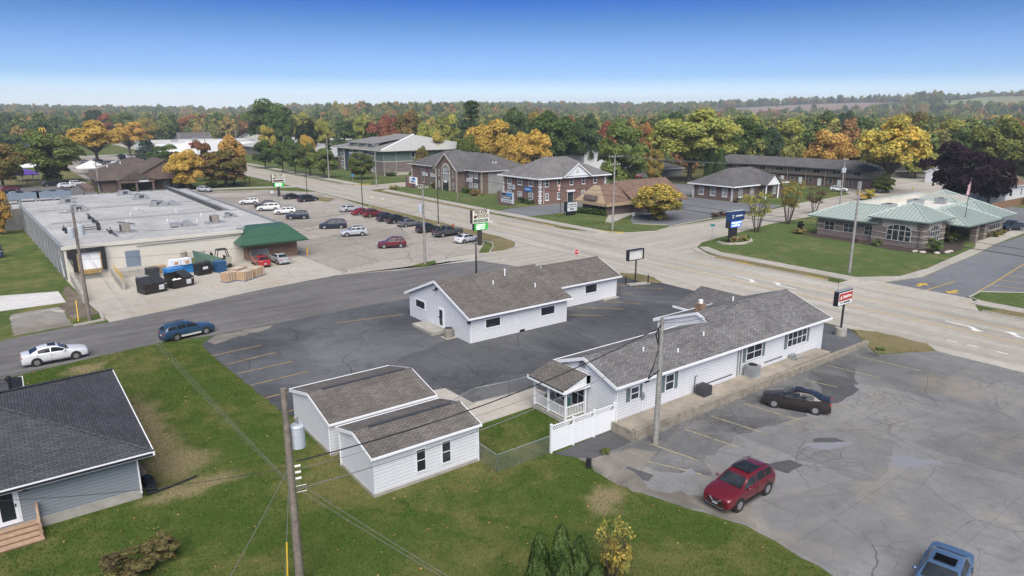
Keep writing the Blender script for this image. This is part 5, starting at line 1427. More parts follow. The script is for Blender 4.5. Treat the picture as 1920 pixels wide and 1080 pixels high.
b_ = MB(); b_.tube((26.5, 27.5, 0), (26.5, 27.5, 0.55), 0.17, 0.17, 10); b_.tube((26.5, 27.5, 0.55), (26.5, 27.5, 0.58), 0.19, 0.19, 10); b_.build('pipe_stub', M['black'], label='short dark pipe stub at the edge of the grey lot', cat='post')
for lab_, p_, q_ in (('broken pale kerb stone lying at the street by the utility pole', (4.2, 80.3), (7.0, 80.9)), ('pale plank lying left of the utility pole base', (2.9, 88.4), (3.9, 86.9)), ('pale plank lying right of the utility pole base', (6.9, 81.8), (7.0, 84.0))):
    d_ = Vector((q_[0] - p_[0], q_[1] - p_[1])); b_ = MB(); b_.cbox(((p_[0] + q_[0]) / 2, (p_[1] + q_[1]) / 2, 0.09), (d_.length, 0.3, 0.18), math.atan2(d_.y, d_.x)); b_.build('kerb_stone', M['kerb'], label=lab_, cat='stone')

# ---------------------------------------------------------------- brown building behind the store
Bb = thing('bank_building', 'dark brown building with brown hip roof behind the grocery store', 'building', (34, 232, 0))
b_ = MB(); b_.box(23.5, 46, 222, 248, 0, 3.4); b_.build('wall', M['brick_dk'], Bb)
hip_roof(Bb, 22.0, 47.2, 220.6, 249.5, 3.4, 8.6, M['sh_cocoa'], M['brick_dk'], ridge=(34.6, 231, 34.6, 241))
b_ = MB(); b_.extr([(33.0, 3.0), (46.4, 3.0), (46.4, 4.6), (39.7, 8.3), (33.0, 4.6)], 'y', 219.4, 236); b_.build('gable_wing', M['brick_dk'], Bb)
b_ = MB()
b_.slab([(32.6, 219, 4.6), (39.7, 219, 8.5), (39.7, 238, 8.5), (32.6, 238, 4.6)], 0.2); b_.slab([(39.7, 219, 8.5), (46.8, 219, 4.6), (46.8, 238, 4.6), (39.7, 238, 8.5)], 0.2); b_.build('gable_roof', M['sh_cocoa'], Bb)
b_ = MB(); b_.box(27, 36, 217.5, 221.5, 2.5, 3.3); b_.build('entry_canopy', M['brick_dk'], Bb)
b_ = MB(); b_.extr([(26.8, 3.3), (36.2, 3.3), (31.5, 5.8)], 'y', 217.3, 223); b_.build('entry_gable', M['sh_cocoa'], Bb)
for x_ in (27.3, 31.5, 35.7):
    b_ = MB(); b_.box(x_ - .25, x_ + .25, 217.7, 218.2, 0, 2.5); b_.build('column', M['brick_dk'], Bb)
for a0_ in (28.2, 31.0, 38.5, 41.0, 43.2): window(Bb, '-y', 222.0 if a0_ < 33 else 219.4, a0_, a0_ + 1.8, 0.6, 2.6, 2, 1, fmat=M['blackm'], gmat=M['glass'])
b_ = MB(); b_.box(32.2, 34.6, 217.42, 217.48, 2.7, 3.1); b_.build('lettering_panel', M['plate'], Bb)
b_ = MB(); b_.box(19.5, 22.0, 226, 240, 0, 1.1); b_.build('planter_wall', M['brick_dk'], Bb)
for x_, y_, z_ in ((30, 232, 7.0), (27, 236, 5.9), (33, 240, 8.3)): pipe_vent(Bb, x_, y_, z_, 0.6, 0.15)

# ---------------------------------------------------------------- white retail block and far-left houses
Wt = thing('retail_block', 'white flat-roofed retail block far left beyond the yellow trees', 'building', (100, 425, 0))
b_ = MB(); b_.box(70, 132, 405, 470, 0, 6.0); b_.build('wall', M['white'], Wt)
b_ = MB(); b_.box(70.4, 131.6, 405.4, 469.6, 6.0, 6.1); b_.build('roof', M['newslab'], Wt)
b_ = MB(); b_.box(84, 104, 403, 406, 0, 7.2); b_.build('entrance_block', M['white'], Wt)
for k_ in range(6): window(Wt, '-x', 70.0, 408 + k_ * 9, 412 + k_ * 9, 2.4, 4.6, 1, 1, gmat=M['glass'])
for k_ in range(5): window(Wt, '-y', 405.0, 107 + k_ * 5, 110.5 + k_ * 5, 0.5, 3.2, 1, 1, gmat=M['glass'])
for x_, y_ in ((84, 430), (98, 445), (112, 428), (120, 452)):
    b_ = MB(); b_.box(x_ - 1.5, x_ + 1.5, y_ - 1.2, y_ + 1.2, 6.1, 7.5); b_.build('rooftop_box', M['hvac'], Wt)
b_ = MB(); b_.box(85.5, 92, 402.9, 402.98, 5.2, 6.3); b_.build('sign_panel', M['red_l'], Wt)
Wt2 = thing('retail_block', 'low pale retail block right of the orange and green maple', 'building', (160, 470, 0))
b_ = MB(); b_.box(134, 196, 440, 500, 0, 5.2); b_.build('wall', M['offwhite'], Wt2)
b_ = MB(); b_.box(134.4, 195.6, 440.4, 499.6, 5.2, 5.3); b_.build('roof', M['roofmem'], Wt2)
for k_ in range(7): window(Wt2, '-x', 134.0, 444 + k_ * 7, 448 + k_ * 7, 0.6, 3.0, 1, 1)


def small_house(label, x0, x1, y0, y1, ze, zr, wall, roof, wins=(), hip=False, name='house', cat='house', ax='x'):
    o = thing(name, label, cat, ((x0 + x1) / 2, (y0 + y1) / 2, 0))
    if hip:
        b = MB(); b.box(x0, x1, y0, y1, 0, ze); b.build('wall', wall, o)
        hip_roof(o, x0 - .5, x1 + .5, y0 - .5, y1 + .5, ze, zr, roof, M['white'])
    elif ax == 'x':
        gable_walls(o, x0, x1, y0, y1, 0, ze, zr - .05, wall); gable_roof(o, x0, x1, y0, y1, ze + .03, zr, 0.4, roof, M['white'])
    else:
        b = MB(); xm = (x0 + x1) / 2
        b.extr([(x0, 0), (x1, 0), (x1, ze), (xm, zr - .05), (x0, ze)], 'y', y0, y1); b.build('wall', wall, o)
        b = MB(); s = (zr - ze) / (xm - x0)
        b.slab([(x0 - .4, y0 - .3, ze - .4 * s + .12), (xm, y0 - .3, zr + .1), (xm, y1 + .3, zr + .1), (x0 - .4, y1 + .3, ze - .4 * s + .12)], 0.12)
        b.slab([(xm, y0 - .3, zr + .1), (x1 + .4, y0 - .3, ze - .4 * s + .12), (x1 + .4, y1 + .3, ze - .4 * s + .12), (xm, y1 + .3, zr + .1)], 0.12)
        b.build('roof', roof, o)
        b = MB(); yy = y0 - .36
        for (p, q) in (((x0 - .4, ze - .4 * s), (xm, zr)), ((xm, zr), (x1 + .4, ze - .4 * s))):
            b.extr([(p[0], p[1] - .12), (q[0], q[1] - .12), (q[0], q[1] + .14), (p[0], p[1] + .14)], 'y', yy, yy + .05)
        b.build('rake_board', M['white'], o)
    for (face, c, a0, a1, z0, z1) in wins: window(o, face, c, a0, a1, z0, z1, 1, 2)
    return o


small_house('brick restaurant with white trimmed gable at the far left', 24, 40, 545, 560, 4.0, 7.0, M['brick_org'], M['sh_tan'], [('-y', 545, 29, 32, 1, 3)], ax='y', name='restaurant', cat='restaurant')
small_house('white house far left beneath the tan autumn tree', 4, 20, 520, 532, 4.5, 7.5, M['white'], M['sh_off'], [('-y', 520, 7, 9, 1.5, 3.5), ('-y', 520, 14, 16, 1.5, 3.5)])
small_house('pale house with grey roof right of the tan far tree', 148, 166, 520, 534, 5, 9, M['cream'], M['sh_off'], [('-y', 520, 152, 154, 1.5, 3.5)], ax='y')
small_house('grey roofed house left of the white retail block poles', 104, 124, 512, 526, 5, 9.0, M['sid_grey'], M['sh_off'])

# ---------------------------------------------------------------- green-grey civic building
Cv = thing('civic_building', 'two-storey building with brick base, sage upper walls and pale metal hip roof', 'building', (130, 240, 0))
b_ = MB(); b_.box(110, 150, 222, 262, 0, 4.8); b_.build('wall', M['brick_tau'], Cv)
b_ = MB(); b_.box(110.02, 149.98, 222.02, 261.98, 4.8, 8.9); b_.build('upper_wall', M['sid_green'], Cv)
b_ = MB(); b_.box(109.9, 150.1, 221.9, 262.1, 4.75, 4.95); b_.build('band_course', M['trim'], Cv)
M['metal_p'] = plain('pale_metal_roof', (0.40, 0.40, 0.375), 0.5, 0.0, var=0.08)
M['metal_t'] = plain('taupe_metal_roof', (0.235, 0.225, 0.205), 0.5, 0.0, var=0.08)
rfC, cC, PC, QC = hip_roof(Cv, 108.4, 153.0, 220.0, 264.0, 8.9, 13.6, M['metal_p'], M['trim'], ridge=(130, 236, 130, 250), fasc=0.35)
b_ = MB(); b_.add([(108.45, 220.06, 8.96), (108.45, 263.9, 8.96), (129.98, 250, 13.66), (129.98, 236, 13.66)], [(3, 2, 1, 0)]); b_.build('front_slope', M['metal_t'], rfC)
b_ = MB(); b_.tube((108.4, 220, 9.0), (130, 236, 13.7), 0.35, 0.35, 6); b_.build('hip_cap', M['white'], rfC)
for k_ in range(3):
    y_ = 234 + k_ * 8.2
    b_ = MB(); b_.box(111.4, 113.2, y_ - 2.6, y_ + 2.6, 9.4, 10.9); b_.build('dormer_wall', M['sid_green'], Cv)
    window(Cv, '-x', 111.4, y_ - 2.0, y_ + 2.0, 9.9, 10.7, 4, 1, fw=0.12)
    b_ = MB(); b_.slab([(110.4, y_ - 3.2, 10.95), (122, y_ - 3.2, 12.6), (122, y_ + 3.2, 12.6), (110.4, y_ + 3.2, 10.95)], 0.25); b_.build('dormer_roof', M['metal_t'], Cv)
M['navy'] = plain('navy_panel', (0.03, 0.05, 0.085), 0.5, var=0.1)
for y_ in (236.6, 244.8, 253.0):
    b_ = MB(); b_.box(109.6, 109.98, y_ - 1.1, y_ + 1.1, 0.4, 8.6); b_.build('blue_panel', M['navy'], Cv)
    b_ = MB(); b_.box(109.3, 109.58, y_ + 1.1, y_ + 1.5, 0.2, 8.7); b_.build('pilaster', M['trim'], Cv)
for y_ in (229.5, 232.8, 241, 249, 257):
    for z0_ in (1.0, 5.3): window(Cv, '-x', 110.0, y_ - 1.4, y_ + 1.4, z0_, z0_ + 2.7, 3, 2, fw=0.2)
for a0_ in (121, 134, 144): window(Cv, '-y', 222.0, a0_, a0_ + 1.6, 6.0, 8.2, 1, 1, fw=0.15)
for x_ in (110.1, 115): downspout(Cv, x_, 221.9, 0.2, 8.6, M['trim'])
b_ = MB(); b_.box(110.0, 150, 221.7, 221.95, 0, 1.0); b_.build('stone_base', M['stone'], Cv)
# low wing to the left
b_ = MB(); b_.box(112, 150, 264.5, 420, 0, 4.6); b_.build('rear_wing', M['brick_tau'], Cv)
b_ = MB(); b_.slab([(110.5, 264.5, 4.6), (131, 264.5, 7.2), (131, 421, 7.2), (110.5, 421, 4.6)], 0.2); b_.slab([(131, 264.5, 7.2), (152, 264.5, 4.6), (152, 421, 4.6), (131, 421, 7.2)], 0.2); b_.build('rear_wing_roof', M['metal_p'], Cv)

# ---------------------------------------------------------------- brick office with the arched gable
O1 = thing('brick_office', 'two-storey brick office with pointed entrance gable and arched window', 'building', (110, 172, 0))
b_ = MB(); b_.box(105.5, 122, 154.3, 193.5, 0, 6.2); b_.build('wall', M['brick_dk'], O1)
b_ = MB(); b_.box(107.6, 121.9, 154.2, 154.29, 0, 6.15); b_.build('side_panel', M['greywall'], O1)
hip_roof(O1, 104.6, 122.9, 153.4, 194.4, 6.2, 10.3, M['sh_off'], M['trim'])
b_ = MB(); b_.extr([(162.0, 0), (172.8, 0), (172.8, 6.2), (167.4, 10.2), (162.0, 6.2)], 'x', 102.2, 110); b_.build('entrance_gable', M['brick_dk'], O1)
b_ = MB(); b_.slab([(101.8, 161.2, 5.85), (112, 161.2, 5.85), (112, 167.4, 10.45), (101.8, 167.4, 10.45)], 0.2); b_.slab([(101.8, 167.4, 10.45), (112, 167.4, 10.45), (112, 173.6, 5.85), (101.8, 173.6, 5.85)], 0.2); g_ = b_.build('gable_roof', M['sh_off'], O1)
b_ = MB()
for (p, q) in (((161.2, 5.6), (167.4, 10.2)), ((167.4, 10.2), (173.6, 5.6))): b_.extr([(p[0], p[1]), (q[0], q[1]), (q[0], q[1] + .28), (p[0], p[1] + .28)], 'x', 101.7, 101.79)
b_.build('rake_board', M['trim'], g_)
# arched surround and glass
def arch_pts(cy, w, z0, zs, zt, n=8):
    out = [(cy - w, z0)]
    for k in range(n + 1):
        a = math.pi - math.pi * k / n
        out.append((cy + w * math.cos(a), zs + (zt - zs) * math.sin(a) ** 0.85))
    return out + [(cy + w, z0)]


b_ = MB(); b_.extr(arch_pts(167.4, 2.3, 0.1, 5.0, 7.8), 'x', 102.06, 102.18); b_.build('arch_surround', M['stone'], O1)
b_ = MB(); b_.extr(arch_pts(167.4, 1.9, 3.2, 5.0, 7.3), 'x', 102.0, 102.055); ar_ = b_.build('arch_window', M['glass_l'], O1)
for k_ in (-1, 0, 1):
    b_ = MB(); b_.box(101.95, 101.99, 167.4 + k_ * 0.9 - .06, 167.4 + k_ * 0.9 + .06, 3.2, 6.4); b_.build('mullion', M['white'], ar_)
b_ = MB(); b_.box(101.95, 101.99, 165.5, 169.3, 4.9, 5.02); b_.build('mullion', M['white'], ar_)
b_ = MB(); b_.box(101.98, 102.05, 165.9, 168.9, 0.1, 3.0); b_.build('entry_door', M['glass'], O1)
b_ = MB(); b_.box(101.9, 102.0, 166.5, 168.3, 2.4, 2.95); b_.build('number_plate', M['white'], O1)
for y_ in (163.6, 171.2):
    for z_ in (0.9, 4.0): window(O1, '-x', 102.2, y_ - .45, y_ + .45, z_, z_ + 1.8, 1, 1, fmat=M['stone'], gmat=M['glass_l'], sill=0.15)
for y_ in (157.2, 159.6, 161.2 - 0.6, 176.3, 181.2, 186.2):
    if y_ == 160.6: continue
    for z_ in (0.9, 4.0): window(O1, '-x', 105.5, y_ - .85, y_ + .85, z_, z_ + 1.8, 2, 2, fmat=M['stone'] if y_ > 170 else M['white'], gmat=M['glass'] if y_ > 170 else M['glass_l'], sill=0.15, fw=0.12)
for y_ in (154.4, 162.1 - .3, 172.9, 193.3):
    b_ = MB(); x_ = 105.5 if y_ in (154.4, 193.3) else 102.2
    b_.box(x_ - .12, x_ - .003, y_ - .35, y_ + .35, 0, 6.1); b_.build('quoin_pier', M['stone'], O1)
for y_, m_ in ((180.0, 'plate'), (185.0, 'plate'), (160.2, 'plate'), (157.0, 'acdark')):
    b_ = MB(); b_.box(105.3, 105.49, y_ - 1.5, y_ + 1.5, 2.9, 3.8); sg_ = b_.build('wall_sign', M[m_], O1)
    b_ = MB(); b_.box(105.27, 105.299, y_ - 1.1, y_ + 1.1, 3.28, 3.42); b_.build('sign_print', M['bluegrey'], sg_)
for x_, y_ in ((111.5, 157.5), (112.3, 157.3)): pipe_vent(O1, x_, y_, 7.6, 0.7, 0.18)
for y_ in (158.5, 160.6):
    b_ = MB()

# ---------------------------------------------------------------- brick office with the white pediment
O2 = thing('brick_office', 'two-storey red brick office with white pediment and white corner quoins', 'building', (114, 134, 0))
b_ = MB(); b_.box(103.7, 125.6, 127.2, 142.0, 0, 6.3); b_.build('wall', M['brick_red'], O2)
hip_roof(O2, 102.7, 126.6, 126.2, 143.0, 6.3, 10.7, M['sh_off2'], M['white'], fasc=0.3)
b_ = MB(); b_.extr([(110.6, 6.45), (118.8, 6.45), (114.7, 9.2)], 'y', 126.05, 133); b_.build('pediment', M['white'], O2)
b_ = MB(); b_.slab([(110.0, 125.8, 6.3), (114.7, 125.8, 9.45), (114.7, 134.5, 9.45), (110.0, 134.5, 6.3)], 0.15); b_.slab([(114.7, 125.8, 9.45), (119.4, 125.8, 6.3), (119.4, 134.5, 6.3), (114.7, 134.5, 9.45)], 0.15); g_ = b_.build('pediment_roof', M['sh_off2'], O2)
b_ = MB()
for (p, q) in (((110.0, 6.15), (114.7, 9.3)), ((114.7, 9.3), (119.4, 6.15))): b_.extr([(p[0], p[1] - .1), (q[0], q[1] - .1), (q[0], q[1] + .2), (p[0], p[1] + .2)], 'y', 125.7, 125.79)
b_.build('rake_board', M['white'], g_)
b_ = MB(); b_.tube((114.7, 126.04, 7.6), (114.7, 125.98, 7.6), 0.5, 0.5, 14); b_.build('medallion', M['trim'], O2)
for a0_, two_ in ((105.4, 1), (109.2, 1), (113.2, 0), (117.2, 1), (121.2, 1)):
    window(O2, '-y', 127.2, a0_, a0_ + 1.1, 4.2, 5.8, 1, 2, sill=0.12, fw=0.1)
    if two_: window(O2, '-y', 127.2, a0_, a0_ + 1.1, 0.9, 2.6, 1, 2, sill=0.12, fw=0.1, gmat=M['glass_l'])
door(O2, '-y', 127.2, 112.6, 114.4, 0.1, 2.4, M['glass'], glass=False)
b_ = MB(); b_.box(112.2, 114.8, 126.9, 127.19, 2.5, 2.95); b_.build('door_hood', M['white'], O2)
for y_ in (130.6, 135.0, 139.4):
    for z_ in (0.9, 4.2): window(O2, '-x', 103.7, y_ - .85, y_ + .85, z_, z_ + 1.65, 2, 2, sill=0.12, fw=0.1, gmat=M['glass_l'] if z_ < 2 else None)
for y_, m_ in ((138.4, 'plate'), (131.6, 'blue_p')):
    b_ = MB(); b_.box(103.5, 103.69, y_ - 1.4, y_ + 1.4, 2.85, 3.95); sg_ = b_.build('wall_sign', M[m_], O2)
    b_ = MB(); b_.box(103.47, 103.499, y_ - 1.0, y_ + 1.0, 3.25, 3.5); b_.build('sign_print', M['blackm'] if m_ == 'plate' else M['plate'], sg_)
for cx_, cy_ in ((103.7, 127.2), (103.7, 142.0), (125.6, 127.2)):
    for k_ in range(11):
        w_ = 0.55 if k_ % 2 else 0.38; z_ = 0.15 + k_ * 0.55
        b_ = MB()
        if cx_ < 110: b_.box(cx_ - .06, cx_ - .003, (cy_ - .05) if cy_ < 130 else cy_ - w_, (cy_ + w_) if cy_ < 130 else cy_, z_, z_ + .42)
        if cy_ < 130: b_.box(cx_ - .06 if cx_ < 110 else cx_ - w_, cx_ + w_ if cx_ < 110 else cx_ + .05, cy_ - .06, cy_ - .003, z_ + .003, z_ + .423)
        b_.build('quoin', M['white'], O2)
downspout(O2, 104.9, 127.1, 0.1, 6.2)

# ---------------------------------------------------------------- tan clinic with the brown roof
O3 = thing('tan_clinic', 'low tan and brick clinic with steep brown shingle roofs', 'building', (110, 108, 0))
b_ = MB(); b_.box(103.9, 122, 104.6, 112.3, 0, 2.5); b_.build('wall', M['brick_tau'], O3)
# front hipped gable (faces the main road)
b_ = MB()
P_ = [(102.6, 103.5, 2.4), (102.6, 113.6, 2.4), (103.6, 111.5, 4.6), (104.8, 109.2, 6.0), (104.8, 108.0, 6.0), (103.6, 105.7, 4.6)]
b_.add([(102.5, 103.5, 2.5), (102.5, 113.6, 2.5), (104.6, 109.4, 6.1), (104.6, 107.7, 6.1)], [(0, 3, 2, 1)]); b_.build('front_face', M['taupe'], O3)
b_ = MB()
b_.slab([(102.5, 103.4, 2.5), (114, 103.4, 2.5), (110, 107.7, 6.1), (104.6, 107.7, 6.1)], 0.2); b_.slab([(104.6, 109.4, 6.1), (110, 109.4, 6.1), (114, 113.6, 2.5), (102.5, 113.6, 2.5)], 0.2); b_.slab([(104.6, 107.7, 6.1), (110, 107.7, 6.1), (110, 109.4, 6.1), (104.6, 109.4, 6.1)], 0.2); b_.build('roof', M['sh_tan'], O3)
b_ = MB(); b_.box(102.2, 102.5, 103.2, 113.8, 2.1, 2.75); b_.box(102.2, 114, 103.1, 103.38, 2.1, 2.75); b_.build('fascia', M['taupe'], O3)
b_ = MB(); b_.slab([(102.15, 106.2, 3.3), (102.15, 110.4, 3.3), (102.75, 110.4, 4.1), (102.75, 106.2, 4.1)][::-1], 0.12); b_.build('sign_hood', M['sh_cocoa'], O3)
# rear, larger gable
b_ = MB()
b_.slab([(109.8, 101.5, 2.4), (127, 101.5, 2.4), (127, 108.8, 6.7), (109.8, 108.8, 6.7)], 0.25); b_.slab([(109.8, 108.8, 6.7), (127, 108.8, 6.7), (127, 115.5, 2.4), (109.8, 115.5, 2.4)], 0.25); b_.build('rear_roof', M['sh_tan'], O3)
b_ = MB(); b_.extr([(101.6, 2.2), (115.4, 2.2), (108.8, 6.4)], 'x', 110.2, 126.6); b_.build('rear_gable', M['taupe'], O3)
b_ = MB(); b_.box(112, 126.4, 103, 114, 0, 2.3); b_.build('rear_wall', M['brick_tau'], O3)
for y_ in (106, 108.2, 110.4):
    window(O3, '-x', 103.9, y_ - .7, y_ + .7, 1.3, 2.2, 1, 1, fmat=M['blackm'])
b_ = MB(); b_.box(103.78, 103.89, 104.6, 104.95, 0, 2.4); b_.build('corner_pier', M['taupe'], O3)
pipe_vent(O3, 109.8, 110.5, 5.2, 0.8, 0.15)

# ---------------------------------------------------------------- one-storey brick office and the townhouses
O4 = thing('brick_office', 'one-storey brick office with dark hip roof beyond the clinic lot', 'building', (157, 110, 0))
b_ = MB(); b_.box(146, 168, 103.2, 115.6, 0, 3.8); b_.build('wall', M['brick_dk'], O4)
hip_roof(O4, 145, 169, 102.2, 116.6, 3.8, 7.6, M['sh_off'], M['white'], fasc=0.3)
for y_ in (105.6, 109.2, 112.8): window(O4, '-x', 146, y_ - .75, y_ + .75, 1.0, 3.0, 1, 2, sill=0.12, gmat=M['glass_l'])
for a0_ in (148.4, 153.2, 163): window(O4, '-y', 103.2, a0_, a0_ + 1.5, 0.9, 3.0, 2, 2, sill=0.12, gmat=M['glass_l'])
b_ = MB(); b_.extr([(156.2, 3.6), (162.4, 3.6), (159.3, 6.1)], 'y', 100.6, 106); b_.build('portico_gable', M['white'], O4)
b_ = MB(); b_.slab([(155.8, 100.3, 3.7), (159.3, 100.3, 6.3), (159.3, 108, 6.3), (155.8, 108, 3.7)], .12); b_.slab([(159.3, 100.3, 6.3), (162.8, 100.3, 3.7), (162.8, 108, 3.7), (159.3, 108, 6.3)], .12); b_.build('portico_roof', M['sh_off'], O4)
for x_ in (156.6, 162.0):
    b_ = MB(); b_.tube((x_, 100.9, 0), (x_, 100.9, 3.6), 0.18, 0.15, 10); b_.build('column', M['white'], O4)
door(O4, '-y', 103.2, 158.7, 159.9, 0.05, 2.3, M['white'])
for k_ in range(9):
    for cy_ in (103.2, 115.6):
        b_ = MB(); b_.box(145.94, 145.997, cy_ if cy_ < 110 else cy_ - .5, cy_ + .5 if cy_ < 110 else cy_, 0.1 + k_ * .42, 0.4 + k_ * .42); b_.build('quoin', M['white'], O4)

T_ = thing('townhouse_row', 'long two-storey brown townhouse row with dark roof on the right', 'townhouses', (205, 115, 0))
b_ = MB(); b_.box(200.3, 210, 96.8, 152, 0, 3.0); b_.build('lower_wall', M['brick_dk'], T_)
b_ = MB(); b_.box(199.6, 210, 96.2, 152, 3.0, 5.4); b_.build('upper_wall', M['sid_tan'], T_)
hip_roof(T_, 198.6, 211, 95.2, 153, 5.4, 7.8, M['sh_off'], M['acdark'])
for k_ in range(8):
    y_ = 100 + k_ * 6.2
    window(T_, '-x', 199.6, y_ - 1.5, y_ + 1.0, 3.8, 5.0, 2, 1, fmat=M['trim']); window(T_, '-x', 200.3, y_ + 1.0, y_ + 2.3, 0.8, 2.2, 1, 2, fmat=M['trim'])
    door(T_, '-x', 200.3, y_ - 1.6, y_ - 0.6, 0.1, 2.2, M['white'], glass=False)
    downspout(T_, 199.5, y_ + 3.0, 0.1, 5.3, M['trim'])
small_house('white two-storey house behind the pediment office', 176, 190, 190, 204, 6.5, 11, M['sid_white'], M['sh_off2'], [('-y', 190, 179, 180.2, 5, 7), ('-y', 190, 185, 186.2, 1.5, 3.5)], ax='y')
small_house('grey roofed house behind the pediment office, left of the white house', 176, 196, 214, 228, 5.2, 9.2, M['sid_grey'], M['sh_off2'])
small_house('low dark-roofed garage behind the parked red vehicles', 180, 196, 160, 172, 2.8, 5.2, M['sid_grey'], M['sh_off'], hip=True, name='garage', cat='garage')
small_house('white house peeking over the townhouse roof left of the orange tree', 250, 266, 172, 186, 4.5, 8.5, M['sid_white'], M['sh_off'], [('-y', 172, 257, 258.5, 5, 6.5)], ax='y')
small_house('pale grey house with blue-grey roof right of the tall yellow tree', 238, 248, 88, 97, 3.4, 5.8, M['sid_white'], M['sh_off2'], [('-x', 238, 91, 93, 1, 2.4)])
small_house('white house with tan roof beside the purple tree', 194, 208, 60.5, 72, 4.2, 7.4, M['sid_white'], M['sh_tan'], [('-y', 60.5, 197, 198, 1.6, 3.4), ('-y', 60.5, 203.5, 204.5, 1.6, 3.4)])
small_house('brown garage at the right edge of the picture', 196, 206, 48, 56, 2.8, 4.6, M['brick_dk'], M['sh_cocoa'], name='garage', cat='garage')
fo_ = thing('wood_fence', 'brown wooden privacy fence below the tan-roofed house', 'fence', (190, 58, 0))
for k_ in range(34):
    b_ = MB(); x_ = 178 + k_ * 0.62; b_.box(x_, x_ + .55, 57.9, 58.0, 0, 1.7); b_.build('board', M['deck_d'], fo_)
# farm buildings on the far slope
for i_, (px_, d_, w_, h_, m_, lab_) in enumerate(((1475, 1350, 26, 8, 'barn', 'dark red barn on the far slope below the ploughed field'), (1385, 1200, 16, 5, 'white', 'white shed among the far trees right of centre'), (1690, 1250, 40, 5, 'white', 'long white farm shed on the far slope at right'))):
    if m_ == 'barn': M['barn'] = plain('barn_red', (0.10, 0.035, 0.035), 0.8)
    X_, Y_ = cam_pt(px_, d_); z_ = ground_z(X_, Y_) - 0.5
    o_ = thing('barn', lab_, 'barn', (X_, Y_, z_))
    b_ = MB(); b_.extr([(Y_ - 6, z_), (Y_ + 6, z_), (Y_ + 6, z_ + h_), (Y_, z_ + h_ * 1.6), (Y_ - 6, z_ + h_)], 'x', X_ - w_ / 2, X_ + w_ / 2); b_.build('wall', M[m_], o_)
    b_ = MB(); b_.slab([(X_ - w_ / 2 - 1, Y_ - 7, z_ + h_ * .92), (X_ + w_ / 2 + 1, Y_ - 7, z_ + h_ * .92), (X_ + w_ / 2 + 1, Y_, z_ + h_ * 1.64), (X_ - w_ / 2 - 1, Y_, z_ + h_ * 1.64)], .3); b_.slab([(X_ - w_ / 2 - 1, Y_, z_ + h_ * 1.64), (X_ + w_ / 2 + 1, Y_, z_ + h_ * 1.64), (X_ + w_ / 2 + 1, Y_ + 7, z_ + h_ * .92), (X_ - w_ / 2 - 1, Y_ + 7, z_ + h_ * .92)], .3); b_.build('roof', M['barn'] if m_ == 'barn' else M['newslab'], o_)

# ---------------------------------------------------------------- bank with the green standing-seam roofs
K = thing('bank_building', 'bank with pale green standing-seam hip roofs and banded brick walls', 'bank', (128, 54, 0.1))
M['patina'] = plain('pale_green_metal', (0.325, 0.375, 0.345), 0.4, 0.0, var=0.06)
M['patina_l'] = plain('pale_green_cap', (0.42, 0.50, 0.46), 0.4, 0.0, var=0.05)
M['patina_d'] = plain('green_seam_metal', (0.13, 0.18, 0.155), 0.5, 0.0, var=0.05)


def banded(x0, x1, y0, y1, z0, z1, name='wall'):
    b = MB(); b.box(x0, x1, y0, y1, z0, z1); o = b.build(name, M['brick_tau'], K)
    z = z0 + 0.95
    while z < z1 - 0.3:
        b = MB(); b.box(x0 - .04, x1 + .04, y0 - .04, y1 + .04, z, z + .14); b.build('stone_band', M['stone'], o)
        z += 0.95
    return o


banded(117.3, 150, 54.0, 64.6, 0.1, 3.5)
banded(116.5, 124.8, 46.6, 54.6, 0.1, 4.55, 'bay_wall')
banded(124.9, 138, 50.5, 54.2, 0.1, 3.6)
banded(137.6, 146, 45.2, 62, 0.1, 3.4)
for x_, y_ in ((131.6, 44.6), (135.0, 44.6), (131.6, 49.0)):
    banded(x_ - .45, x_ + .45, y_ - .45, y_ + .45, 0.1, 3.3, 'portico_column')
b_ = MB(); b_.box(130.8, 138, 44.1, 50.4, 3.0, 3.4); b_.build('portico_beam', M['stone'], K)
b_ = MB(); b_.box(125.5, 137.5, 50.3, 50.49, 0.1, 3.0); b_.build('entry_glazing', M['glass'], K)


def metal_hip(x0, x1, y0, y1, ze, zr, ridge=None):
    rf, c, P, Q = hip_roof(K, x0, x1, y0, y1, ze, zr, M['patina'], M['patina_d'], ridge=ridge, fasc=0.2, caps=M['patina_l'])
    horiz = abs(Q[0] - P[0]) >= abs(Q[1] - P[1])
    if horiz: seams(rf, [c[0], c[1], Q, P], 1, 0.62, M['patina_d']); seams(rf, [c[3], c[0], P], 1, 0.62, M['patina_d'])
    else: seams(rf, [c[0], c[1], P], 1, 0.62, M['patina_d']); seams(rf, [c[3], c[0], P, Q], 1, 0.62, M['patina_d'])
    return rf


# left wing: mansard-like ring, roof slopes up to a flat well
rfL = MB()
el_ = [(116.3, 65.9, 3.5), (116.3, 53.6, 3.5)]
rfL.add([(116.3, 53.6, 3.5), (116.3, 66.0, 3.5), (121.4, 61.4, 5.8), (121.4, 53.6, 5.8)], [(0, 3, 2, 1)])
rfL.add([(116.3, 66.0, 3.5), (151, 66.0, 3.5), (151, 61.4, 5.8), (121.4, 61.4, 5.8)], [(0, 3, 2, 1)])
rfL.add([(121.4, 53.6, 5.8), (121.4, 61.4, 5.8), (121.6, 61.3, 4.4), (121.6, 53.6, 4.4)], [(0, 1, 2, 3)])
rw_ = rfL.build('wing_roof', M['patina'], K)
seams(rw_, [(116.3, 66.0, 3.5), (116.3, 53.6, 3.5), (121.4, 53.6, 5.8), (121.4, 61.4, 5.8)], 1, 0.62, M['patina_d'])
b_ = MB(); b_.tube((116.3, 66.0, 3.55), (121.4, 61.4, 5.86), 0.1, 0.1, 6); b_.build('hip_cap', M['patina_l'], rw_)
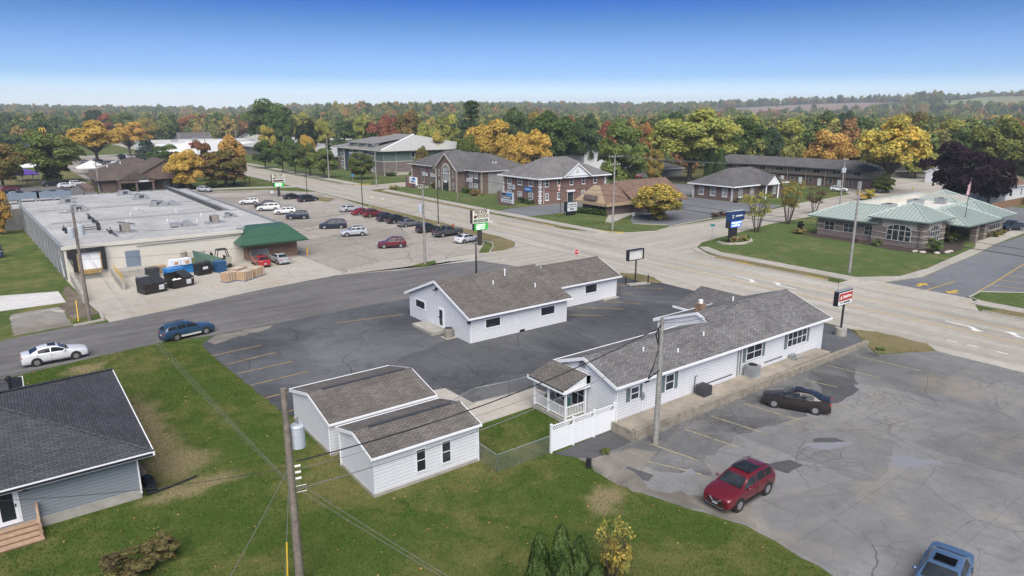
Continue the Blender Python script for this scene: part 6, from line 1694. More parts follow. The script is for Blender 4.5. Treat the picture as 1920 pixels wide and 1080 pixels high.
b_ = MB(); b_.tube((121.4, 61.4, 5.86), (121.4, 53.8, 5.86), 0.1, 0.1, 6); b_.build('hip_cap', M['patina_l'], rw_)
b_ = MB(); b_.box(116.2, 116.29, 53.6, 66.05, 3.3, 3.5); b_.build('gutter', M['patina_d'], rw_)
b_ = MB(); b_.box(121.7, 150, 53, 61.2, 4.3, 4.4); b_.build('flat_roof', M['offwhite'], K)
b_ = MB(); b_.box(121.7, 150, 61.0, 61.25, 4.4, 5.75); b_.build('parapet', M['cream'], K)
b_ = MB(); b_.box(149.8, 150, 53, 61.2, 4.4, 5.75); b_.build('parapet', M['cream'], K)
b_ = MB(); b_.box(121.6, 150.1, 60.95, 61.45, 5.75, 5.83); b_.build('parapet_cap', M['patina_l'], K)
metal_hip(115.7, 125.4, 45.6, 55.0, 4.6, 7.0)
metal_hip(125.0, 139.0, 43.3, 54.5, 3.45, 5.6, ridge=(129.5, 48.5, 134.6, 48.5))
metal_hip(136.5, 147.6, 43.8, 56, 3.5, 5.9, ridge=(141.6, 49, 142.4, 49))
metal_hip(146.2, 158.4, 52, 64, 3.6, 6.3)
b_ = MB(); b_.box(146.5, 158, 52.5, 63.5, 0.1, 3.55); b_.build('rear_wall', M['brick_tau'], K)
for x_, y_, w_ in ((128, 57.5, 2.4), (138.5, 57.5, 3.2), (144.5, 55.5, 1.2)):
    b_ = MB(); b_.box(x_ - w_ / 2, x_ + w_ / 2, y_ - .9, y_ + .9, 4.4, 5.5); u_ = b_.build('rooftop_box', M['hvac'], K)
    b_ = MB(); b_.tube((x_, y_, 5.5), (x_, y_, 5.58), .5, .5, 12); b_.build('fan', M['blackm'], u_)
for a0_, a1_ in ((54.4, 56.2), (58.0, 59.8), (61.4, 63.3)): window(K, '-x', 117.22, a0_, a1_, 1.15, 2.7, 2, 2, fmat=M['trim'])


def arch_window(face, c, cc, w, z0, zs, zt, cols):
    pts = arch_pts(cc, w, z0, zs, zt); pin = arch_pts(cc, w - .12, z0 + .1, zs, zt - .12)
    b = MB()
    if face == '-x': b.extr(pts, 'x', c - .06, c - .045)
    else: b.extr(pts, 'y', c - .06, c - .045)
    fr = b.build('arched_window', M['trim'], K)
    b = MB()
    if face == '-x': b.extr(pin, 'x', c - .075, c - .062)
    else: b.extr(pin, 'y', c - .075, c - .062)
    b.build('pane', M['glass'], fr)
    for k in range(1, cols):
        b = MB(); p = cc - w + 2 * w * k / cols; zz = zs + (zt - zs) * math.sin(math.acos(min(1, abs(p - cc) / w))) - .1
        face_box(b, face, c, p - .05, p + .05, z0, zz, .076, .1); b.build('mullion', M['trim'], fr)
    for z in (z0 + (zs - z0) * .5, zs):
        b = MB(); face_box(b, face, c, cc - w + .05, cc + w - .05, z - .045, z + .045, .076, .098); b.build('mullion', M['trim'], fr)
    b = MB()
    return fr


b_ = MB(); b_.box(116.44, 116.455, 47.6, 53.0, 3.1, 4.5); b_.build('stucco_panel', M['stone'], K)
b_ = MB(); b_.box(118.2, 123.2, 46.53, 46.555, 3.1, 4.5); b_.build('stucco_panel', M['stone'], K)
arch_window('-x', 116.44, 50.2, 1.95, 1.0, 2.75, 3.75, 4)
arch_window('-y', 46.54, 120.6, 1.7, 1.0, 2.75, 3.75, 4)
window(K, '-y', 45.2, 139.4, 144.6, 0.9, 2.7, 5, 1, fmat=M['trim'])
for x_, y_ in ((116.4, 46.7), (117.2, 64.4)): downspout(K, x_ - .08, y_ + .3, 0.15, 3.5, M['acdark'])

# ---------------------------------------------------------------- utility poles, lamps, wires
def transformer(o, x, y, z, r=0.32, h=1.0):
    b = MB(); b.tube((x, y, z), (x, y, z + h), r, r, 14); b.tube((x, y, z + h), (x, y, z + h + 0.08), r * 1.06, r * 0.8, 14); t = b.build('transformer', M['hvac_l'], o)
    b = MB(); b.tube((x, y, z + h), (x + .05, y, z + h + .4), 0.05, 0.04, 6); b.build('bushing', M['galv'], t)


M['hvac_l'] = plain('transformer_grey', (0.42, 0.45, 0.48), 0.45, var=0.12, scale=3)


def pole(label, x, y, h, r=0.16, mat='wood', arms=(), trans=(), axis='x', name='utility_pole'):
    o = thing(name, label, 'utility pole', (x, y, 0), 'utility poles')
    b = MB(); n = 8
    for k in range(n): b.tube((x, y, h * k / n - .02), (x, y, h * (k + 1) / n), r * (1 - .4 * k / n), r * (1 - .4 * (k + 1) / n), 10)
    b.build('shaft', M[mat], o, smooth=60)
    for (z, w) in arms:
        b = MB(); d = (w / 2, 0.06) if axis == 'x' else (0.06, w / 2)
        b.box(x - d[0], x + d[0], y - d[1] - .14 * (axis == 'x'), y + d[1] - .14 * (axis == 'x'), z - .06, z + .06); a = b.build('crossarm', M['wood_g'], o)
        for f in (-.95, -.5, .5, .95):
            b = MB(); p = (x + f * d[0], y - .14) if axis == 'x' else (x, y + f * d[1])
            b.tube((p[0], p[1], z + .06), (p[0], p[1], z + .26), 0.05, 0.06, 6); b.build('insulator', M['offwhite'], a)
    for (dx, dy, z) in trans: transformer(o, x + dx, y + dy, z)
    return o


pole('weathered wooden pole with white transformer in front of the near garage', 8.52, 27.68, 9.65, 0.21, 'wood', trans=((0.5, 0.16, 6.7),))
for z_ in (5.0, 5.35, 5.9, 6.2): pass
ins_ = MB()
for z_ in (5.3, 5.6, 5.9): ins_.tube((8.7, 27.66, z_), (8.95, 27.6, z_), 0.06, 0.06, 8)
for z_ in (4.6, 4.9): ins_.tube((8.7, 27.7, z_), (9.15, 27.6, z_), 0.02, 0.02, 6)
ins_.build('insulator', M['offwhite'], bpy.data.objects['utility_pole'])
pole('grey utility pole standing against the terrace retaining wall', 32.2, 27.2, 8.65, 0.19, 'wood_g')
pole('utility pole with twin transformers beside the store loading dock', 5.73, 81.5, 12.0, 0.2, 'wood', arms=((11.5, 2.4),), trans=((-0.42, -.1, 8.9), (0.45, -.1, 9.1)))
pole('tall grey utility pole on the grass wedge between side street and store lot', 48.0, 85.0, 11.5, 0.2, 'wood_g', arms=((11.0, 1.6),), trans=((-0.5, 0, 7.6),))
pole('short dark pole between the side street and the brown-roofed office', 50.2, 75.0, 4.3, 0.14, 'blackm')
pole('grey utility pole on the bank lawn beside the sidewalk', 91.2, 45.0, 12.3, 0.2, 'wood_g')
pole('utility pole with double crossarm on the lawn before the tan clinic', 90.5, 89.5, 14.0, 0.2, 'wood_g', arms=((13.6, 3.4), (12.2, 2.4)), axis='x')
pole('utility pole in front of the arched brick office', 91.3, 144.3, 12.8, 0.18, 'wood', arms=((12.4, 2.0),))
pole('utility pole with curved street light arm at the office street corner', 91.4, 189.8, 12.6, 0.18, 'wood_g', arms=((12.2, 2.0),))
pole('pale utility pole beside the street trees of the civic building', 89.6, 221.8, 13.3, 0.2, 'wood_g')
pole('grey pole with transformers in front of the townhouse row', 162.4, 84.4, 11.0, 0.2, 'wood_g', trans=((-0.4, 0, 7.6), (0.4, 0, 7.6)), arms=((10.6, 2.0),))
pole('dark pole at the corner of the townhouse row', 201.5, 94.5, 10.3, 0.2, 'wood', trans=((0.3, -.3, 7.6),))
pole('wooden pole at the left end of the brown building', 22.8, 222.9, 8.2, 0.22, 'wood_g', arms=((7.8, 1.8),))
pole('leftmost pole rising in front of the white retail block', 92, 395, 14, 0.25, 'wood_g', arms=((13.5, 2.4),))
pole('middle pole rising in front of the white retail block', 104, 380, 13, 0.25, 'wood_g', arms=((12.5, 2.4),))
pole('rightmost pole rising in front of the white retail block', 112, 330, 11, 0.2, 'wood_g')


def lamp_post(label, x, y, h, heads=((-1, 0),)):
    o = thing('lamp_post', label, 'lamp post', (x, y, 0), 'parking lot lamp posts')
    b = MB(); b.tube((x, y, 0), (x, y, h), 0.11, 0.08, 10); b.build('shaft', M['bronze'], o)
    b = MB(); b.tube((x, y, 0), (x, y, 0.5), 0.3, 0.3, 12); b.build('footing', M['concrete'], o)
    for dx, dy in heads:
        b = MB(); b.tube((x, y, h - .1), (x + dx * .5, y + dy * .5, h), 0.04, 0.04, 6); b.cbox((x + dx * .75, y + dy * .75, h + .02), (.6, .35, .16), math.atan2(dy, dx)); b.build('lamp_head', M['bronze'], o)


M['bronze'] = plain('dark_bronze', (0.045, 0.036, 0.03), 0.45, var=0.1)
lamp_post('dark lamp post behind the grey pickup truck', 67.2, 113.3, 11.6)
lamp_post('dark lamp post behind the red parked cars', 66.4, 145.6, 10.6)
lamp_post('dark lamp post beside the black minivan at the far island', 66.3, 180, 10.2)
o_ = thing('street_light', 'curved arm street light above the office street corner', 'street light', (91.4, 189.8, 9), None)
b_ = MB(); b_.path([(91.4, 189.75, 8.2), (89.6, 189.6, 9.4), (87.2, 189.5, 10.1), (84.2, 189.4, 10.3)], 0.07, 6); b_.build('arm', M['galv'], o_)
b_ = MB(); b_.blob((83.6, 189.4, 10.25), 0.6, 0.25, 0.12, 1, amp=0.02); b_.build('lamp_head', M['hvac_l'], o_)


def wire(label, p, q, sag=0.5, r=0.018, mat='wire', n=12):
    b = MB(); P = []
    for k in range(n + 1):
        f = k / n; P.append((p[0] + (q[0] - p[0]) * f, p[1] + (q[1] - p[1]) * f, p[2] + (q[2] - p[2]) * f - sag * 4 * f * (1 - f)))
    b.path(P, r, 4)
    return b.build('power_line', M[mat], label=label, cat='wire', group='overhead wires')


NP, TP, SP, GP = (8.6, 27.7), (32.2, 27.2), (5.73, 81.5), (48.0, 85.0)
for k_, (z1_, z0_, s_) in enumerate(((5.2, 9.0, 0.7), (5.0, 8.3, 0.9), (4.7, 7.7, 1.0))):
    wire(('upper', 'middle', 'lowest')[k_] + ' of the wires from the near pole to the store dock pole', (NP[0] - .15 + .12 * k_, NP[1], z1_), (SP[0] + .2 * k_ - .2, SP[1], z0_), s_, 0.008, 'wire_a')
for k_, z_ in enumerate((5.3, 4.95)):
    wire(('upper', 'lower')[k_] + ' wire from the near pole running off the bottom edge', (NP[0], NP[1], z_), (NP[0] + 7 + .6 * k_, NP[1] - 34, z_ + 1.5), 0.5, 0.011, 'wire_a')
wire('thick black service cable from the near pole to the terrace pole top', (NP[0] + .2, NP[1], 6.1), (TP[0], TP[1], 8.1), 0.75, 0.032)
wire('lower grey cable from the near pole to the terrace pole', (NP[0] + .2, NP[1], 4.75), (TP[0], TP[1], 6.6), 0.7, 0.024, 'wire_a')
wire('thin wire from the near pole to the terrace pole', (NP[0] + .2, NP[1], 5.7), (TP[0], TP[1], 7.1), 0.6, 0.012, 'wire_a')
wire('twisted service drop from the near pole towards the lower left', (NP[0] - .15, NP[1], 5.9), (-2.5, 14.0, 4.5), 0.4, 0.012, 'wire_a')
wire('thin wire from the near pole to the slate house wall', (NP[0] - .15, NP[1], 5.9), (-4.0, 40.1, 2.7), 0.35, 0.014)
wire('black service cable from the terrace pole to the long office eave', (TP[0], TP[1], 7.4), (34.6, 30.1, 3.3), 0.35, 0.03)
wire('wire from the terrace pole up to the long office chimney', (TP[0], TP[1], 8.3), (51.0, 34.5, 5.0), 0.5, 0.016)
wire('thin drop wire over the grey roof from the terrace pole', (TP[0], TP[1], 7.9), (45.0, 30.2, 3.1), 0.3, 0.012, 'wire_a')
for k_, (z0_, z1_) in enumerate(((9.4, 9.2), (7.9, 7.8), (6.6, 6.7))):
    wire(('upper', 'middle', 'lower')[k_] + ' wire along the side street from the dock pole to the tall grey pole', (SP[0], SP[1], z0_), (GP[0], GP[1], z1_), 1.0, 0.016)
wire('wire from the tall grey pole to the short dark pole', (GP[0], GP[1], 8.6), (50.2, 75.0, 4.1), 0.25, 0.014)
wire('wire from the tall grey pole across the main road', (GP[0], GP[1], 10.9), (90.5, 89.5, 12.2), 0.9, 0.014)
wire('guy wire of the near pole', (NP[0] - .1, NP[1], 6.0), (7.55, 27.0, 0.0), 0.0, 0.014, 'wire_a', 2)
wire('guy wire of the store dock pole', (SP[0], SP[1], 9.0), (9.4, 93, 0.0), 0.0, 0.012, 'wire_a', 2)
for k_, z_ in enumerate((6.6, 7.4)):
    nm_ = ('lower black cable', 'upper black cable')[k_]
    wire(nm_ + ' from the office pole to the clinic pole', (91.3, 144.3, z_), (90.5, 89.5, z_), 0.8, 0.045 - .015 * k_)
    wire(nm_ + ' from the clinic pole to the bank lawn pole', (90.5, 89.5, z_), (91.2, 45.0, z_ - .3), 0.8, 0.045 - .015 * k_)
    wire(nm_ + ' from the bank lawn pole off the right edge', (91.2, 45.0, z_ - .3), (92.5, -12, z_ - .4), 0.9, 0.045 - .015 * k_)
    wire(nm_ + ' from the corner street light pole to the office pole', (91.4, 189.8, z_), (91.3, 144.3, z_), 0.8, 0.04)
for k_, (dx_, z_) in enumerate(((-1.6, 13.9), (0, 13.9), (1.6, 13.9))):
    nm_ = ('left', 'middle', 'right')[k_]
    wire(nm_ + ' top wire from the clinic pole towards the townhouse pole', (90.5 + dx_, 89.4, z_), (162.4 + dx_ * .5, 84.3, 10.8), 1.3, 0.022, 'wire_a')
    wire(nm_ + ' top wire from the office pole to the clinic pole', (91.3 + dx_ * .6, 144.3, 12.6), (90.5 + dx_, 89.6, 13.9), 0.9, 0.014, 'wire_a')
wire('wire from the townhouse pole to the far right', (162.4, 84.4, 10.6), (235, 30, 9.5), 1.2, 0.025)
for hp_ in ([(32.05, 27.2, 8.2), (31.8, 27.3, 7.6), (31.95, 27.2, 6.9), (32.0, 27.25, 7.9)], [(32.05, 27.1, 5.2), (31.5, 27.5, 4.6), (31.8, 27.3, 5.6)]):
    b_ = MB(); b_.path(hp_, 0.04, 5); b_.build('cable_loop', M['black'], bpy.data.objects['utility_pole.001'])
b_ = MB(); b_.tube((32.38, 27.15, 0.0), (32.38, 27.15, 6.0), 0.05, 0.05, 6); b_.build('riser_conduit', M['hvac'], bpy.data.objects['utility_pole.001'])
b_ = MB(); b_.tube((7.75, 27.12, 0.0), (7.95, 27.26, 2.6), 0.04, 0.04, 6); b_.build('guy_guard', M['yellow'], label='yellow guy wire guard beside the near wooden pole', cat='guard')

# ---------------------------------------------------------------- signs
M['led_g'] = emit('green_led_panel', (0.03, 0.36, 0.05), 0.28)
M['led_b'] = emit('blue_led_panel', (0.05, 0.14, 0.75), 0.6)
M['led_w'] = emit('white_led_text', (0.8, 0.9, 0.8), 0.7)
M['signw'] = plain('cream_sign_face', (0.72, 0.70, 0.58), 0.5, var=0.03)
M['ink'] = plain('maroon_ink', (0.06, 0.022, 0.016), 0.6, var=0.05)
M['sgreen'] = plain('green_sign_band', (0.02, 0.13, 0.08), 0.5, var=0.05)
M['signred'] = plain('red_sign_face', (0.42, 0.035, 0.025), 0.45, var=0.05)
M['navy_s'] = plain('navy_sign_face', (0.012, 0.04, 0.14), 0.4, var=0.05)


def print_bars(par, x0, x1, y, z0, z1, rows, mat, seed, face='-y'):
    """rows of small blocks where the lettering is too small to read"""
    rnd = random.Random(seed); b = MB(); h = (z1 - z0) / rows
    for r_ in range(rows):
        x = x0 + rnd.random() * 0.1 * (x1 - x0); e = x1 - rnd.random() * 0.15 * (x1 - x0)
        while x < e:
            w = h * (0.3 + 0.3 * rnd.random())
            zz = z0 + h * r_ + h * .2
            face_box(b, face, y, x, min(x + w, e), zz, zz + h * (.5 + .15 * rnd.random()), 0.0, 0.012)
            x += w + h * .12 + (h * .35 if rnd.random() < .18 else 0)
    return b.build('lettering', mat, par)


def store_sign(label, x, y, arrow=False):
    o = thing('pylon_sign', label, 'sign', (x, y, 0), 'store pylon signs')
    b = MB(); b.box(x - .3, x + .3, y - .25, y + .25, 0, 2.9); b.build('post', M['bronze'], o)
    b = MB(); b.box(x - 1.65, x + 1.65, y - .32, y + .32, 3.75, 5.9); b.build('cabinet', M['bronze'], o)
    b = MB(); b.box(x - 1.58, x + 1.65, y - .36, y - .325, 3.8, 5.86); f = b.build('sign_face', M['signw'], o)
    b = MB()
    for (a0, a1, c0, c1) in ((-1.6, 1.68, 5.84, 5.92), (-1.6, 1.68, 3.74, 3.82), (-1.6, -1.52, 3.82, 5.84), (1.6, 1.68, 3.82, 5.84)): b.box(x + a0, x + a1, y - .4, y - .33, c0, c1)
    b.build('sign_frame', M['trim'], o)
    b = MB(); b.box(x - 1.35, x + 1.4, y - .385, y - .362, 3.92, 4.38); bd = b.build('green_band', M['ink'] if arrow else M['sgreen'], f)
    if not arrow: print_bars(bd, x - 1.2, x + 1.25, y - .386, 3.98, 4.32, 2, M['trim'], 3)
    text_mesh('lettering', 'FELKER', 0.78, M['ink'], f, (x + .05, y - .38, 5.5), sx=1.0, shear=0.12, bold=0.012)
    text_mesh('lettering', 'FOODS', 0.72, M['ink'], f, (x + .32, y - .38, 4.85), sx=1.0, shear=0.12, bold=0.012)
    b = MB(); b.tube((x - 1.1, y - .37, 4.82), (x - 1.1, y - .39, 4.82), 0.26, 0.26, 10); b.build('basket_emblem', M['ink'], f)
    b = MB(); b.box(x - 1.25, x + 1.45, y - .3, y + .3, 2.55, 3.7); b.build('led_cabinet', M['black'], o)
    b = MB(); b.box(x - 1.2, x + 1.42, y - .32, y - .302, 2.6, 3.66); l = b.build('led_panel', M['led_g'], o)
    print_bars(l, x - .9, x + 1.1, y - .322, 2.66, 3.6, 3, M['led_w'], 5)
    return o


store_sign('store pylon sign with green display beside the white sedan', 62.7, 92.5)
store_sign('store pylon sign with green display at the far lot entrance', 59.4, 182.0, True)
o_ = thing('insurance_sign', 'red and white insurance sign on a black post in a concrete drum', 'sign', (63.6, 31.5, 0.15))
b_ = MB(); b_.tube((63.6, 31.5, 0.1), (63.6, 31.5, 0.95), 0.55, 0.55, 18); b_.build('concrete_drum', M['concrete'], o_)
b_ = MB(); b_.tube((63.6, 31.5, 0.95), (63.6, 31.5, 3.4), 0.1, 0.1, 10); b_.build('post', M['blackm'], o_)
b_ = MB(); b_.box(62.0, 64.6, 31.3, 31.75, 3.35, 4.75); b_.build('cabinet', M['blackm'], o_)
b_ = MB(); b_.box(62.08, 64.52, 31.265, 31.298, 3.42, 4.62); f_ = b_.build('sign_face', M['white'], o_)
b_ = MB(); b_.box(62.1, 64.5, 31.245, 31.263, 3.82, 4.56); r_ = b_.build('red_panel', M['signred'], f_)
text_mesh('lettering', 'StateFarm', 0.40, M['white'], r_, (63.55, 31.24, 4.2), sx=0.95, bold=0.008)
b_ = MB(); b_.add([(62.25, 31.238, 4.02), (62.65, 31.238, 4.02), (62.45, 31.238, 4.4)], [(0, 1, 2)]); b_.build('emblem', M['white'], r_)
print_bars(f_, 62.3, 64.3, 31.263, 3.5, 3.76, 1, M['blackm'], 9)
b_ = MB(); b_.tube((62.1, 31.5, 4.75), (62.1, 31.5, 6.0), 0.02, 0.015, 6); b_.build('antenna', M['blackm'], o_)
b_ = MB(); b_.box(62.0, 64.6, 31.28, 31.77, 4.752, 4.8); b_.build('top_cap', M['hvac'], o_)
o_ = thing('empty_sign_frame', 'blank white sign cabinet on a black post by the road', 'sign', (63.6, 58.5, 0))
b_ = MB(); b_.tube((63.6, 58.5, 0.1), (63.6, 58.5, 3.2), 0.1, 0.1, 10); b_.build('post', M['blackm'], o_)
b_ = MB(); b_.box(62.0, 64.75, 58.25, 58.75, 3.15, 3.22); b_.box(62.0, 64.75, 58.25, 58.75, 4.45, 4.52); b_.box(62.0, 62.08, 58.25, 58.75, 3.22, 4.45); b_.box(64.67, 64.75, 58.25, 58.75, 3.22, 4.45); b_.build('frame', M['blackm'], o_)
b_ = MB(); b_.box(62.08, 64.67, 58.45, 58.6, 3.22, 4.45); b_.build('backing', M['offwhite'], o_)
for k_ in range(6):
    b_ = MB(); x_ = 62.35 + k_ * .42; b_.tube((x_, 58.38, 3.24), (x_, 58.38, 4.43), 0.035, 0.035, 6); b_.build('tube_lamp', M['white'], o_)
b_ = MB(); b_.prism([(62.2, 58.0), (65.0, 57.2), (65.2, 57.9), (62.4, 58.9)], 0, 0.14); b_.build('footing', M['concrete'], o_)
for lab_, x_, y_ in (('black bollard left of the blank sign post', 62.3, 58.9), ('black bollard right of the blank sign post', 64.8, 57.4)):
    b_ = MB(); b_.tube((x_, y_, 0), (x_, y_, 1.2), 0.08, 0.08, 8); b_.build('bollard', M['blackm'], label=lab_, cat='bollard')
o_ = thing('bank_sign', 'navy bank pylon sign with blue message display on the corner lawn', 'sign', (98, 68.8, 0.1))
b_ = MB(); b_.box(97.2, 99.0, 68.55, 69.05, 0.1, 3.2); b_.build('post', M['blackm'], o_)
b_ = MB(); b_.box(96.5, 100.6, 68.45, 69.15, 3.75, 5.35); f_ = b_.build('cabinet', M['navy_s'], o_)
b_ = MB(); b_.box(96.45, 100.65, 68.42, 69.18, 5.352, 5.42); b_.build('top_cap', M['hvac_l'], o_)
b_ = MB(); b_.box(96.4, 99.9, 68.5, 69.1, 2.65, 3.74); b_.build('led_cabinet', M['blackm'], o_)
b_ = MB(); b_.box(97.05, 99.88, 68.47, 68.498, 2.68, 3.7); l_ = b_.build('led_panel', M['led_b'], o_)
print_bars(l_, 97.25, 99.7, 68.468, 2.75, 3.64, 2, M['led_w'], 12)
b_ = MB()
for s_ in (-1, 1): b_.add([(97.45 + .25 * s_ - .09, 68.44, 4.25), (97.45 + .25 * s_ + .09, 68.44, 4.25), (97.45 - .25 * s_ + .09, 68.44, 4.8), (97.45 - .25 * s_ - .09, 68.44, 4.8)], [(0, 1, 2, 3)])
b_.build('emblem', M['white'], f_)
print_bars(f_, 97.9, 100.2, 68.448, 4.36, 4.76, 1, M['white'], 15)
ring_ = thing('stone_ring', 'low dry stone ring round the bank pylon sign', 'stone wall', (98.6, 67.8, 0.1))
rr_ = random.Random(5)
for k_ in range(20):
    a_ = R(165 + 230 * k_ / 19); x_, y_ = 98.6 + 3.4 * math.cos(a_), 68.6 + 2.2 * math.sin(a_)
    for j_ in range(2):
        b_ = MB(); b_.cbox((x_ + rr_.random() * .1, y_ + rr_.random() * .1, 0.2 + .17 * j_), (.62 + .25 * rr_.random(), .38, .16), a_ + math.pi / 2 + .2 * (rr_.random() - .5)); b_.build('stone', M['stone'], ring_)
o_ = thing('office_sign', 'brick monument sign with blue and white panels before the pediment office', 'sign', (96.4, 130.5, 0))
b_ = MB(); b_.box(96.1, 97.0, 132.8, 134.0, 0, 3.3); b_.build('pier', M['brick_dk'], o_)
b_ = MB(); b_.box(96.3, 96.8, 128.3, 132.79, 0.7, 3.2); f_ = b_.build('cabinet', M['hvac_l'], o_)
for (y0_, y1_, z0_, z1_, m_) in ((130.7, 132.6, 2.45, 3.0, 'blackm'), (128.4, 130.6, 2.45, 3.1, 'blue_p'), (128.4, 132.6, 1.65, 2.3, 'acdark'), (128.4, 132.6, 0.85, 1.5, 'plate')):
    b_ = MB(); b_.box(96.25, 96.298, y0_, y1_, z0_, z1_); q_ = b_.build('sign_panel', M[m_], f_)
print_bars(f_, 128.6, 132.4, 96.25, 1.0, 1.4, 1, M['blackm'], 21, '-x'); print_bars(f_, 128.6, 132.4, 96.25, 1.75, 2.2, 1, M['plate'], 22, '-x')
b_ = MB(); b_.box(96.2, 97.0, 128.2, 132.79, 0, 0.68); b_.build('plinth', M['brick_dk'], o_)
o_ = thing('office_sign', 'blue, white and red office sign with brick piers at the office street corner', 'sign', (98.2, 179.8, 0))
b_ = MB(); b_.box(97.4, 98.2, 181.4, 182.6, 0, 3.2); b_.box(98.6, 99.4, 177.0, 178.0, 0, 1.0); b_.build('pier', M['brick_dk'], o_)
b_ = MB(); b_.box(98.0, 98.6, 177.6, 181.39, 0.9, 3.2); f_ = b_.build('cabinet', M['white'], o_)
for (y0_, y1_, z0_, z1_, m_) in ((177.7, 179.6, 2.4, 3.1, 'blue_p'), (179.7, 181.3, 0.95, 1.35, 'signred'), (177.7, 179.6, 0.95, 1.35, 'blackm')):
    b_ = MB(); b_.box(97.95, 97.998, y0_, y1_, z0_, z1_); b_.build('sign_panel', M[m_], f_)
print_bars(f_, 177.9, 181.1, 97.998, 1.6, 2.2, 1, M['navy_s'], 25, '-x')
b_ = MB(); b_.box(98.0, 98.7, 177.6, 181.39, 0, 0.88); b_.build('plinth', M['brick_dk'], o_)
o_ = thing('clinic_sign', 'black and white message board sign on the clinic lawn', 'sign', (97.2, 109.0, 0.1))
b_ = MB(); b_.box(96.5, 98.6, 108.7, 109.4, 0.1, 0.95); b_.build('plinth', M['black'], o_)
b_ = MB(); b_.box(96.0, 98.9, 108.6, 109.5, 0.95, 3.0); b_.build('cabinet', M['black'], o_)
b_ = MB(); b_.box(96.15, 98.85, 108.56, 108.598, 1.05, 2.92); f_ = b_.build('sign_face', M['plate'], o_)
b_ = MB(); b_.box(96.2, 98.8, 108.54, 108.558, 1.92, 2.0); b_.build('divider', M['black'], f_)
print_bars(f_, 96.4, 98.6, 108.558, 2.2, 2.7, 1, M['blackm'], 31); print_bars(f_, 96.9, 98.0, 108.558, 1.2, 1.8, 1, M['blackm'], 32)
# stop sign
o_ = thing('stop_sign', 'red octagonal stop sign behind the brown-roofed office ridge', 'sign', (63.4, 69.5, 0))
b_ = MB(); b_.tube((63.4, 69.5, 0), (63.4, 69.5, 2.85), 0.035, 0.035, 6); b_.build('post', M['galv'], o_)
d_ = Vector((-0.6, -0.8)); n_ = Vector((0.8, -0.6))


def disc8(r, off, name, mat, par):
    b = MB(); A = []; Bk = []
    for k in range(8):
        a = math.pi / 8 + k * math.pi / 4
        for lst, t in ((A, off), (Bk, off - .01)):
            lst.append((63.4 + n_.x * r * math.cos(a) + d_.x * t, 69.5 + n_.y * r * math.cos(a) + d_.y * t, 2.45 + r * math.sin(a)))
    b.add(A + Bk, [tuple(range(8)), tuple(range(15, 7, -1))] + [(i, i + 8, (i + 1) % 8 + 8, (i + 1) % 8) for i in range(8)])
    return b.build(name, mat, par)


disc8(0.42, 0.06, 'border', M['white'], o_); p_ = disc8(0.385, 0.075, 'plate', M['signred'], o_)
text_mesh('lettering', 'STOP', 0.3, M['white'], p_, (63.4 + d_.x * .085, 69.5 + d_.y * .085, 2.45), rz=-36.87)
o_ = thing('street_name_sign', 'teal street name sign on a thin post at the bank corner', 'sign', (95.4, 70.9, 0))
b_ = MB(); b_.tube((95.4, 70.9, 0), (95.4, 70.9, 2.9), 0.035, 0.035, 6); b_.build('post', M['galv'], o_)
b_ = MB(); b_.box(94.9, 95.9, 70.88, 70.92, 2.75, 2.95); b_.box(95.38, 95.42, 70.4, 71.4, 2.96, 3.16); b_.build('blade', plain('teal_sign', (0.02, 0.22, 0.24), 0.5), o_)
for lab_, x_, y_, z_, m_ in (('small square sign seen from behind on the clinic corner lawn', 99.2, 92.6, 2.0, 'hvac'), ('yellow diamond warning sign far right beside the dark tree', 192, 81, 2.2, 'yellow'), ('small white sign on a post at the store lot exit near the far pylon', 56.0, 177, 1.8, 'plate'), ('small blue parking sign before the civic building', 91.0, 206, 2.2, 'blue_p')):
    o_ = thing('road_sign', lab_, 'sign', (x_, y_, 0))
    b_ = MB(); b_.tube((x_, y_, 0), (x_, y_, z_ + .3), 0.03, 0.03, 6); b_.build('post', M['galv'], o_)
    b_ = MB(); s_ = .35
    if m_ == 'yellow': b_.add([(x_, y_ - .06, z_ - .5), (x_ + .5, y_ - .06, z_), (x_, y_ - .06, z_ + .5), (x_ - .5, y_ - .06, z_)], [(0, 1, 2, 3)])
    else: b_.box(x_ - s_, x_ + s_, y_ - .07, y_ - .04, z_ - .3, z_ + .4)
    b_.build('plate', M[m_], o_)
# fire hydrant
o_ = thing('fire_hydrant', 'red fire hydrant on the grass verge behind the grey pickup', 'hydrant', (68.4, 110, 0.1))
b_ = MB(); b_.tube((68.4, 110, .1), (68.4, 110, .75), .13, .12, 10); b_.build('barrel', M['signred'], o_)
b_ = MB(); b_.blob((68.4, 110, .78), .16, .16, .14, 2, amp=.02); b_.build('bonnet', M['signred'], o_)
b_ = MB(); b_.tube((68.18, 110, .58), (68.62, 110, .58), .06, .06, 8); b_.build('nozzle', M['signred'], o_)
# flags
M['flag'] = None
_m = NT('flag_cloth')
_s = _m.n("ShaderNodeSeparateXYZ", Vector=_m.uv)
_st = _m.math('GREATER_THAN', _m.math('FRACT', _m.math('MULTIPLY', _s.outputs[1], 5.0)), 0.5)
_m.p(Base_Color=_m.mix(_st, (0.45, 0.03, 0.04), (0.7, 0.7, 0.7)), Roughness=0.8)
M['flag'] = _m.mat


